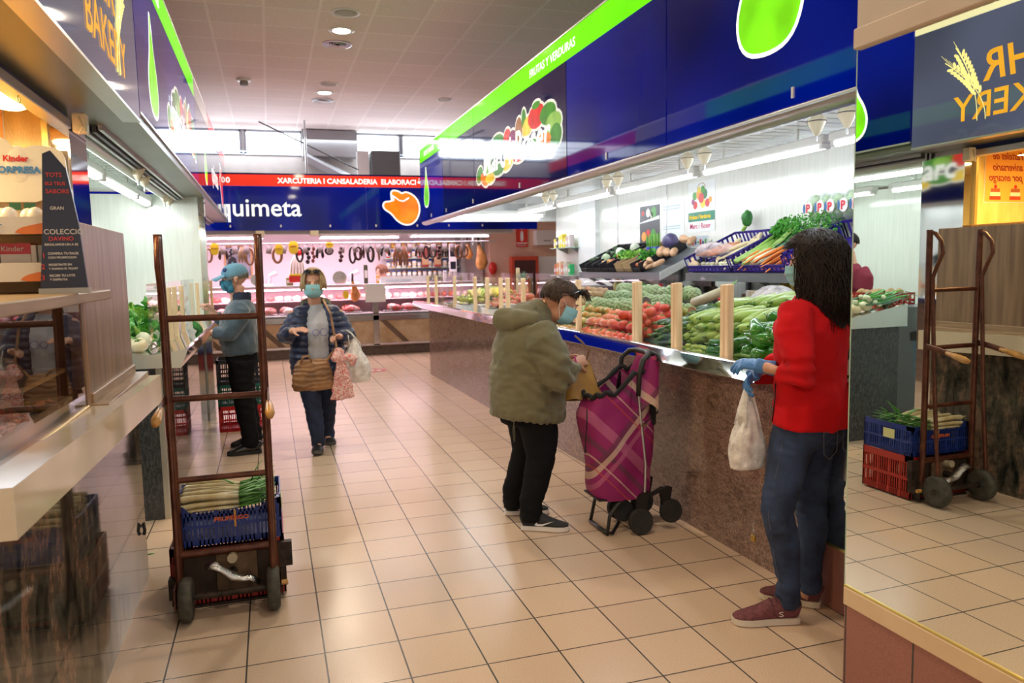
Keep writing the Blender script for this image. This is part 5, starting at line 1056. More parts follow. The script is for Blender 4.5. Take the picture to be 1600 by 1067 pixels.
# --- hanging crates & things on the back counter
def bottle(name, x, y, z, lab, h=.33, r=.065, body=(.42, .30, .04), cap=(.05, .45, .08), hand=True):
    t = thing(name, lab, 'bottle', (x, y, z)); m = mat('bottle_%d_%d' % (int(body[0]*100), int(body[2]*100)), body, .08, var=.2, vs=5, coat=.6)
    MB().lathe([(r*.9, 0), (r, .01), (r, h*.55), (r*.85, h*.68), (r*.42, h*.84), (r*.3, h*.92)], 18).build('bottle_body', m, t, smooth=True); MB().lathe([(r*.36, h*.91), (r*.36, h)], 16).build('screw_cap', mat('cap_%d' % int(cap[1]*100), cap, .4), t, auto=40)
    if hand: MB().tube([(0, -r*.9, h*.55), (0, -r*1.15, h*.72), (0, -r*.5, h*.84)], .012, 8).build('handle', mat('handle_yellow', (.65, .5, .05), .3), t, smooth=True)
    MB().lathe([(r*1.008, h*.12), (r*1.008, h*.42)], 18).build('label_band', mat('label_pale', (.5, .5, .42), .4), t); return t
bottle('oil_bottle', 3.62, 4.75, 1.08, 'large olive oil bottle with green cap on the back counter, left of its neighbour', .37, .075); bottle('oil_bottle', 3.65, 4.5, 1.08, 'large dark oil bottle with green cap next to the woman in red', .37, .08, (.22, .16, .03)); bottle('juice_bottle', 3.6, 7.55, 1.08, 'clear bottle with green cap and yellow liquid on the back counter', .36, .06, (.55, .5, .15)); bottle('honey_jar', 3.7, 7.85, 1.08, 'squat jar of brown honey left of the yellow bottle', .27, .06, (.4, .22, .05), (.5, .3, .05), False)
def carton(name, x, y, w, d, h, c, lab, cat='box', z=1.08):
    t = thing(name, lab, cat, (x, y, z)); MB().box((-d/2, -w/2, 0), (d/2, w/2, h), bev=.008).build('body', mat('cart_%s' % lab[:14].replace(' ', '_'), c, .4, var=.1), t); return t
for i, (y, c, c2) in enumerate(((6.98, (.08, .16, .24), (.6, .05, .04)), (6.78, (.10, .14, .22), (.75, .65, .2)), (6.42, (.06, .10, .2), (.6, .05, .04)), (6.24, (.07, .10, .18), (.75, .6, .1)))):
    t = carton('jerrycan', 3.5, y, .17, .15, .24, c, ('dark blue jerrycan with red label, leftmost', 'dark blue jerrycan with yellow label', 'dark blue jerrycan right of the wooden post', 'dark blue jerrycan, rightmost of the row')[i], 'canister')
    MB().box((-.078, -.05, .07), (-.074, .05, .18)).build('label', mat('jl%d' % i, c2, .4), t); MB().lathe([(.02, .24), (.02, .27)], 12).build('cap', (kr, mat('cap_45'), kr, kr)[i], t)
t = carton('scale', 3.55, 5.75, .34, .3, .20, (.04, .045, .05), 'black weighing scale with clear plastic over it', 'scale'); MB().box((-.16, -.18, .2), (.14, .18, .215), bev=.004).build('weigh_plate', steel, t); MB().box((-.02, -.15, .26), (.0, .15, .38)).build('screen_head', black_pl, t); MB().cyl((-.01, 0, .2), (-.01, 0, .28), .02).build('neck', black_pl, t)
t = carton('cash_register', 3.6, 6.02, .3, .28, .26, (.05, .055, .06), 'black cash register behind the vine tomatoes', 'register'); MB().prism([(-.14, .26), (.14, .33), (.14, .26)], (0, .15, 0), X_, Z_, .3).build('sloped_keyboard', mat('dark_grey_box'), t)
t = carton('black_crate', 3.2, 7.35, .45, .3, .22, (.015, .015, .02), 'black folding crate behind the artichokes', 'crate', 1.1)
for i, (y, c) in enumerate(((5.35, (.5, .42, .3)), (5.22, (.6, .55, .45)))):
    t = thing('grain_jar', ('glass jar of beans with red cloth lid, left', 'glass jar of pale beans with red cloth lid, right')[i], 'jar', (3.5, y, 1.08)); MB().lathe([(.055, 0), (.06, .01), (.06, .13), (.05, .15)], 16).build('glass_body', pm('beans%d' % i, c, None, .2, .5, 80), t, smooth=True); MB().lathe([(.056, .148), (.062, .15), (.058, .175), (0, .18)], 16).build('cloth_lid', kr, t, smooth=True)
carton('paper_bag', 3.55, 4.98, .13, .1, .24, (.55, .45, .33), 'brown paper bag next to the oil bottle', 'bag'); carton('paper_bag', 3.6, 5.10, .1, .1, .24, (.7, .68, .66), 'white paper bag left of the brown paper bag', 'bag'); carton('grain_bag', 3.75, 5.3, .25, .1, .2, (.25, .13, .08), 'dark bag of nuts behind the paper bags', 'bag')
# small shelves left of the white pilaster
for z, lab in ((1.78, 'upper'), (1.40, 'lower')):
    t = thing('glass_shelf', '%s small glass shelf on the wall beyond the white pilaster' % lab, 'shelf', (4.0, 9.95, z)); MB().box((-.16, -.38, -.01), (.06, .34, 0)).build('glass_board', MATS['shelf_green_glass'], t)
    for y in (-.25, .2): MB().prism([(-.1, 0), (.06, 0), (.06, -.08)], (0, y, -.01), X_, Z_, .015).build('bracket', alu, t)
    for i in range(7):
        c = ((.75, .6, .05), (.02, .02, .02), (.8, .68, .1), (.75, .6, .05), (.78, .64, .06), (.5, .35, .3), (.6, .5, .5))[i] if z > 1.5 else ((.5, .1, .06), (.7, .25, .05), (.75, .5, .35), (.65, .2, .1), (.5, .45, .4), (.5, .4, .3), (.02, .4, .12))[i]
        h = .13+.02*(i % 4) if z > 1.5 else .15+.02*(i % 3); t2 = thing('jar_of_preserve', 'small %s pack on the %s glass shelf, number %s from the far side' % (('yellow', 'black', 'tall yellow', 'yellow', 'bright yellow', 'brownish', 'pale')[i] if z > 1.5 else ('dark red', 'orange', 'cream', 'red', 'grey', 'tan', 'green')[i], lab, ('one', 'two', 'three', 'four', 'five', 'six', 'seven')[i]), 'packet', (3.93, 10.24-.09*i, z))
        MB().box((-.035, -.035, 0), (.035, .035, h), bev=.008).build('pack_body', mat('sp_%s%d' % (lab, i), c, .35), t2); MB().box((-.0365, -.028, h*.3), (-.0355, .028, h*.6)).build('pack_label', jw, t2)
# --- shelf produce (tilted shelf)
SHF = lambda y, t, h=0: SH(y, t, h)
def crate(name, lab, c, y0, y1, t0=.02, t1=.98, d=.12, cols=9, solid=False, F=SH, m=None):
    """open slatted crate lying on the tilted shelf"""
    m = m or mat('crate_'+lab.split()[0], c, .4); A, B, C_, D = F(y0, t0), F(y1, t0), F(y1, t1), F(y0, t1)
    u = (B-A); v = (D-A); n_ = u.cross(v).normalized(); n_ = n_ if n_.z > 0 else -n_; O = A; L = u.length; Wd = v.length; u.normalize(); v.normalize()
    t = thing(name, lab, 'crate'); M = Matrix((( u.x, v.x, n_.x, O.x), (u.y, v.y, n_.y, O.y), (u.z, v.z, n_.z, O.z), (0, 0, 0, 1)))
    b = MB(); b.box((0, 0, .004), (L, Wd, .010), M)
    th = .008
    for (x0, x1, ya, yb) in ((0, L, 0, th), (0, L, Wd-th, Wd), (0, th, 0, Wd), (L-th, L, 0, Wd)):
        hh = d if ya > 0 or (x1-x0) < .05 else d*.45
        if solid: b.box((x0, ya, 0), (x1, yb, hh), M); continue
        b.box((x0, ya, 0), (x1, yb, .018), M); b.box((x0, ya, hh-.02), (x1, yb, hh), M)
        ln = max(x1-x0, yb-ya); k_ = max(3, int(ln/.05))
        for i in range(k_+1):
            p = ln*i/k_
            if x1-x0 > yb-ya: b.box((x0+max(0, p-.008), ya, 0), (x0+min(ln, p+.008), yb, hh), M)
            else: b.box((x0, ya+max(0, p-.008), 0), (x1, ya+min(ln, p+.008), hh), M)
    b.build('crate_shell', m, t); return t
PUR = mat('crate_purple', (.055, .03, .30), .35)
crate('purple_crate', 'purple crate of parsnips and turnips, leftmost on the nearer shelf', (.06, .03, .3), 5.28, 5.93, m=PUR, d=.13); crate('purple_crate', 'purple crate of celery and carrots in the middle of the nearer shelf', (.06, .03, .3), 4.60, 5.26, m=PUR, d=.13); crate('purple_crate', 'purple crate of lettuce behind the head of the woman in red', (.06, .03, .3), 3.92, 4.58, m=PUR, d=.15)
crate('purple_crate', 'purple crate high at the right end of the shelf near the pillar', (.06, .03, .3), 3.2, 3.88, m=PUR, d=.16)
CAR = long_veg('carrot', 'orange carrot lying in a purple crate on the shelf', 'carrot', 'carrots on the shelf', .26, .017, (.72, .17, .02), (.82, .28, .05), .03, .35, stem=False, rough=.5, coat=0)
shr = lambda z: Euler((0, -.418, 0)).to_matrix() @ Euler((0, 0, z)).to_matrix()
def on(F, y, t, h, rz, rx=0):
    M = Matrix.Rotation(-.418, 3, 'Y') @ Matrix.Rotation(rz, 3, 'Z') @ Matrix.Rotation(rx, 3, 'X'); return F(y, t, h), M.to_euler()
for i in range(16):
    p, e = on(SH, 4.68+.033*i, .16+rp.uniform(-.05, .08), .03+.03*(i % 3), pi+rp.uniform(-.35, .35)); place(CAR, p, e, rp.uniform(.8, 1.15))
PAR = long_veg('parsnip', 'cream parsnip lying in the leftmost purple crate', 'parsnip', 'parsnips on the shelf', .17, .022, (.68, .55, .32), (.78, .68, .46), .05, .3, stem=False, rough=.6, coat=0)
for i in range(26):
    p, e = on(SH, 5.30+rp.uniform(0, .40), .12+.75*(i/26), .04+.03*(i % 3), pi+rp.uniform(-.9, .9)); place(PAR, p, e, rp.uniform(.85, 1.3))
TUR = tomato('turnip', 'small cream turnip at the front of the leftmost purple crate', 'turnips on the shelf', (.72, .62, .42), (.8, .74, .58), .026, .03)
for i in range(14): place(TUR, SH(5.33+.034*i, .08+.04*(i % 2), .03+.015*(i % 2)), (0, 0, i), rp.uniform(.8, 1.1))
# celery with leaves, leeks, carrot greens
def leafcloud(n, R3, size, seed, cup=.3, M=None):
    rr = random.Random(seed); b = MB()
    for i in range(n):
        d = Vector((rr.gauss(0, 1), rr.gauss(0, 1), rr.gauss(0, 1))).normalized()*(rr.random()**.4); c = Vector((d.x*R3[0], d.y*R3[1], d.z*R3[2])); q = Euler((rr.uniform(0, 6), rr.uniform(0, 6), rr.uniform(0, 6))).to_matrix(); s_ = size*rr.uniform(.6, 1.2)
        o_ = [(0, 0, 0), (.35, -.4, .1), (.75, -.5, .15), (.8, -.15, .1), (1.1, 0, .25), (.8, .15, .1), (.75, .5, .15), (.35, .4, .1)]; vs = [c+q @ (Vector(p)*s_) for p in o_]; b.add(vs+[c+q @ (Vector((.5, 0, -.08*cup*3))*s_)], [(0, 1, 8), (1, 2, 8), (2, 3, 8), (3, 4, 8), (4, 5, 8), (5, 6, 8), (6, 7, 8), (7, 0, 8)])
    return b
cel_g = pm('celery', (.22, .42, .06), (.45, .62, .2), .35, .1, 6); lf1 = pm('leaf_mid', (.03, .24, .02), (.10, .40, .04), .5, 0, 20); lf2 = pm('leaf_dark', (.015, .12, .02), (.04, .24, .04), .5, 0, 20); lf3 = pm('leaf_bright', (.18, .45, .04), (.35, .6, .12), .5, 0, 20)
def bunch(name, lab, cat, y, t, L, n, rad, mstalk, leaves, h=.05, rz=0, lsize=.035, ln=160, lr=(.10, .12, .10), topmat=lf1):
    """stalks run up the tilted shelf from front to back"""
    p, e = on(SH, y, t, h, pi+rz); T = thing(name, lab, cat, p); T.rotation_euler = e
    for i in range(n):
        a = rp.uniform(-1, 1); c_ = rp.uniform(-.6, .6); b = MB(); b.tube([(L*.5, a*rad*.5, c_*rad*.5), (0, a*rad*.9, c_*rad), (-L*.5, a*rad*1.8, c_*rad*2+.01)], [.011, .010, .006], 7); b.build('stalk', mstalk, T, smooth=True)
    if leaves:
        lb = leafcloud(ln, lr, lsize, int(y*100)); o_ = lb.build('leaves', topmat, T); o_.location = (-L*.5-lr[0]*.6, 0, .03)
    return T
bunch('celery', 'bright green celery head with leafy top in the middle crate', 'celery', 5.18, .34, .42, 14, .030, cel_g, True, .09, -.1, .045, 200, (.12, .10, .12)); bunch('celery', 'second celery head left of the leeks', 'celery', 5.10, .33, .42, 12, .028, cel_g, True, .07, .1, .045, 160, (.10, .10, .10))
lk = pm('leek_white', (.66, .72, .5), (.78, .82, .62), .4, .1, 6); lkg = pm('leek_green', (.06, .20, .12), (.15, .32, .2), .45, 0, 8)
for i in range(5):
    p, e = on(SH, 4.96+.045*i, .40, .06+.02*(i % 2), pi+rp.uniform(-.12, .12)); T = thing('leek', 'white and blue-green leek between celery and carrots', 'leek', p, group='leeks on the shelf'); T.rotation_euler = e
    MB().tube([(.20, 0, 0), (.17, 0, 0), (0, 0, 0)], [.008, .014, .014], 10).build('white_shaft', lk, T, smooth=True)
    for k in range(4): MB().tube([(0, 0, 0), (-.10, (k-1.5)*.012, .01), (-.24, (k-1.5)*.03, .03+.015*k)], [(.012, .006), (.016, .002), (.006, .001)], 6, side=(0, 1, 0)).build('leek_leaf', lkg, T, smooth=True)
    rb = MB()
    for k in range(12): rb.tube([(.20, 0, 0), (.23, rp.uniform(-.02, .02), rp.uniform(-.03, .01))], .001, 3)
    rb.build('roots', PAR.children[0].data.materials[0], T)
for i, y in enumerate((4.98, 4.82, 4.66)):
    T = thing('carrot_greens', 'feathery green carrot tops above the carrots, %s' % ('left bunch', 'middle bunch', 'right bunch')[i], 'greens', SH(y-.02, .66, .16)); leafcloud(420, (.13, .13, .13), .017, 40+i).build('feathery_leaves', lf1, T)
    for k in range(8): MB().tube([(-.16, rp.uniform(-.05, .05), -.10), (0, rp.uniform(-.06, .06), .02)], .003, 5).build('green_stem', cel_g, T)
br_ = thing('broccoli', 'dark green broccoli head standing above the parsnips', 'broccoli', SH(hit(1167, 345, X=3.97).y, .88, .22)); bumpy(MB().ball((0, 0, .03), (.05, .04, .07), 16), .3, 40).build('florets', lf2, br_, smooth=True); MB().tube([(-.02, .04, -.08), (0, .01, -.02), (0, 0, .03)], [.016, .018, .02], 8).build('stalk', lf3, br_, smooth=True)
cb = thing('cabbage', 'pale green cabbage in the purple crate behind the head of the woman in red', 'cabbage', SH(4.1, .55, .13)); bumpy(MB().ball((0, 0, 0), (.09, .09, .09), 18), .14, 16).build('leafy_head', pm('cab', (.35, .5, .22), (.5, .62, .35), .5, 0, 10), cb, smooth=True)
go = thing('spring_onion_bunch', 'bunch of thin yellowish herbs on top of the purple crate', 'herbs', SH(4.35, .75, .18)); gb_ = MB()
for k in range(40): a = rp.uniform(-.6, .6); gb_.tube([(0, 0, 0), (.04*a, -.09, .03+.02*rp.random()), (.1*a, -.18, .02*rp.random())], .0022, 4)
gb_.build('thin_blades', pm('herb', (.38, .42, .10), (.55, .55, .2), .5, 0), go)
# bags of salad with red P labels at the top right
for i in range(5):
    T = thing('salad_bag', 'clear salad bag with red letter P label, %s of the row on the top crate' % ('first', 'second', 'third', 'fourth', 'last')[i], 'packet', SH(hit((1272, 1290, 1306, 1327, 1346)[i], 318, X=3.95).y, .86, .27)); bumpy(MB().ball((0, 0, 0), (.05, .075, .10), 16), .2, 14, i).build('salad_leaves', pm('salad', (.18, .38, .10), (.5, .62, .35), .5, 0, 30), T, smooth=True)
    bumpy(MB().ball((0, 0, .005), (.06, .084, .115), 16), .15, 14, i).build('bag_film', film('salad_film', (.8, .85, .9), .25), T, smooth=True); MB().prism(ell(0, 0, .045, .05), (-.064, 0, 0), (0, -1, 0), Z_, .002).build('white_label', jw, T); text('P', .085, (-.067, .025, -.03), (0, -1, 0), Z_, mat('p_red', (.65, .02, .04), .4), parent=T, off=.003, ex=.001); MB().prism(ell(-.045, .0, .012, .035), (-.067, 0, 0), (0, -1, 0), Z_, .002).build('blue_label', mat('p_blue', (.03, .12, .3), .4), T)
# squash and wrapped carrots at the left end of the nearer shelf
for i, (y, t_, h, L, rz_) in enumerate(((5.96, .14, .05, .17, 1.0), (5.90, .10, .04, .15, 1.4), (5.99, .42, .09, .24, .5))):
    Q = long_veg('butternut_squash', ('round end of a squash at the left corner of the nearer shelf', 'second squash at the left corner of the nearer shelf', 'long butternut squash lying behind the wrapped carrots')[i], 'squash', None, L, .045, (.70, .48, .26), (.80, .60, .38), .04, .75, stem=False, rough=.5, coat=.1); p, e = on(SH, y, t_, h, pi+rz_); Q.location = p; Q.rotation_euler = e; Q['used'] = 1
T = thing('wrapped_carrots', 'carrots in shiny clear bags hanging over the crate edge', 'packet', SH(5.72, .32, .10))
for k in range(9): MB().tube([(-.14, .12-.03*k, -.03), (.0, .10-.025*k, .01), (.15, .06-.02*k, .06)], [.006, .018, .02], 8).build('bagged_carrot', pm('bagged', (.72, .20, .08), (.8, .35, .2), .4, 0), T, smooth=True)
bumpy(MB().ball((0, 0, .01), (.20, .16, .07), 22), .25, 11).build('shiny_film', film('carrot_film', (.88, .80, .84), .4), T, smooth=True)
# far shelf: small black trays
blk = mat('crate_black', (.02, .02, .025), .4); tan = mat('cardboard', (.42, .28, .15), .7)
names = ['avocados', 'cabbages', 'mangoes', 'radishes', 'lettuce', 'asparagus', 'spinach', 'peaches']
for i, nme in enumerate(names):
    crate('produce_tray', 'small %s tray of %s on the farther shelf' % ('cardboard' if i in (5, 6) else 'black', nme), (.02, .02, .02), 8.34-.19*i-.18, 8.34-.19*i, m=(tan if i in (5, 6) else blk), d=.09, solid=True)
AV = tomato('avocado', 'dark green avocado at the far end of the shelf', 'avocados on the farther shelf', (.03, .08, .02), (.07, .15, .04), .038, 0)
for y, t_ in ((8.3, .25), (8.22, .3), (8.25, .6), (8.12, .7), (8.3, .8), (8.05, .55)): place(AV, SH(y, t_, .07), (.3, .3, y), (1, 1.3, 1))
for i, (y, t_, c, s_, lab) in enumerate(((7.98, .3, (.5, .62, .4), .055, 'pale green cabbage, left'), (7.88, .55, (.75, .78, .66), .06, 'white cabbage'), (7.75, .75, (.7, .74, .6), .055, 'whitish cabbage at the back'))):
    T = thing('small_cabbage', lab+' on the farther shelf', 'cabbage', SH(y, t_, .08)); bumpy(MB().ball((0, 0, 0), s_, 16), .15, 18, i).build('leafy_head', pm('scab%d' % i, c, None, .5, 0, 14), T, smooth=True)
MG = tomato('mango', 'orange-red mango on the farther shelf', 'mangoes on the farther shelf', (.7, .25, .05), (.5, .4, .08), .036, 0)
for y, t_ in ((7.82, .15), (7.74, .2), (7.76, .42)): place(MG, SH(y, t_, .06), (.3, .3, y), (1, 1.4, 1))
RAD = tomato('radish', 'bright pink-red radish in the bunch on the farther shelf', 'radishes on the farther shelf', (.62, .01, .08), (.7, .05, .15), .016, 0)
for i in range(26): place(RAD, SH(7.62+rp.uniform(-.08, .08), .10+rp.random()*.35, .04+.02*(i % 3)), (rp.random(), rp.random(), 0))
for i, (y, m_) in enumerate(((7.45, lf3), (7.32, lf3), (7.55, lf1), (7.05, lf2), (6.95, lf1))):
    T = thing('leafy_greens', ('light green lettuce right of the radishes', 'yellow-green lettuce hearts', 'green radish leaves', 'dark spinach, left part', 'dark spinach, right part')[i]+' on the farther shelf', 'greens', SH(y, .35, .08)); leafcloud(110, (.12, .07, .05), .04, i).build('leaf_mass', m_, T)
for i, y in enumerate((7.28, 7.18, 7.10)):
    T = thing('asparagus_bunch', ('left', 'middle', 'right')[i]+' upright bunch of green asparagus with blue band', 'asparagus', SH(y, .62, .0))
    for k in range(9): a = k*2.4; MB().tube([(.02*math.cos(a), .02*math.sin(a), 0), (.022*math.cos(a), .022*math.sin(a), .16), (.03*math.cos(a), .03*math.sin(a), .23+.01*(k % 3))], [.006, .006, .003], 6).build('asparagus_spear', lf3 if k % 2 else lf1, T, smooth=True)
    MB().lathe([(.032, .04), (.032, .11)], 14).build('blue_band', mat('band_blue', (.05, .08, .5), .3), T)
SWP = long_veg('sweet_potato', 'large tan sweet potato in the pile at the near end of the farther shelf', 'sweet potato', 'sweet potatoes on the farther shelf', .19, .042, (.50, .27, .15), (.62, .38, .22), .08, .6, stem=False, rough=.6, coat=0)
for y, t_, h, rz_, s_ in ((6.82, .15, .05, .6, 1), (6.70, .10, .04, -.2, .7), (6.60, .14, .05, .2, .8), (6.80, .40, .10, .9, 1.25), (6.66, .38, .10, 1.1, 1.1), (6.55, .40, .09, .9, 1.05), (6.62, .7, .15, 1.3, 1.15), (6.52, .72, .12, .7, 1.0), (6.75, .12, .09, 1.2, .8)):
    p, e = on(SH, y, t_, h, pi+rz_); place(SWP, p, e, s_)
T = thing('red_cabbage', 'round purple cabbage behind the sweet potatoes', 'cabbage', SH(6.92, .72, .13)); bumpy(MB().ball((0, 0, 0), .085, 18), .1, 16).build('leafy_head', pm('redcab', (.05, .04, .13), (.12, .1, .24), .35, .3, 10), T, smooth=True)
for i in range(8): place(RED, SH(6.98+.04*(i % 3), .1+.08*(i//3), .05), (0, 0, i), .75, 'small peach or apple in the tray left of the sweet potatoes')
# --- left stall produce
LB_ = lambda y, t, h=0: Vector((-.76-.55*t, y, 1.06+.10*t+h))
for i, (y, t_, m_, r3, sz, n_) in enumerate(((5.45, .2, lf1, (.14, .16, .12), .07, 160), (5.85, .3, lf3, (.14, .18, .14), .07, 160), (6.3, .3, lf1, (.15, .2, .16), .08, 160), (6.8, .3, lf2, (.15, .2, .12), .07, 150), (7.3, .3, lf3, (.15, .2, .12), .07, 140), (7.9, .3, lf1, (.15, .2, .12), .06, 140), (6.0, .8, lf2, (.15, .25, .16), .08, 180))):
    T = thing('leafy_greens', 'heap of leafy greens on the left counter, %s' % ('nearest the corner', 'bright yellow-green', 'behind the first posts', 'dark, near the man in the cap', 'pale, beside the far posts', 'at the far end', 'dark, towards the inside')[i], 'greens', LB_(y, t_, .09)); leafcloud(n_, r3, sz, 60+i, .5).build('leaf_mass', m_, T)
CEL = tomato('celeriac', 'knobbly cream celeriac root at the near end of the left counter', 'celeriac on the left counter', (.62, .55, .32), (.72, .66, .45), .05, .1)
for y, t_ in ((5.14, .04), (5.16, .24), (5.26, .1), (5.3, .3), (5.16, .45)): place(CEL, LB_(y, t_, .04), (.3, .2, y))
for i in range(4):
    T = thing('fennel', 'white fennel bulb with pale green stalks on the left counter', 'fennel', LB_(5.35+.12*i, .05, .06), group='fennel bulbs on the left counter'); bumpy(MB().ball((0, 0, 0), (.05, .045, .05), 14), .15, 20, i).build('bulb', lk, T, smooth=True); MB().tube([(-.02, 0, .03), (-.06, .02, .10)], [.02, .01], 8).build('stalks', lf3, T, smooth=True)
# leeks / spring onions seen in the mirror at the near end
for i in range(16):
    T = thing('spring_onion', 'spring onion with white bulb and green leaves at the near end of the left counter', 'spring onion', (-1.0-.012*i, 5.10+.10*(i % 3), 1.16+.02*(i % 4)), group='spring onions on the left counter'); T.rotation_euler = (0, 0, rp.uniform(-.4, .4))
    MB().ball((0.06, 0, 0), (.022, .02, .02), 10).build('white_bulb', lk, T, smooth=True); MB().tube([(.05, 0, 0), (-.08, 0, .01), (-.24, rp.uniform(-.08, .08), .05), (-.34, rp.uniform(-.1, .1), .02)], [.009, .009, (.012, .003), (.004, .001)], 7, side=(0, 1, 0)).build('green_leaves', lf1 if i % 2 else lkg, T, smooth=True)
rc_ = crate('red_crate', 'red crate of potatoes on the left counter, seen in the mirror', (.5, .02, .02), 0, .40, 0, 1, .11, m=mat('crate_red2', (.50, .03, .03), .4), F=lambda y, t, h=0: Vector((-1.70+.36*t, 5.30+y, 1.13)))
for i in range(16): place(POT, (-1.64+.08*(i % 4), 5.36+.09*(i//4), 1.20+.03*(i % 2)), (rp.random(), rp.random(), rp.random()*3), 1.15, 'brown potato in the red crate on the left counter', 'potatoes in the red crate')
tag(MB().box((-1.95, 5.15, 0), (-1.37, 5.9, 1.12)).build('side_cabinet', mat('cabinet_dark', (.10, .11, .12), .4)), 'dark cabinet under the red potato crate inside the left stall', 'cabinet')
# ================================================================== HAND TRUCK WITH CRATES
rust = mat('rusty_red_steel', (.065, .015, .008), .33, .35, var=.5, vs=14, var2=(.14, .045, .02), bump=.25, bs=90)
grime = mat('grimy_steel', (.035, .022, .015), .55, .4, var=.6, vs=20, bump=.3, bs=60)
grip = mat('worn_wood_grip', (.55, .28, .07), .3, var=.3, vs=20, coat=.4)
ht = thing('hand_truck', 'rusty reddish-brown tubular hand truck with wooden grips, standing upright left of the aisle', 'hand truck', (-.25, 3.62, 0))
def T_(b): b.v = [(x+.25, y-3.62, z) for x, y, z in b.v]; return b
XL_, XR_ = -.452, -.046
for x, sg in ((XL_, -1), (XR_, 1)):
    T_(MB().tube([(x+.01*sg, 3.66, .09), (x+.005*sg, 3.66, .2), (x, 3.66, .3), (x, 3.66, 1.2), (x+sg*.004, 3.66, 1.715)], .0185, 14)).build('upright_tube', rust, ht, auto=50)
    T_(MB().tube([(x, 3.655, 1.70), (x, 3.62, 1.69), (x, 3.575, 1.64), (x, 3.565, 1.57), (x, 3.60, 1.50), (x, 3.632, 1.42), (x, 3.62, 1.2), (x-sg*.002, 3.59, .7), (x-sg*.004, 3.55, .22), (x-sg*.004, 3.55, .13)], .0125, 12)).build('curved_tube', rust, ht, auto=50)
    T_(MB().tube([(x+sg*.012, 3.66, 1.0), (x+sg*.014, 3.56, .985), (x+sg*.016, 3.47, .965)], [(.006, .018)]*3, 8, side=X_)).build('lever_arm', rust, ht)
    T_(MB().tube([(x+sg*.016, 3.50, .972), (x+sg*.018, 3.45, .962), (x+sg*.02, 3.38, .945), (x+sg*.02, 3.345, .935)], [.012, .017, .021, .014], 12)).build('wooden_grip', grip, ht, smooth=True)
    T_(MB().box((x-.004+sg*.012, 3.5, .08), (x+.004+sg*.012, 3.66, .17))).build('axle_bracket', rust, ht)
    wx = x+.03*(-sg)+(0 if sg < 0 else .025)
    M = Matrix.Rotation(pi/2, 4, 'Y')
    T_(MB().lathe([(.06, -.026), (.085, -.028), (.096, -.018), (.099, 0), (.096, .018), (.085, .028), (.06, .026)], 32, (wx, 3.55, .101), M)).build('rubber_tyre', mat('tyre_grey', (.06, .055, .04), .75, var=.4, vs=30), ht, auto=50)
    w = T_(MB().lathe([(.0, -.022), (.055, -.022), (.062, -.016), (.062, .016), (.055, .022), (0, .022)], 24, (wx, 3.55, .101), M)).build('wheel_rim', mat('rim_tan', (.30, .22, .10), .6, var=.4, vs=20), ht, auto=40)
    T_(MB().cyl((wx-.03, 3.55, .101), (wx+.03, 3.55, .101), .016)).build('hub', grime, w, auto=50)
    T_(MB().prism([(3.64, .02), (3.70, .02), (4.02, .0), (4.02, .03), (3.72, .14), (3.64, .15)], (x+sg*.03, 0, 0), Y_, Z_, .006*1)).build('toe_arm', grime, ht)
    T_(MB().box((x+sg*.018 if sg > 0 else x-.055, 3.66, .06), (x+.055 if sg > 0 else x-.018, 3.72, .155))).build('side_bracket', grime, ht)
    if sg > 0: T_(MB().box((x+.02, 3.66, .155), (x+.085, 3.70, .27))).build('raised_bracket', grime, ht)
for z in (1.345, .985, .615, .268): T_(MB().tube([(XL_, 3.66, z), (XR_, 3.66, z)], .0145 if z > .3 else .019, 12)).build('cross_bar', rust, ht, auto=50)
T_(MB().tube([(XL_+.03, 3.55, .108), (XR_-.0, 3.55, .108)], .014, 12)).build('axle', grime, ht, auto=50)
T_(MB().box((XL_, 3.675, .04), (XR_, 3.685, .26))).build('back_plate', mat('rust_plate', (.05, .03, .018), .6, .3, var=.5, vs=10), ht)
T_(MB().box((-.30, 3.655, .07), (-.12, 3.675, .255), bev=.003)).build('wooden_block', mat('dirty_wood', (.12, .07, .035), .7, var=.4, vs=15), ht)
T_(MB().box((XL_, 3.68, .0), (XR_, 4.02, .012))).build('toe_plate', grime, ht)
pdl = MB(); pdl.tube([(-.335, 3.58, .225), (-.30, 3.575, .232), (-.265, 3.575, .205), (-.225, 3.575, .17), (-.185, 3.575, .155), (-.15, 3.575, .158), (-.115, 3.58, .125)], [(.014, .03), (.016, .036), (.016, .026), (.022, .03), (.016, .024), (.016, .034), (.012, .022)], 12, side=Z_)
T_(pdl).build('chrome_pedal', mat('worn_chrome', (.55, .55, .55), .22, 1, bump=.6, bs=70), ht, smooth=True)
T_(MB().cyl((-.225, 3.66, .17), (-.225, 3.56, .17), .018)).build('pedal_pivot', grime, ht, auto=50); T_(MB().cyl((-.225, 3.66, .235), (-.225, 3.60, .245), .022)).build('round_stop', mat('cream_knob', (.4, .33, .22), .5), ht, auto=50)
T_(MB().cyl((XR_+.03, 3.64, .085), (XR_+.06, 3.64, .085), .012)).build('bolt', grip, ht, auto=50)
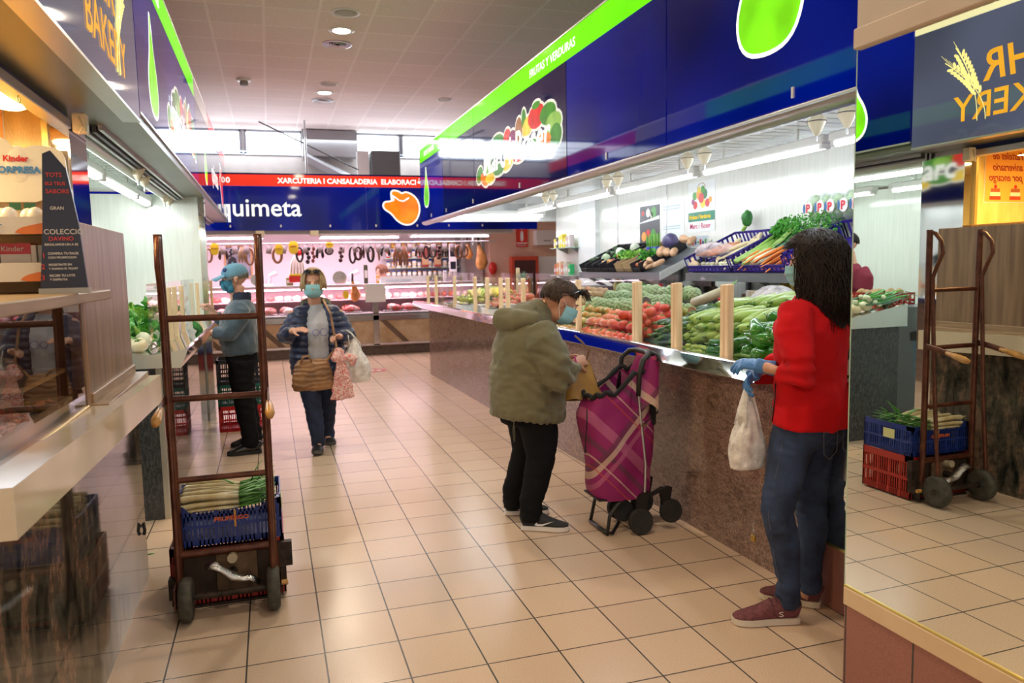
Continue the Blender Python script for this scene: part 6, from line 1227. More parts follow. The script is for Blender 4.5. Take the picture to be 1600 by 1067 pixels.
# ventilated plastic crates
def vcrate(name, lab, lo, hi, m, rz=0, dip=True, cols=10, rws=2, logo=None):
    """slotted crate; front and rear walls dip in the middle"""
    x0, y0, z0 = lo; x1, y1, z1 = hi; cx, cy = (x0+x1)/2, (y0+y1)/2; t = thing(name, lab, 'crate', (cx, cy, z0), rz); w, d, h = x1-x0, y1-y0, z1-z0
    b = MB(); b.box((-w/2+.01, -d/2+.01, 0), (w/2-.01, d/2-.01, .008))
    def wallp(p0, p1, nrm, dipw):
        p0, p1 = Vector(p0), Vector(p1); L = (p1-p0).length; u = (p1-p0)/L; th = .006
        def bar(a, b_, c, d_, o=0): b.prism([(a, c), (b_, c), (b_, d_), (a, d_)], p0+Vector(nrm)*o, u, Z_, th)
        top = h*.80 if dipw else h
        if dipw: b.prism([(0, h*.74), (L, h*.74), (L, h), (L*.88, h), (L*.80, top), (L*.16, top), (L*.09, h), (0, h)], p0, u, Z_, th)
        else: bar(0, L, h*.84, h)
        bar(0, L, 0, h*.14); bar(0, L, h*.43, h*.50, .001); n = int(L/.018)
        for i in range(n+1):
            x = L*i/n; ww = .0035 if i % 5 else .007; bar(max(0, x-ww), min(L, x+ww), 0, h*.84, 0 if i % 5 else -.003)
        bar(0, .012, 0, h, -.003); bar(L-.012, L, 0, h, -.003)
    wallp((-w/2, -d/2+.006, 0), (w/2, -d/2+.006, 0), (0, -1, 0), dip); wallp((w/2, d/2-.006, 0), (-w/2, d/2-.006, 0), (0, 1, 0), dip); wallp((w/2-.006, -d/2, 0), (w/2-.006, d/2, 0), (1, 0, 0), False); wallp((-w/2+.006, d/2, 0), (-w/2+.006, -d/2, 0), (-1, 0, 0), False)
    for k_ in (0,): b.box((-w/2, -d/2, h*.86), (-w/2+.02, -d/2+.05, h)); b.box((w/2-.02, -d/2, h*.86), (w/2, -d/2+.05, h))
    b.build('slotted_shell', m, t)
    if logo: text(logo, .027, (-.062, -d/2-.0085, h*.58), X_, Z_, mat('crate_print', (.62, .12, .03), .5), parent=t, ex=.0008, off=.001, sx=1.15)
    return t
cb_ = mat('crate_blue', (.012, .035, .22), .35); cr_ = mat('crate_red_dark', (.42, .025, .015), .4)
vcrate('plastic_crate', 'red plastic crate on the toe plate of the hand truck, under the blue crate', (-.50, 3.70, .013), (.005, 4.10, .285), cr_)
bl = vcrate('plastic_crate', 'blue plastic crate of spring onions on top of the red crate on the hand truck', (-.475, 3.70, .31), (-.0, 4.10, .50), cb_, logo='FRUFERGO')
bl.location.z = .288; MB().box((.025, -.207, .075), (.034, -.204, .155)).build('orange_tie', mat('tie_orange', (.6, .3, .05), .5), bl)
MB().box((.238, -.06, .09), (.242, .03, .15)).build('yellow_label', mat('label_yellow', (.7, .68, .3), .5), bl)
vcrate('plastic_crate', 'dark inner box of vegetables standing in the red crate', (-.46, 3.74, .03), (-.04, 4.06, .26), mat('crate_black'))
ron = random.Random(3); onw = pm('calcot', (.46, .34, .14), (.72, .66, .42), .45, .1, 14); ong = pm('calcot_leaf', (.04, .22, .02), (.16, .40, .08), .45, .1, 14)
for i in range(26):
    L_ = i//9; y = 3.74+.036*(i % 9)+ron.uniform(-.008, .008); z = .44+.026*L_+.004*ron.random()
    T = thing('spring_onion', 'long pale spring onion with green leaves in the blue crate on the hand truck', 'spring onion', (-.26, y, z), group='spring onions in the blue crate'); T.rotation_euler = (0, ron.uniform(-.05, .07), ron.uniform(-.2, .2)); T.scale = (1, ron.uniform(.8, 1.35), ron.uniform(.8, 1.3))
    MB().tube([(-.19, 0, 0), (-.175, 0, 0), (-.12, .004, .004), (0, ron.uniform(-.01, .01), .006), (.07, 0, 0)], [.007, .015, .013, .012, .009], 9).build('white_shaft', onw, T, smooth=True)
    for k in range(2): MB().tube([(.06, 0, 0), (.14, .02*k-.01, .012+.01*k), (.235, ron.uniform(-.03, .03), ron.uniform(.0, .06))], [(.008, .006), (.011, .003), (.002, .001)], 6, side=Y_).build('green_leaf', ong, T, smooth=True)
    if i % 3 == 0:
        rb = MB()
        for k in range(8): rb.tube([(-.188, 0, 0), (-.205, ron.uniform(-.015, .015), ron.uniform(-.012, .012))], .0009, 3)
        rb.build('root_tuft', onw, T)
for i, pts in enumerate((((-.22, 3.95, .50), (-.30, 3.92, .535)), ((-.14, 3.95, .50), (-.08, 3.99, .60)), ((-.12, 3.9, .5), (-.05, 3.9, .58)), ((-.1, 3.98, .5), (-.02, 4.0, .56)))):
    a, b_ = Vector(pts[0]), Vector(pts[1]); tag(MB().tube([a, (a+b_)/2+Vector((0, 0, .012)), b_], [(.012, .004), (.013, .003), (.002, .001)], 6, side=Y_).build('onion_leaf', ong, smooth=True), ('green leaf lying across the onions towards the left', 'upright green leaf at the rear of the blue crate', 'slanting green leaf at the right of the blue crate', 'short green leaf over the right rim of the blue crate')[i], 'leaf')
# crate stack by the man
vcrate('plastic_crate', 'bright red crate at the bottom of the stack beside the man in the cap', (-.53, 7.75, 0), (-.08, 8.1, .25), mat('crate_red_bright', (.62, .015, .015), .4), dip=False)
vcrate('plastic_crate', 'dark green crate in the middle of the stack beside the man in the cap', (-.53, 7.75, .25), (-.08, 8.1, .46), mat('crate_green', (.01, .12, .09), .4), dip=False)
vcrate('plastic_crate', 'black crate at the top of the stack beside the man in the cap', (-.53, 7.75, .46), (-.08, 8.1, .70), blk, dip=False)

# ================================================================== PLAID SHOPPING TROLLEY
def plaid(name, base, dark, lite, pink, sc=1.0):
    m = bpy.data.materials.new(name); m.use_nodes = True; nt = m.node_tree; b = nt.nodes['Principled BSDF']; b.inputs['Roughness'].default_value = .7
    tc = nt.nodes.new('ShaderNodeTexCoord'); out = None
    prev = nt.nodes.new('ShaderNodeRGB'); prev.outputs[0].default_value = (*base, 1); out = prev.outputs[0]
    for ax, per, wid, colr, ph, f in (((1, 0, 1), .34, .055, pink, .02, .75), ((1, 0, 1), .34, .028, dark, .10, .8), ((-1, .3, .9), .40, .04, dark, .05, .7), ((-1, .3, .9), .40, .025, pink, .12, .8), ((1, 0, 1), .34, .008, lite, .15, .6), ((1, .2, 1.), .9, .035, lite, .30, .8), ((-1, .3, .9), .8, .03, lite, .47, .7), ((1, 0, 1), .34, .006, (.5, .06, .03), .19, .8)):
        d = nt.nodes.new('ShaderNodeVectorMath'); d.operation = 'DOT_PRODUCT'; nt.links.new(tc.outputs['Object'], d.inputs[0]); d.inputs[1].default_value = Vector(ax).normalized()
        a = nt.nodes.new('ShaderNodeMath'); a.operation = 'ADD'; nt.links.new(d.outputs['Value'], a.inputs[0]); a.inputs[1].default_value = ph+5*per
        md = nt.nodes.new('ShaderNodeMath'); md.operation = 'MODULO'; nt.links.new(a.outputs[0], md.inputs[0]); md.inputs[1].default_value = per
        lt = nt.nodes.new('ShaderNodeMath'); lt.operation = 'LESS_THAN'; nt.links.new(md.outputs[0], lt.inputs[0]); lt.inputs[1].default_value = wid
        mu = nt.nodes.new('ShaderNodeMath'); mu.operation = 'MULTIPLY'; nt.links.new(lt.outputs[0], mu.inputs[0]); mu.inputs[1].default_value = f
        mx = nt.nodes.new('ShaderNodeMix'); mx.data_type = 'RGBA'; nt.links.new(mu.outputs[0], mx.inputs[0]); nt.links.new(out, mx.inputs[6]); mx.inputs[7].default_value = (*colr, 1); out = mx.outputs[2]
    nt.links.new(out, b.inputs['Base Color']); return m
pl = plaid('magenta_plaid', (.26, .008, .12), (.12, .03, .07), (.62, .46, .36), (.42, .10, .22))
TY = 3.98
tro = thing('shopping_trolley', 'magenta plaid shopping trolley with black wheels standing against the right counter', 'trolley', (1.88, TY, 0))
def W_(b): b.v = [(x-1.88, y-TY, z) for x, y, z in b.v]; return b
def bagf(u, v):
    # u round, v up
    z = .20+.66*v; st = [(0, 1.735, 2.055), (.06, 1.715, 2.06), (.35, 1.70, 2.085), (.7, 1.675, 2.07), (.86, 1.655, 2.055), (1, 1.70, 2.05)]
    for (v0, a0, b0), (v1, a1, b1) in zip(st, st[1:]):
        if v <= v1: t = (v-v0)/(v1-v0); xa = a0+(a1-a0)*t; xb = b0+(b1-b0)*t; break
    a = 2*pi*u; c, s_ = math.cos(a), math.sin(a); e = .55; cx, hx = (xa+xb)/2, (xb-xa)/2; hy = .125+.02*math.sin(pi*v)
    x = cx+hx*math.copysign(abs(c)**e, c); y = TY+hy*math.copysign(abs(s_)**e, s_); 
    z += -.09*v*((cx-x)/hx)+.02*math.sin(x*30)*v*(1 if v > .9 else 0)
    n_ = noise.noise(Vector((x*9, y*9, z*7)))*.014; return Vector((x+n_*c, y+n_*s_*1.5, z))
bg = MB(); bg.grid(bagf, 64, 40); W_(bg).build('fabric_bag', pl, tro, smooth=True)
W_(MB().prism([(1.72, 3.87), (2.06, 3.87), (2.06, 4.09), (1.72, 4.09)], (0, 0, .205), X_, Y_, .01)).build('bag_base', black_pl, tro)
rimb = MB(); rimb.tube([bagf(k/40, 1)+Vector((0, 0, .012+.012*math.sin(k*1.9))) for k in range(40)], [.014+.004*math.sin(k*2.3) for k in range(40)], 8, close=True); W_(rimb).build('gathered_rim', mat('black_cloth', (.012, .012, .014), .9), tro, smooth=True)
# lid flap flipped over the handle
flp = MB(); flp.grid(lambda u, v: Vector((1.99+.10*math.sin(1.2*u)+(v-.5)*.02*0+.085*u*math.cos(v*3)*.3, TY-.13+.20*v+.02*math.sin(u*9), .80+.245*math.sin(min(1, u*1.35)*pi/2)-.10*max(0, u-.72)/.28+.012*math.sin(v*8+u*6))), 20, 14)
W_(flp).build('lid_flap', pl, tro, smooth=True)
flp2 = MB(); flp2.grid(lambda u, v: Vector((1.90+.16*u+.02*v, TY-.16+.02*math.sin(u*5)+.03*v, .74+.27*v*(.55+.6*u)+.015*math.sin(u*11))), 14, 10); W_(flp2).build('side_flap', pl, tro, smooth=True)
for y in (TY-.135, TY+.14):
    W_(MB().tube([(1.99, y, .10), (2.0, y, .4), (1.965, y, .72), (1.958, y, .80)], .0085, 10)).build('steel_tube', alu, tro, auto=50)
hd_ = MB(); hd_.tube([(1.955, TY-.135, .80), (1.965, TY-.135, .93), (1.985, TY-.135, 1.0), (2.03, TY-.12, 1.035), (2.05, TY-.05, 1.04), (2.05, TY+.06, 1.04), (2.03, TY+.125, 1.03), (1.985, TY+.14, .99), (1.96, TY+.14, .80)], [.013, .014, .016, .016, .015, .015, .016, .014, .013], 12); W_(hd_).build('grip_handle', mat('handle_black', (.015, .015, .016), .5), tro, smooth=True)
W_(MB().box((2.045, TY-.13, .62), (2.075, TY+.10, .93), bev=.01)).build('back_pad', mat('black_cloth'), tro)
W_(MB().tube([(1.655, TY-.10, .74), (1.645, TY-.12, .66), (1.635, TY-.12, .55), (1.635, TY-.12, .50)], [.004, .004, .003, .007], 6)).build('drawstring', black_pl, tro)
W_(MB().tube([(1.99, TY-.142, .64), (2.03, TY-.15, .675), (2.085, TY-.13, .70)], .004, 6)).build('zip_cord', black_pl, tro); W_(MB().box((1.965, TY-.155, .628), (2.0, TY-.147, .638))).build('zip_pull', mat('zip_gold', (.6, .5, .25), .3, .9), tro)
def wheel(x, y, z, r, nm='wheel'):
    M = Matrix.Rotation(pi/2-.18, 4, 'X'); o = W_(MB().lathe([(r*.7, -.016), (r*.92, -.018), (r, -.010), (r, .010), (r*.92, .018), (r*.7, .016)], 28, (x, y, z), M)).build(nm, black_rub, tro, auto=40)
    W_(MB().lathe([(0, -.014), (r*.3, -.016), (r*.68, -.010), (r*.72, -.013), (r*.72, .013), (r*.68, .01), (0, .014)], 24, (x, y, z), M)).build('wheel_disc', mat('wheel_grey', (.045, .045, .045), .6), o, auto=40)
wheel(1.96, TY-.15, .075, .075); wheel(2.17, TY-.12, .105, .07); wheel(1.95, TY+.13, .075, .07); wheel(2.12, TY+.14, .09, .07); wheel(1.90, TY-.05, .115, .062); wheel(2.03, TY-.02, .14, .065)
for y in (TY-.125, TY+.11):
    W_(MB().prism(smoothpoly([(1.93, .06), (1.99, .06), (2.01, .2), (2.03, .24), (1.97, .24), (1.94, .2)], 1), (0, y, 0), X_, Z_, .02)).build('fork', black_pl, tro); W_(MB().prism(smoothpoly([(2.08, .24), (2.18, .26), (2.17, .2), (2.15, .1), (2.11, .12), (2.11, .2)], 1), (0, y+.02, 0), X_, Z_, .02)).build('rear_fork', black_pl, tro); W_(MB().tube([(2.0, y, .2), (2.12, y+.02, .24)], .014, 8)).build('link_bar', black_pl, tro)
W_(MB().tube([(1.88, TY-.12, .20), (1.83, TY-.12, .18), (1.78, TY-.12, .12), (1.765, TY-.12, .02), (1.80, TY-.11, .012), (1.87, TY-.05, .05)], .011, 8)).build('front_stand', black_pl, tro, smooth=True); W_(MB().tube([(1.765, TY-.12, .016), (1.765, TY+.12, .016)], .012, 8)).build('stand_bar', black_pl, tro, smooth=True); W_(MB().tube([(1.88, TY+.12, .20), (1.80, TY+.12, .17), (1.765, TY+.12, .02)], .011, 8)).build('front_stand', black_pl, tro, smooth=True)
W_(MB().cyl((2.0, TY-.15, .085), (1.99, TY+.13, .085), .01)).build('axle', black_pl, tro)
# ================================================================== PEOPLE
skin = mat('skin', (.62, .33, .23), .5, var=.08, vs=25, sub=.08); skin2 = mat('skin_tanned', (.52, .26, .17), .5, var=.08, vs=25, sub=.08)
glove_m = mat('blue_glove', (.06, .22, .55), .4, bump=.2, bs=60)
mask_m = mat('mask_blue', (.28, .58, .66), .8, bump=.15, bs=300); strap_m = mat('strap_white', (.8, .8, .8), .6)
def frame(f, u=(0, 0, 1)):
    f = Vector(f).normalized(); u = Vector(u); u = (u-f*u.dot(f)).normalized(); r = f.cross(u); return r, f, u
def HM(c, f, u, s=1):
    r, f, u = frame(f, u); c = Vector(c); return lambda x, y, z: c+(r*x+f*y+u*z)*s
def head(b, c, f, u, s=1):
    r, ff, uu = frame(f, u); M3 = Matrix((r, ff, uu)).transposed().to_4x4(); H = HM(c, f, u, s)
    def e(x, y, z, a, b_, c_, n=16): b.ball(H(x, y, z), (a*s, b_*s, c_*s), n, M3)
    e(0, -.012, .035, .076, .094, .085, 24); e(0, .022, -.035, .060, .070, .075, 20); e(0, .042, -.082, .032, .035, .024); e(0, .06, .012, .052, .026, .035)
    b.tube([H(0, .082, .025), H(0, .100, -.005), H(0, .112, -.022), H(0, .095, -.032)], [.009*s, .012*s, .016*s, .012*s], 10)
    for k in (-1, 1):
        e(k*.034, .062, -.022, .026, .028, .024); e(k*.030, .084, .032, .020, .010, .007); e(k*.078, -.005, .0, .008, .018, .030); e(k*.084, -.010, .014, .008, .018, .014)
    e(0, .088, -.055, .024, .012, .007); e(0, .086, -.066, .020, .012, .007)
def face_bits(par, c, f, u, s=1, brow=(.06, .04, .03), lids=False):
    H = HM(c, f, u, s); r, ff, uu = frame(f, u)
    for k in (-1, 1):
        e = MB().ball(H(k*.031, .077, .014), .0125*s, 12).build('eye', mat('eye_white', (.7, .66, .62), .2), par, smooth=True); adopt(e, par)
        p = MB().ball(H(k*.031, .0875, .013), .0055*s, 8).build('iris', mat('iris_dark', (.04, .025, .015), .1), par, smooth=True); adopt(p, par)
        q = MB().tube([H(k*.014, .093, .032), H(k*.032, .093, .039), H(k*.052, .078, .034)], [.002, .004, .002], 6).build('eyebrow', mat('brow%d' % int(brow[0]*100), brow, .8), par, smooth=True); adopt(q, par)
        q = MB().tube([H(k*.019, .087, .017), H(k*.031, .0915, .0255), H(k*.044, .083, .018)], [.002, .0035, .002], 6).build('eyelid', skin, par, smooth=True); adopt(q, par)
def adopt(o, par):
    o.parent = par; o.location = -par.location; return o
def mask(par, c, f, u, s=1, m=None, name='face_mask', straps=strap_m):
    H = HM(c, f, u, s); b = MB()
    def g(a, t):
        az = (a-.5)*2.9; z = .012-.112*t; k = 1-max(0, (t-.62)/.38)**2*.42; nb = .020*max(0, math.cos(az*1.3))*(1-abs(t-.25)*1.6); zz = z-.012*(1-math.cos(az))*(1-t)*1.0
        return H(.074*math.sin(az)*k, .014+(.088*math.cos(az)+nb)*k+.0012*math.sin(t*26), zz)
    b.grid(g, 28, 18); o = adopt(b.build(name, m or mask_m, par, smooth=True), par)
    for k in (0, 1):
        q = MB().tube([g(k, .05), H((.079)*(2*k-1), .004, .022), H(.086*(2*k-1), -.022, .012), H(.08*(2*k-1), -.012, -.028), g(k, .8)], .0016*s, 5).build('ear_loop', straps, par); adopt(q, par)
    return o
def hand(b, w, d, pn, side, curl=.5, s=1, spread=1.0):
    """w wrist, d pointing direction, pn palm normal, side +1/-1 places the thumb"""
    w = Vector(w); d = Vector(d).normalized(); pn = Vector(pn); pn = (pn-d*pn.dot(d)).normalized(); L = d.cross(pn)*side
    b.tube([w-d*.03*s, w, w+d*.03*s, w+d*.065*s, w+d*.088*s], [(.026*s, .02*s), (.027*s, .018*s), (.036*s, .016*s), (.040*s, .015*s), (.036*s, .011*s)], 12, side=L)
    for i, (o, ln) in enumerate(((.029, .066), (.010, .076), (-.010, .070), (-.028, .055))):
        p = w+d*(.078-.004*abs(i-1.2))*s+L*o*s*spread; dr = (d+L*o*2.2*spread).normalized(); pts = [p-dr*.01*s, p]; c = curl*(1+.12*i)
        for k, fr in enumerate((.42, .32, .26)):
            a = c*(k+1)*.62; v = dr*math.cos(a)+pn*math.sin(a); p = p+v*ln*fr*s; pts.append(p)
        b.tube(pts, [.0098*s, .0096*s, .0088*s, .0080*s, .0066*s], 8)
    p = w+d*.018*s+L*.026*s; v1 = (d*.65+L*.72+pn*.25).normalized(); v2 = (d*.85+L*.35+pn*(.2+.5*curl)).normalized()
    b.tube([p-v1*.01*s, p+v1*.022*s, p+v1*.045*s, p+v1*.045*s+v2*.024*s, p+v1*.045*s+v2*.042*s], [.014*s, .013*s, .011*s, .0098*s, .0075*s], 9)
def folds(a, s=11, z=.55, o=0): return lambda c, n: a*1.35*(1.1*(.42-abs(nz((c.x, c.y, c.z*z), s, o)))+.55*nz(c, s*2.1, 3+o))
def hairdo(par, c, f, u, m, n, L, R3, azf, fringe=40, wave=.0, drop=95, s=1, r0=.004, seed=1, name='hair', back=0, messy=.15, lift=0, ear=None):
    """locks combed down from the crown over a skull shell; azf = half-width of the open face in degrees"""
    rr = random.Random(seed); H = HM(c, f, u, s); b = MB(); a_, b_, c_ = R3
    cap = MB(); r_, f_, u_ = frame(f, u); M3 = Matrix((r_, f_, u_)).transposed().to_4x4(); 
    for i in range(n):
        az = rr.uniform(-pi, pi); fr = abs(az) < R(azf); mx = R(fringe if fr else ear if ear and abs(az) < R(azf+58) else drop)*rr.uniform(.85, 1.05); ph0 = rr.uniform(.02, mx*.72); j = rr.uniform(.97, 1.05); pts = []; K = 9; ex = L*rr.uniform(.7, 1.0) if not fr else L*.0; w0 = rr.uniform(0, 6); az2 = az+rr.uniform(-messy, messy)
        for k in range(K+1):
            t = k/K; ph = ph0+(mx-ph0)*min(1, t*1.6 if ex else t); a = az+(az2-az)*t; d = Vector((math.sin(a)*math.sin(ph), math.cos(a)*math.sin(ph), math.cos(ph)))
            x, y, z = d.x*a_*j, d.y*b_*j-.012, d.z*c_*j+.03+lift*(1-t)*math.sin(pi*t)
            if ex and t > .625: q = (t-.625)/.375; z -= ex*q; x *= 1+.12*q; y = y*(1+.05*q)-back*q
            wv = wave*math.sin(w0+t*11)*t; pts.append(H(x+wv*math.cos(a), y-wv*math.sin(a)+wv*.5, z))
        rad = r0*rr.uniform(.7, 1.2)*s; b.tube(pts, [rad]*(K-2)+[rad*.8, rad*.55, rad*.15], 4)
    # dense shell under the locks
    def sh(uu_, v):
        az = (uu_-.5)*2*pi; mx = R(fringe-4 if abs(az) < R(azf) else ear-2 if ear and abs(az) < R(azf+56) else drop-3); ph = mx*v; d = Vector((math.sin(az)*math.sin(ph), math.cos(az)*math.sin(ph), math.cos(ph))); return H(d.x*a_*.97, d.y*b_*.97-.012, d.z*c_*.97+.03)
    b.grid(sh, 40, 12)
    if L > .12:
        def cu(uu_, v):
            az = R(azf+12)+(2*pi-2*R(azf+12))*uu_; ph = R(drop); q = v; return H(math.sin(az)*math.sin(ph)*a_*(.96+.08*q), (math.cos(az)*math.sin(ph)*b_-.012)*(1+.03*q)-back*q, math.cos(ph)*c_+.03-L*.86*q*(1-.10*math.sin(az*7)))
        b.grid(cu, 40, 8)
    return adopt(b.build(name, m, par, smooth=True), par)
def shoe(par, toe, heel, up, sole, lace, L=None, w=.047, h=.075, mark=None, lift=0, pitch=0, ank=.1):
    toe, heel = Vector(toe), Vector(heel); d = (toe-heel).normalized(); L = L or (toe-heel).length; sd = Vector((0, 0, 1)).cross(d); sd.normalize(); uv = d.cross(sd); uv = -uv if uv.z < 0 else uv
    P_ = lambda t, z, x=0: heel+d*(t*L)+Vector((0, 0, 1))*z+sd*x
    o = MB(); prof = [(0, .60), (.04, .80), (.15, .90), (.3, .86), (.5, .92), (.68, 1.08), (.82, 1.05), (.93, .8), (1, .38)]
    out = [(t*L, w*k) for t, k in prof]+[(t*L, -w*k) for t, k in prof[::-1]]
    o.prism(smoothpoly(out, 1), heel+Vector((0, 0, .004)), d, uv.cross(d) if uv.cross(d).dot(sd) > 0 else sd, .026); t_ = thing('shoe', '', ''); 
    for k_ in ('label', 'category'): del t_[k_]
    t_.parent = par; t_.location = -par.location
    o.build('sole', sole, t_, smooth=False); b = MB()
    st = [(.02, .05, .70, .045), (.10, .060, .85, .052), (.25, .060, .86, .055), (.42, .056, .84, .048), (.58, .046, .92, .034), (.75, .036, 1.02, .024), (.90, .030, .88, .018), (.985, .026, .5, .010)]
    b.tube([P_(t, z) for t, z, k, r in st], [(w*k, r) for t, z, k, r in st], 16, side=sd); b.tube([P_(.22, .05), P_(.20, .085), P_(.18, .05+ank*.6)], [(.036, .046), (.034, .042), (.036, .040)], 14, side=sd)
    x = fuse(b, 'upper', up, .006, 3, t_)
    for i in range(5):
        t = .36+.065*i; z = .118-.0165*i; MB().tube([P_(t, z-.016, -.030), P_(t+.01, z, -.012), P_(t+.012, z+.002, .012), P_(t, z-.016, .030)], .0034, 5).build('lace', lace, t_)
    if mark:
        for s_ in (-1, 1):
            pts = [(.30, .040), (.36, .034), (.46, .036), (.70, .066), (.47, .047), (.38, .046), (.34, .056)]; MB().prism([(-(p[0]*L) if s_ < 0 else p[0]*L, p[1]) for p in pts], heel+sd*s_*(w*.93), d*(-1 if s_ < 0 else 1), Vector((0, 0, 1)), .0015).build('shoe_mark', mark, t_)
    return t_
def person(label, base, voxel=.006, sk=skin):
    return dict(label=label, base=Vector(base), b=MB(), vox=voxel, sk=sk)
def finish(p, extra=None):
    o = fuse(p['b'], 'person', p['sk'], p['vox'], 3); 
    for v in o.data.vertices: v.co -= p['base']
    o.location = p['base']; tag(o, p['label'], 'person'); return o
def cloth(par, b, name, m, vox=.010, disp=None, sm=4): return adopt(fuse(b, name, m, vox, sm, par, disp), par)
def add(par, b, name, m, smooth=True): return adopt(b.build(name, m, par, smooth=smooth), par)

# ---------------------------------------------------------------- A: woman in the red sweater
jeans = mat('denim_blue', (.006, .014, .042), .8, var=.5, vs=9, var2=(.032, .062, .15), bump=.2, bs=400)
f = Vector((-.35, .937, 0)); l = Vector((-.937, -.35, 0)); C0 = Vector((2.205, 2.72, 0))
def A_(x, y, z): return C0-l*x+f*y+Vector((0, 0, z))      # x to her right
p = person('woman seen from behind in a red sweater and blue jeans holding a white plastic bag', (2.19, 2.72, 0), .0055)
hc = Vector((2.215, 2.72, 1.525)); hf = Vector((-.80, .60, -.12)); head(p['b'], hc, hf, Z_)
B = p['b']; B.tube([A_(0, -.02, 1.30), A_(0, -.02, 1.40), hc+Vector((0, 0, -.06))], [.07, .052, .052], 12); B.tube([A_(0, 0, .82), A_(0, 0, 1.05), A_(0, 0, 1.25), A_(0, 0, 1.36)], [(.13, .09), (.11, .08), (.14, .09), (.12, .07)], 16, side=l)
eL, wL = Vector((2.035, 2.55, 1.075)), Vector((1.985, 2.745, 1.10)); eR, wR = Vector((2.28, 2.98, 1.08)), Vector((2.03, 2.86, 1.06))
B.tube([A_(-.15, 0, 1.31), eL, wL], [.045, .040, .026], 12); B.tube([A_(.15, 0, 1.31), eR, wR], [.045, .036, .025], 12)
lk_, lh, la = A_(-.09, .05, .48), A_(-.085, 0, .84), Vector((2.055, 2.65, .10)); rk_, rh, ra = A_(.095, .04, .48), A_(.085, 0, .84), Vector((2.245, 2.745, .10))
lk_ = Vector((2.025, 2.69, .48)); rk_ = Vector((2.262, 2.775, .49))
for a, k_, h_ in ((la, lk_, lh), (ra, rk_, rh)): B.tube([h_, k_, a, a+Vector((-.03, .01, -.06))], [.07, .05, .035, .03], 12)
A = finish(p); hairm = mat('hair_dark_brown', (.012, .0065, .005), .42, var=.4, vs=40, spec=.35); 
for w_, d_, pn_, sd_, nm in ((wL, (-.75, .55, .15), (.3, .2, -1), -1, 'glove'), (wR, (-.75, -.25, -.55), (-.1, -.6, -.6), 1, 'glove')):
    b = MB(); hand(b, w_, d_, pn_, sd_, .75, 1.06); d_ = Vector(d_).normalized(); b.tube([Vector(w_)-d_*.05, Vector(w_)-d_*.01, Vector(w_)+d_*.03], [.034, .030, .034], 14); cloth(A, b, nm, glove_m, .0045, None, 2)
sw = mat('red_knit', (.58, .004, .009), .85, bump=.25, bs=500, spec=.25, var=.12, vs=6)
b = MB(); b.tube([A_(.0, -.01, .845), A_(0, -.015, .93), A_(0, 0, 1.03), A_(0, 0, 1.14), A_(0, 0, 1.26), A_(0, -.01, 1.345), A_(0, -.015, 1.405)], [(.200, .152), (.195, .148), (.175, .132), (.184, .136), (.192, .138), (.145, .10), (.062, .060)], 28, side=l)
b.tube([A_(-.13, -.01, 1.345), A_(-.185, -.03, 1.27), Vector((2.03, 2.58, 1.16)), eL, (eL+wL)/2+Vector((0, 0, .0))], [.07, .074, .062, .058, .050], 18); b.tube([A_(.13, -.01, 1.345), A_(.185, 0, 1.27), A_(.20, .05, 1.15), eR, (eR+wR)/2], [.07, .072, .06, .054, .048], 18)
cloth(A, b, 'red_sweater', sw, .009, lambda c, n: .012*(.4-abs(nz((c.x, c.y, c.z*1.7), 8)))+(.005*math.sin(c.z*115+6*c.x) if (c-eL).length < .10 else 0)+.004*nz(c, 22)); 
add(A, MB().tube([A_(-.165, .075, .86), A_(-.172, .06, .95), A_(-.165, .06, 1.03)], .003, 6), 'side_slit', ink)
b = MB(); b.tube([A_(0, -.01, .80), A_(0, -.01, .86), A_(0, 0, .95)], [(.165, .125), (.162, .12), (.145, .10)], 24, side=l)
for h_, k_, a, s_ in ((lh, lk_, la, -1), (rh, rk_, ra, 1)): b.tube([h_+Vector((0, 0, .03)), h_+(k_-h_)*.35+f*.01, k_, k_+(a-k_)*.35-f*.015, a+Vector((0, 0, .09)), a-Vector((0, 0, .035))], [.097, .088, .066, .064, .048, .050], 20)
for s_ in (-1, 1): b.ball(A_(s_*.075, -.055, .83), (.085, .085, .085), 14)
cloth(A, b, 'blue_jeans', jeans, .010, lambda c, n: .009*(.4-abs(nz((c.x, c.y, c.z*2.2), 11)))*(1.7 if c.z < .2 or .4 < c.z < .58 else .8))
stit = mat('stitch_pale', (.09, .10, .14), .7)
add(A, MB().tube([lh+l*.098+Vector((0, 0, .0)), lh+(lk_-lh)*.5+l*.083, lk_+l*.066, lk_+(la-lk_)*.5+l*.058, la+l*.05+Vector((0, 0, .05))], .0015, 5), 'side_seam', stit)
for s_, nm_ in ((-1, 'left'), (1, 'right')):
    pk_ = [A_(s_*.075+dx, -.139-.006*abs(dx)*10, z) for dx, z in ((-.055, .84), (.055, .84), (.05, .75), (0, .72), (-.05, .75))]; add(A, MB().tube(pk_, .002, 5, close=True), 'back_pocket_seam', stit)
mar = mat('maroon_mesh', (.15, .045, .055), .8, var=.3, vs=60, bump=.3, bs=300); wsol = mat('off_white_sole', (.66, .60, .52), .5); mlace = mat('maroon_lace', (.06, .015, .025), .7)
q = shoe(A, (1.822, 2.715, 0), (2.10, 2.635, 0), mar, wsol, mlace); text('S', .032, (1.985, 2.618, .045), (.96, -.28, 0), Z_, wsol, 'shoe_mark', q, ex=.001, sx=1.6); shoe(A, (2.09, 2.90, 0), (2.285, 2.715, 0), mar, wsol, mlace)
hairdo(A, hc, hf, Z_, hairm, 900, .30, (.104, .120, .114), 52, 62, .030, 96, 1.03, .0042, 4, back=.012, messy=.2); face_bits(A, hc, hf, Z_); mask(A, hc, hf, Z_)
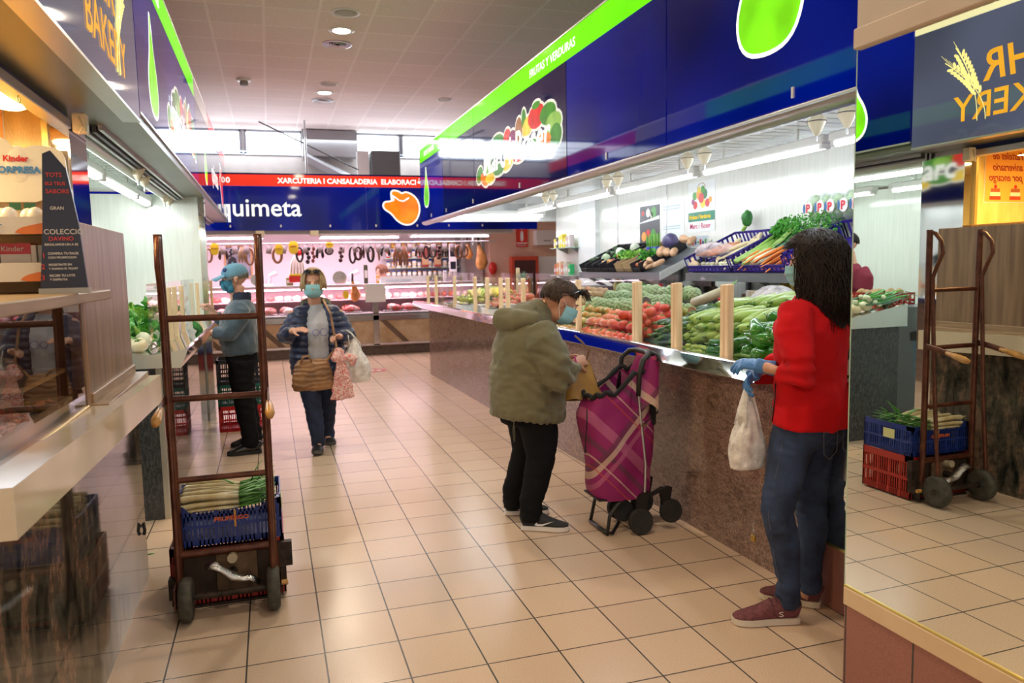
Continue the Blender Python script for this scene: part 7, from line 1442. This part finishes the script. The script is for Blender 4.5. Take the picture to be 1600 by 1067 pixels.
# white plastic bag held in her right hand
wb_ = film('white_bag', (.86, .84, .82), .72, .35)
def plastic_bag(name, lab, top, r, h, cont, hand_pt, seed=0, fl=1.0):
    t = thing(name, lab, 'bag', top); b = MB(); top = Vector((0, 0, 0))
    b.grid(lambda u, v: Vector((math.cos(2*pi*u), math.sin(2*pi*u)*fl, 0))*(r*(.20+.80*math.sin(min(1, .12+v*1.05)*pi*.62)**1.1)*(1 if v < .9 else math.sqrt(max(0, 1-((v-.9)/.1)**2)))*(1+.10*noise.noise(Vector((math.cos(2*pi*u)*2.2+seed, math.sin(2*pi*u)*2.2, v*2.5)))+.045*math.sin(u*2*pi*13+v*3)*(1-v)))+Vector((0, 0, -.10-(h-.10)*v-.05*(1-v)*math.cos(4*pi*u))), 90, 26)
    b.build('film_body', wb_, t, smooth=True); hp = Vector(hand_pt)-Vector(t.location)
    for s_ in (-1, 1): MB().tube([hp+Vector((0, 0, -.0)), hp*.6+Vector((s_*r*.12, 0, -.02)), Vector((s_*r*.32, 0, -.09)), Vector((s_*r*.42, 0, -.16))], [(.006, .010), (.008, .018), (.006, .035), (.004, .05)], 10, side=X_).build('bag_handle', wb_, t, smooth=True)
    for i, (x, y, z, q, c) in enumerate(cont): bumpy(MB().ball((x, y, z), q, 12), .1, 20, i).build('bag_contents', pm('cont%d' % int(c[0]*100), c), t, smooth=True)
    return t
ht_ = wR+Vector((-.06, -.03, -.05)); plastic_bag('plastic_bag', 'white plastic carrier bag with groceries hanging from the gloved hand of the woman in red', ht_+Vector((-.0, -.0, -.02)), .088, .36, [(-.02, 0, -.28, .045, (.60, .35, .3)), (.03, .01, -.30, .04, (.55, .5, .4)), (0, -.02, -.21, .035, (.5, .12, .1))], ht_, 1, .7)

# ---------------------------------------------------------------- B: person in the khaki parka
f = Vector((.97, .10, 0)).normalized(); l = Vector((0, 0, 1)).cross(f); C0 = Vector((1.44, 4.24, 0))
def B_(x, y, z): return C0-l*x+f*y+Vector((0, 0, z))
p = person('person in khaki hooded parka bending over a tan bag at the right counter', (1.44, 4.24, 0), .006, skin2)
hc = Vector((1.622, 4.20, 1.318)); hf = Vector((.86, -.12, -.48)); hu = Vector((.48, 0, .87)); head(p['b'], hc, hf, hu, 1.05); B = p['b']
B.tube([B_(0, .0, 1.20), B_(0, .08, 1.26), hc+Vector((-.05, 0, -.05))], [.08, .062, .058], 12); B.tube([B_(0, 0, .75), B_(0, -.02, .95), B_(0, .0, 1.15), B_(0, .04, 1.22)], [(.15, .13), (.16, .14), (.15, .11), (.10, .08)], 16, side=l)
eR = Vector((1.535, 3.98, .90)); wR = Vector((1.665, 4.06, .985)); eL = Vector((1.58, 4.50, .92)); wL = Vector((1.68, 4.27, .975))
B.tube([B_(.19, .02, 1.17), eR, wR], [.05, .045, .028], 12); B.tube([B_(-.19, .02, 1.17), eL, wL], [.05, .042, .028], 12)
hand(B, wR, (.85, .35, .1), (0, .8, -.4), -1, .9, .95); hand(B, wL, (.85, -.35, .1), (0, -.8, -.4), 1, .9, .95)
rF, lF = Vector((1.40, 4.13, .10)), Vector((1.38, 4.41, .10)); rK, lK = Vector((1.455, 4.13, .42)), Vector((1.44, 4.36, .42))
for a, k_, x in ((rF, rK, .10), (lF, lK, -.10)): B.tube([B_(x, 0, .72), k_, a, a+Vector((.03, 0, -.05))], [.08, .055, .038, .032], 12)
Bp = finish(p); olive = mat('khaki_cotton', (.115, .108, .055), .75, var=.18, vs=5, var2=(.155, .142, .078), sheen=.2, bump=.15, bs=250)
b = MB(); b.tube([B_(0, -.02, .655), B_(0, -.015, .70), B_(0, -.01, .80), B_(0, -.01, .90), B_(0, -.005, 1.0), B_(0, -.01, 1.10), B_(0, .0, 1.18), B_(0, .05, 1.25), B_(0, .11, 1.285)], [(.24, .215), (.245, .222), (.24, .225), (.235, .225), (.235, .215), (.225, .19), (.19, .155), (.12, .105), (.075, .072)], 32, side=l)
b.tube([B_(.15, .0, 1.17), B_(.22, .0, 1.10), Vector((1.50, 3.97, 1.0)), eR, (eR+wR)/2, wR-Vector((.03, .01, 0))], [.10, .105, .095, .085, .068, .05], 20); b.tube([B_(-.15, 0, 1.17), B_(-.22, .02, 1.10), eL, (eL+wL)/2, wL-Vector((.03, 0, 0))], [.10, .10, .085, .066, .05], 20)
def pdisp(c, n):
    q = c-eR; e_ = max(0, 1-q.length/.28); w = .016*(.36-abs(nz((c.x*.8, c.y, c.z*1.5), 7)))+.009*(.3-abs(nz((c.x, c.y, c.z*1.6), 15, 4)))+.003*nz(c, 30)
    w += e_*.014*math.sin((c.x*.6+c.z*1.0)*75+2*nz(c, 8)); w += -.006*math.exp(-((c.z-.925+.05*(c.x-1.44))/.008)**2) if c.x < 1.5 else 0
    if c.z < .70: w += .006*math.sin(math.atan2(c.y-4.24, c.x-1.44)*34)*max(0, 1-(c.z-.65)/.05)
    return w
cloth(Bp, b, 'khaki_parka', olive, .011, pdisp)
b = MB(); b.tube([B_(-.15, .0, 1.225), B_(-.09, -.11, 1.235), B_(0, -.15, 1.235), B_(.09, -.11, 1.235), B_(.15, .0, 1.23)], [(.05, .045), (.065, .07), (.075, .08), (.065, .07), (.05, .045)], 16, side=Z_); b.tube([B_(0, -.10, 1.235), B_(0, -.02, 1.285), B_(0, .03, 1.31)], [(.13, .05), (.13, .05), (.08, .03)], 16, side=l)
cloth(Bp, b, 'hood', olive, .010, lambda c, n: .008*(.4-abs(nz((c.x, c.y, c.z*2), 12)))+.004*nz(c, 24))
b = MB(); b.tube([B_(.075, .03, 1.27), B_(.05, -.015, 1.29), B_(0, -.035, 1.30), B_(-.05, -.015, 1.29), B_(-.075, .03, 1.27), B_(-.06, .10, 1.22), B_(0, .16, 1.16), B_(.06, .10, 1.22)], [(.032, .012)]*8, 10, side=Z_, close=True); cloth(Bp, b, 'collar', olive, .007, folds(.003))
blackc = mat('black_trousers', (.006, .006, .008), .9, bump=.2, bs=200, spec=.2)
b = MB(); b.tube([B_(0, -.01, .62), B_(0, -.01, .70), B_(0, 0, .85)], [(.185, .165), (.19, .17), (.16, .15)], 24, side=l)
for a, k_, x in ((rF, rK, .095), (lF, lK, -.095)): b.tube([B_(x, 0, .66), B_(x, .02, .55), k_+Vector((.01, 0, 0)), k_+(a-k_)*.5, a+Vector((0, 0, .07)), a-Vector((.0, 0, .045))], [.118, .108, .085, .075, .066, .062], 20)
cloth(Bp, b, 'black_trousers', blackc, .011, lambda c, n: .010*(.4-abs(nz((c.x, c.y, c.z*2.4), 9)))*(1.5 if c.z < .2 else .8))
bsh = mat('black_mesh', (.02, .022, .026), .7, bump=.3, bs=300); ws_ = mat('white_sole', (.78, .76, .74), .4)
shoe(Bp, (1.60, 4.03, 0), (1.345, 4.16, 0), bsh, ws_, black_pl, mark=mat('mark_white', (.85, .85, .85), .4)); shoe(Bp, (1.60, 4.37, 0), (1.33, 4.45, 0), bsh, ws_, black_pl, mark=MATS['mark_white'])
hairb = mat('hair_brown_short', (.05, .026, .016), .45, var=.6, vs=50)
hairdo(Bp, hc, hf, hu, hairb, 1000, .0, (.084, .108, .100), 50, 58, .003, 112, 1.05, .0032, 7, messy=.5, lift=.012, ear=74)
H = HM(hc, hf, hu, 1.05); b = MB()
for i in range(60): x = rp.uniform(-.05, .05); b.tube([H(x, .055, .115), H(x*1.1, .10, .125+rp.uniform(-.01, .015)), H(x*1.2, .135+rp.uniform(-.02, .02), .10+rp.uniform(-.015, .02))], [.005, .004, .001], 4)
add(Bp, b, 'fringe_tuft', hairb); face_bits(Bp, hc, hf, hu, 1.05); mask(Bp, hc, hf, hu, 1.05)
def sunglasses(par, H):
    b = MB()
    for k in (-1, 1): b.tube([H(k*.012, .075, .125), H(k*.035, .080, .128), H(k*.062, .066, .118), H(k*.060, .072, .098), H(k*.036, .090, .100), H(k*.014, .086, .104)], .006, 6, close=True); b.tube([H(k*.064, .066, .115), H(k*.086, .02, .07), H(k*.086, -.03, .03)], .0032, 6)
    b.tube([H(-.014, .08, .115), H(.014, .08, .115)], .003, 6); add(par, b, 'sunglasses', mat('sunglasses_black', (.01, .01, .012), .12, coat=.6))
    for k in (-1, 1): add(par, MB().ball(H(k*.037, .082, .113), (.022, .014, .012), 10), 'dark_lens', mat('lens_dark', (.01, .012, .02), .05))
sunglasses(Bp, H)
add(Bp, MB().tube([B_(.20, -.19, .675), B_(.205, -.20, .63), B_(.22, -.205, .59), B_(.20, -.19, .56), B_(.195, -.185, .60), B_(.2, -.19, .65)], .003, 6), 'drawcord', mat('cord_olive', (.08, .07, .04), .7))
pk_ = B_(.225, .10, .86); add(Bp, MB().tube([pk_+Vector((-.07, .03, .0)), pk_+Vector((0, -.005, -.015)), pk_+Vector((.06, .02, .01))], [(.006, .02), (.008, .022), (.006, .02)], 8, side=Y_), 'pocket_flap', olive)
add(Bp, MB().tube([wR+Vector((-.01, .0, 0))+Vector((0, .032*math.cos(a), .032*math.sin(a))) for a in [2*pi*k/14 for k in range(14)]], .005, 6, close=True), 'pink_bracelet', mat('pink_band', (.55, .03, .25), .4))
# tan bag being opened
tb_ = thing('shoulder_bag', 'mustard-tan leather bag hanging open in front of the person in the khaki parka', 'bag', (1.71, 4.11, .755)); tanl = mat('mustard_leather', (.36, .20, .045), .45, var=.25, vs=7, bump=.2, bs=60)
b = MB(); b.grid(lambda u, v: Vector(((-.10+.015*v+(.13+.085*(1-v)-.0)*u*1.12)*1.0+.0, -.07*math.sin(pi*u)**.6*(.4+.6*(1-v)), .24*v-.01*u+.03*(1-v)*u*1.0+.012*math.sin(u*9+v*4))), 24, 16); b.grid(lambda u, v: Vector(((-.10+.015*v+(.13+.085*(1-v))*u*1.12), .07*math.sin(pi*u)**.6*(.4+.6*(1-v)), .24*v-.01*u+.03*(1-v)*u)), 24, 16); b.f[-24*16:] = [q[::-1] for q in b.f[-24*16:]]
b.build('leather_body', tanl, tb_, smooth=True); MB().grid(lambda u, v: Vector((-.10+.215*1.12*u, (v-.5)*2*.07*math.sin(pi*u)**.6*.999, .03*u-.01*u)), 24, 6).build('bag_bottom', tanl, tb_, smooth=True)
MB().tube([(.03, -.03, .235), (.045, -.035, .29), (.01, -.02, .34), (-.03, .0, .38)], [(.007, .003)]*4, 6).build('strap', mat('strap_brown', (.16, .08, .03), .5), tb_)

# ---------------------------------------------------------------- C: woman walking towards the camera
f = Vector((-.03, -1, 0)).normalized(); l = Vector((1, 0, 0)); C0 = Vector((.37, 6.78, 0))
def C_(x, y, z): return C0+Vector((x, -y, z))      # x: photo right, y: towards camera
p = person('woman walking forward in an open navy puffer jacket, with handbag and blue mask', (.37, 6.78, 0), .006)
hc = Vector((.352, 6.70, 1.42)); hf = Vector((-.10, -1, -.06)); head(p['b'], hc, hf, Z_, 1.04); B = p['b']
B.tube([C_(0, 0, 1.18), C_(-.01, 0, 1.26), hc+Vector((0, .01, -.05))], [.075, .056, .054], 12); B.tube([C_(0, 0, .72), C_(0, 0, .95), C_(0, 0, 1.12), C_(0, 0, 1.2)], [(.14, .11), (.145, .12), (.15, .10), (.11, .07)], 16, side=l)
eR, wR = Vector((.10, 6.66, .985)), Vector((.165, 6.50, 1.055)); eL, wL = Vector((.625, 6.68, .97)), Vector((.535, 6.52, .985))
B.tube([C_(-.18, 0, 1.18), eR, wR], [.048, .040, .027], 12); B.tube([C_(.18, 0, 1.18), eL, wL], [.048, .040, .027], 12)
hand(B, wR, (.75, -.5, .12), (.2, .3, -.9), -1, .35, .98); hand(B, wL, (-.55, -.55, .05), (.3, -.3, -.9), 1, .85, .98)
nF, fF = Vector((.325, 6.56, .11)), Vector((.43, 6.88, .10)); nK, fK = Vector((.30, 6.62, .40)), Vector((.43, 6.80, .38))
for a, k_, x in ((nF, nK, -.085), (fF, fK, .085)): B.tube([C_(x, 0, .68), k_, a, a+Vector((0, -.04, -.05))], [.075, .052, .036, .03], 12)
Cp = finish(p); navy = mat('navy_puffer', (.008, .016, .065), .38, var=.3, vs=6, bump=.1, bs=50, sheen=.2)
b = MB(); 
for s_ in (-1, 1): b.tube([C_(s_*.125, .0, .66), C_(s_*.135, .0, .80), C_(s_*.125, 0, .95), C_(s_*.125, .0, 1.08), C_(s_*.115, -.0, 1.18), C_(s_*.06, -.02, 1.235)], [(.105, .165), (.105, .165), (.095, .15), (.095, .135), (.085, .10), (.05, .06)], 24, side=l)
b.tube([C_(0, -.08, .60), C_(0, -.08, .8), C_(0, -.07, 1.0), C_(0, -.05, 1.15)], [(.20, .07), (.19, .07), (.18, .07), (.15, .07)], 22, side=l)
b.tube([C_(-.12, 0, 1.18), C_(-.185, .02, 1.11), eR, (eR+wR)/2, wR+Vector((-.01, .02, 0))], [.072, .075, .068, .058, .045], 18); b.tube([C_(.12, 0, 1.18), C_(.185, .02, 1.11), eL, (eL+wL)/2, wL+Vector((.012, .015, 0))], [.072, .075, .068, .058, .045], 18)
cloth(Cp, b, 'puffer_jacket', navy, .010, lambda c, n: .011*abs(math.sin(pi*c.z/.052+1.2*nz(c, 5)))-.004+.004*nz(c, 25), 3)
b = MB(); b.tube([C_(-.125, .06, 1.16), C_(-.10, -.02, 1.26), C_(0, -.07, 1.285), C_(.10, -.02, 1.26), C_(.125, .06, 1.16)], [(.03, .02), (.04, .025), (.045, .03), (.04, .025), (.03, .02)], 12, side=Z_); cloth(Cp, b, 'grey_green_collar', mat('collar_lining', (.13, .14, .10), .7), .008, folds(.004, 18))
b = MB(); b.tube([C_(0, .05, .70), C_(0, .06, .82), C_(0, .06, .95), C_(0, .055, 1.08), C_(0, .03, 1.18), C_(0, .0, 1.235)], [(.10, .125), (.11, .135), (.11, .125), (.115, .11), (.10, .07), (.07, .05)], 22, side=l)
cloth(Cp, b, 'grey_t_shirt', mat('grey_marl', (.42, .42, .46), .85, var=.06, vs=60), .010, folds(.006, 9)); add(Cp, MB().tube([C_(.045+.03*math.cos(a), .176, 1.02+.03*math.sin(a)) for a in [2*pi*k/14 for k in range(14)]], .0022, 5, close=True), 'printed_glasses', mat('print_violet', (.10, .08, .35), .5)); add(Cp, MB().tube([C_(-.02+.026*math.cos(a), .18, 1.02+.026*math.sin(a)) for a in [2*pi*k/14 for k in range(14)]], .0022, 5, close=True), 'printed_glasses', MATS['print_violet'])
b = MB(); b.tube([C_(0, 0, .60), C_(0, 0, .72)], [(.165, .12), (.16, .12)], 22, side=l)
for a, k_, x in ((nF, nK, -.085), (fF, fK, .085)): b.tube([C_(x, 0, .66), C_(x, .01, .55), k_, k_+(a-k_)*.5, a+Vector((0, 0, .03)), a-Vector((0, .0, .05))], [.10, .095, .072, .068, .055, .054], 18)
cloth(Cp, b, 'dark_blue_jeans', mat('dark_denim', (.006, .014, .045), .8, var=.4, vs=10), .010, folds(.008, 10, 1.8))
dks = mat('dark_leather_shoe', (.02, .02, .025), .35); rl = mat('red_lace', (.30, .01, .03), .6); shoe(Cp, (.305, 6.42, .018), (.335, 6.66, .0), dks, mat('grey_sole', (.08, .075, .07), .6), rl, w=.046); shoe(Cp, (.455, 6.78, 0), (.43, 7.0, 0), dks, MATS['grey_sole'], rl, w=.044)
hairdo(Cp, hc, hf, Z_, mat('hair_blond', (.30, .19, .08), .45, var=.5, vs=40, var2=(.48, .34, .18)), 700, .06, (.094, .108, .106), 46, 52, .006, 98, 1.04, .004, 9, messy=.35); face_bits(Cp, hc, hf, Z_, 1.04, (.2, .12, .06)); mask(Cp, hc, hf, Z_, 1.04); sunglasses(Cp, HM(hc, hf, Z_, 1.04))
# her things
hb = thing('handbag', 'brown crocodile-pattern leather handbag carried in front of the walking woman', 'bag', (.30, 6.42, .56)); croc = mat('croc_leather', (.24, .115, .045), .4, var=.4, vs=10, bump=.5, bs=30)
b = MB(); b.tube([(0, 0, 0), (0, 0, .03), (0, 0, .12), (.0, 0, .20), (0, 0, .255)], [(.15, .045), (.17, .065), (.165, .06), (.145, .045), (.12, .02)], 26, side=X_); bo = fuse(b, 'leather_body', croc, .008, 3, hb, lambda c, n: .0035*math.sin(c.z*150+3*nz(c, 12)))
for s_ in (-1, 1): MB().tube([(-.09, s_*.03, .235), (-.07, s_*.035, .28), (-.03, s_*.035, .285), (0, s_*.03, .24)], .008, 8).build('handle', croc, hb, smooth=True)
MB().tube([(.11, 0, .23), (.20, -.01, .35), (.17, .06, .62), (.12, .16, .74)], [(.010, .003)]*4, 6).build('shoulder_strap', croc, hb)
sc_ = thing('scarf', 'red and white flowered scarf knotted on the strap of the handbag', 'scarf', (.53, 6.42, .80)); flow = mat('flower_print', (.60, .06, .05), .8, var=.1, vs=75, var2=(.80, .70, .66))
for pts, rr_ in ((((0, 0, .09), (-.03, -.02, .02), (0, -.02, -.02)), [.035, .05, .03]), (((0, 0, .0), (.05, -.01, .03), (.10, -.0, .0), (.09, 0, -.05)), [.03, .035, .04, .02]), (((0, -.01, .0), (-.015, -.02, -.12), (-.04, -.02, -.33)), [(.03, .02), (.04, .02), (.055, .015)]), (((0, -.01, 0), (.03, -.02, -.14), (.05, -.02, -.32)), [(.03, .02), (.04, .02), (.05, .015)])):
    b = MB(); b.tube(pts, rr_, 14, side=X_); fuse(b, 'knotted_cloth', flow, .006, 2, sc_, folds(.010, 22, .4))
plastic_bag('plastic_bag', 'white plastic carrier bag on the arm of the walking woman', Vector((.66, 6.55, 1.01)), .135, .43, [(.0, 0, -.34, .07, (.65, .5, .42)), (.05, .01, -.30, .05, (.6, .5, .45))], Vector((.60, 6.58, 1.03)), 4, .75)
for x, z, c, m_ in ((.76, .80, 1, rl), (.775, .74, 1, lf1), (.74, .77, 1, rl)): pass

# ---------------------------------------------------------------- D: man in the cap at the left counter
f = Vector((-1, .0, 0)); l = Vector((0, -1, 0)); C0 = Vector((-.27, 6.93, 0))
def D_(x, y, z): return C0+Vector((-y, x, z))      # x: away from camera, y: forward (-X)
p = person('man in a light blue cap and grey-blue fleece standing at the left vegetable counter', (-.27, 6.93, 0), .006)
hc = Vector((-.285, 6.92, 1.475)); hf = Vector((-1, -.12, -.14)); hu = Vector((-.12, 0, 1)); head(p['b'], hc, hf, hu, 1.03); B = p['b']
B.tube([D_(0, -.02, 1.24), D_(0, 0, 1.32), hc+Vector((.02, 0, -.05))], [.08, .06, .058], 12); B.tube([D_(0, 0, .82), D_(0, -.02, 1.0), D_(0, -.02, 1.18), D_(0, -.01, 1.26)], [(.15, .11), (.16, .12), (.16, .11), (.11, .08)], 16, side=l)
eN, wN = Vector((-.35, 6.70, 1.03)), Vector((-.49, 6.73, 1.045)); eF, wF = Vector((-.36, 7.14, 1.06)), Vector((-.48, 7.10, 1.20))
B.tube([D_(-.19, 0, 1.24), eN, wN], [.05, .042, .028], 12); B.tube([D_(.19, 0, 1.24), eF, wF], [.05, .04, .028], 12); hand(B, wN, (-.8, .15, -.35), (0, .4, -.8), 1, .6, 1); hand(B, wF, (-.55, -.1, .8), (-.6, -.3, -.4), -1, 1.0, 1)
nF, fF = Vector((-.22, 6.76, .10)), Vector((-.20, 7.08, .10)); nK, fK = Vector((-.26, 6.82, .46)), Vector((-.25, 7.03, .46))
for a, k_, x in ((nF, nK, -.09), (fF, fK, .09)): B.tube([D_(x, -.02, .8), k_, a, a+Vector((-.03, 0, -.05))], [.08, .055, .036, .03], 12)
Dp = finish(p); fle = mat('grey_blue_fleece', (.06, .10, .14), .95, var=.2, vs=8, sheen=.5, bump=.4, bs=160)
b = MB(); b.tube([D_(0, -.01, .845), D_(0, -.005, .92), D_(0, .015, 1.02), D_(0, 0, 1.13), D_(0, -.03, 1.24), D_(0, -.035, 1.305)], [(.195, .145), (.20, .155), (.205, .16), (.205, .15), (.17, .115), (.085, .08)], 28, side=l)
b.tube([D_(-.15, -.02, 1.245), D_(-.215, -.01, 1.17), eN, (eN+wN)/2, wN+Vector((.03, 0, 0))], [.085, .088, .07, .056, .045], 18); b.tube([D_(.15, -.02, 1.245), D_(.215, 0, 1.17), eF, (eF+wF)/2, wF+Vector((.02, 0, -.03))], [.085, .085, .07, .055, .045], 18)
cloth(Dp, b, 'fleece_sweater', fle, .010, folds(.010, 8, 1.4)); b = MB(); b.tube([D_(0, -.03, 1.29), D_(0, -.03, 1.37)], [(.085, .085), (.078, .08)], 20, side=l); cloth(Dp, b, 'dark_collar', mat('navy_collar', (.012, .02, .05), .8), .008, folds(.004, 16))
b = MB(); b.tube([D_(0, -.01, .76), D_(0, -.01, .90)], [(.165, .125), (.165, .13)], 22, side=l)
for a, k_, x in ((nF, nK, -.09), (fF, fK, .09)): b.tube([D_(x, -.01, .80), D_(x, 0, .65), k_, k_+(a-k_)*.5, a+Vector((0, 0, .05)), a-Vector((0, 0, .04))], [.11, .10, .080, .074, .068, .070], 18)
cloth(Dp, b, 'black_trousers', blackc, .010, folds(.010, 8, 1.8)); bls = mat('black_leather', (.012, .011, .011), .25, coat=.4)
shoe(Dp, (-.415, 6.735, 0), (-.135, 6.76, 0), bls, black_rub, black_pl, w=.05); shoe(Dp, (-.40, 7.06, 0), (-.125, 7.09, 0), bls, black_rub, black_pl, w=.05)
hairdo(Dp, hc, hf, hu, mat('hair_grey', (.22, .20, .18), .6), 300, .0, (.082, .102, .09), 60, 30, .0, 108, 1.03, .003, 12); face_bits(Dp, hc, hf, hu, 1.03, (.3, .28, .25)); mask(Dp, hc, hf, hu, 1.03, mat('mask_pattern', (.005, .012, .03), .7, var=.1, vs=28, var2=(.05, .35, .55)), 'patterned_mask', black_pl)
H = HM(hc, hf, hu, 1.03); b = MB(); r_, f_, u_ = frame(hf, hu); M3 = Matrix((r_, f_, u_)).transposed().to_4x4(); b.ball(H(0, -.012, .055), (.092, .110, .085), 24, M3)
b.grid(lambda u, v: H((u-.5)*.15*(1-.25*v*v), .075+.10*v*math.cos((u-.5)*1.6), .062-.028*v-.05*(u-.5)**2*4*.4), 14, 8); b.grid(lambda u, v: H((u-.5)*.15*(1-.25*v*v), .075+.10*v*math.cos((u-.5)*1.6), .055-.028*v-.05*(u-.5)**2*4*.4), 14, 8)
capm = mat('cap_blue', (.13, .30, .42), .8, var=.15, vs=10, bump=.2, bs=300); b.v = [v for v in b.v]; add(Dp, b, 'baseball_cap', capm); add(Dp, MB().ball(H(0, -.012, .142), .008, 8), 'cap_button', capm); add(Dp, MB().ball(H(-.055, .062, .09), (.018, .016, .02), 10), 'cap_badge', mat('badge_navy', (.02, .06, .2), .6))
add(Dp, MB().tube([H(.0, .103, .012), H(-.05, .088, .014), H(-.078, .05, .016), H(-.082, .0, .016)], .0016, 5), 'glasses', alu)
for k in range(2): add(Dp, MB().tube([(wN+Vector((-.05, .02*k, .0))), wN+Vector((-.10, .02*k, .06)), wN+Vector((-.12, -.02+.05*k, .12))], [.012, .03, .008], 8), 'held_greens', lf2)

# ---------------------------------------------------------------- E: stallholder in maroon, seen in the mirror
C0 = Vector((-1.93, 6.35, 0)); 
def E_(x, y, z): return C0+Vector((y, x, z))
p = person('stallholder in a maroon polo shirt behind the left counter, seen at the mirror edge', (-1.93, 6.35, 0), .008)
hc = E_(0, .02, 1.68); head(p['b'], hc, (1, 0, -.15), Z_, 1.03); B = p['b']; B.tube([E_(0, -.02, 1.45), hc+Vector((-.01, 0, -.06))], [.075, .06], 12); B.tube([E_(0, 0, 0.02), E_(0, 0, .9), E_(0, 0, 1.2), E_(0, 0, 1.45)], [(.12, .1), (.16, .12), (.17, .12), (.12, .08)], 16, side=Y_)
for s_ in (-1, 1): B.tube([E_(s_*.2, 0, 1.42), E_(s_*.25, .05, 1.16), E_(s_*.16, .30, 1.20)], [.055, .046, .03], 12); hand(B, E_(s_*.16, .30, 1.20), (1, -s_*.3, -.2), (0, 0, -1), s_, .7, 1); B.tube([E_(s_*.1, 0, .9), E_(s_*.1, 0, .45), E_(s_*.1, 0, .05)], [.09, .06, .04], 12)
Ep = finish(p); b = MB(); b.tube([E_(0, 0, .88), E_(0, 0, 1.1), E_(0, 0, 1.3), E_(0, -.01, 1.43), E_(0, -.01, 1.50)], [(.20, .15), (.20, .15), (.215, .15), (.17, .11), (.08, .08)], 24, side=Y_)
for s_ in (-1, 1): b.tube([E_(s_*.16, 0, 1.42), E_(s_*.225, .01, 1.34), E_(s_*.25, .04, 1.22)], [.08, .085, .075], 16)
cloth(Ep, b, 'maroon_polo', mat('maroon_polo', (.22, .012, .035), .8), .012, folds(.008, 8)); b = MB(); b.tube([E_(0, 0, .6), E_(0, 0, .95)], [(.2, .15), (.19, .14)], 20, side=Y_)
for s_ in (-1, 1): b.tube([E_(s_*.1, 0, .9), E_(s_*.1, 0, .45), E_(s_*.1, 0, .08)], [.11, .08, .07], 14)
cloth(Ep, b, 'dark_trousers', blackc, .012); hairdo(Ep, hc, (1, 0, -.15), Z_, hairm, 400, .0, (.084, .106, .1), 60, 45, 0, 105, 1.03, .003, 3)
for s_ in (-1, 1): shoe(Ep, E_(s_*.1, .18, 0), E_(s_*.1, -.09, 0), bls, black_rub, black_pl)
# ---------------------------------------------------------------- F: butcher bending behind the far counter
C0 = Vector((2.12, 14.75, 0)); p = person('butcher with short brown hair and white coat bending behind the far counter', (2.12, 14.75, 0), .009)
hc = Vector((2.02, 14.50, 1.47)); head(p['b'], hc, (-.9, -.4, -.25), Z_, 1.05); B = p['b']; B.tube([C0+Vector((0, -.1, 1.25)), hc+Vector((.02, 0, -.06))], [.08, .06], 12); B.tube([C0+Vector((0, 0, .02)), C0+Vector((0, 0, .9)), C0+Vector((0, -.1, 1.28))], [(.13, .1), (.16, .12), (.13, .1)], 16)
for s_ in (-1, 1): w_ = C0+Vector((-.25, -.25+.08*s_, 1.05)); B.tube([C0+Vector((.05*s_, -.1+.18*s_, 1.25)), C0+Vector((-.02, -.1+.2*s_, 1.0)), w_], [.05, .045, .03], 12); hand(B, w_, (-1, 0, -.2), (0, 0, -1), s_, .6)
Fp = finish(p); b = MB(); b.tube([C0+Vector((0, 0, .5)), C0+Vector((0, 0, .9)), C0+Vector((.02, -.05, 1.15)), C0+Vector((0, -.08, 1.32))], [(.24, .2), (.22, .19), (.22, .18), (.12, .1)], 22)
for s_ in (-1, 1): b.tube([C0+Vector((.05*s_, -.1+.16*s_, 1.26)), C0+Vector((-.02, -.1+.2*s_, 1.0)), C0+Vector((-.18, -.22+.1*s_, 1.04))], [.085, .075, .055], 14)
cloth(Fp, b, 'white_coat', mat('white_coat', (.78, .74, .78), .8), .014, folds(.010, 8)); hairdo(Fp, hc, (-.9, -.4, -.25), Z_, mat('hair_auburn', (.16, .06, .025), .5), 350, .03, (.094, .112, .105), 45, 50, .006, 102, 1.05, .006, 5)
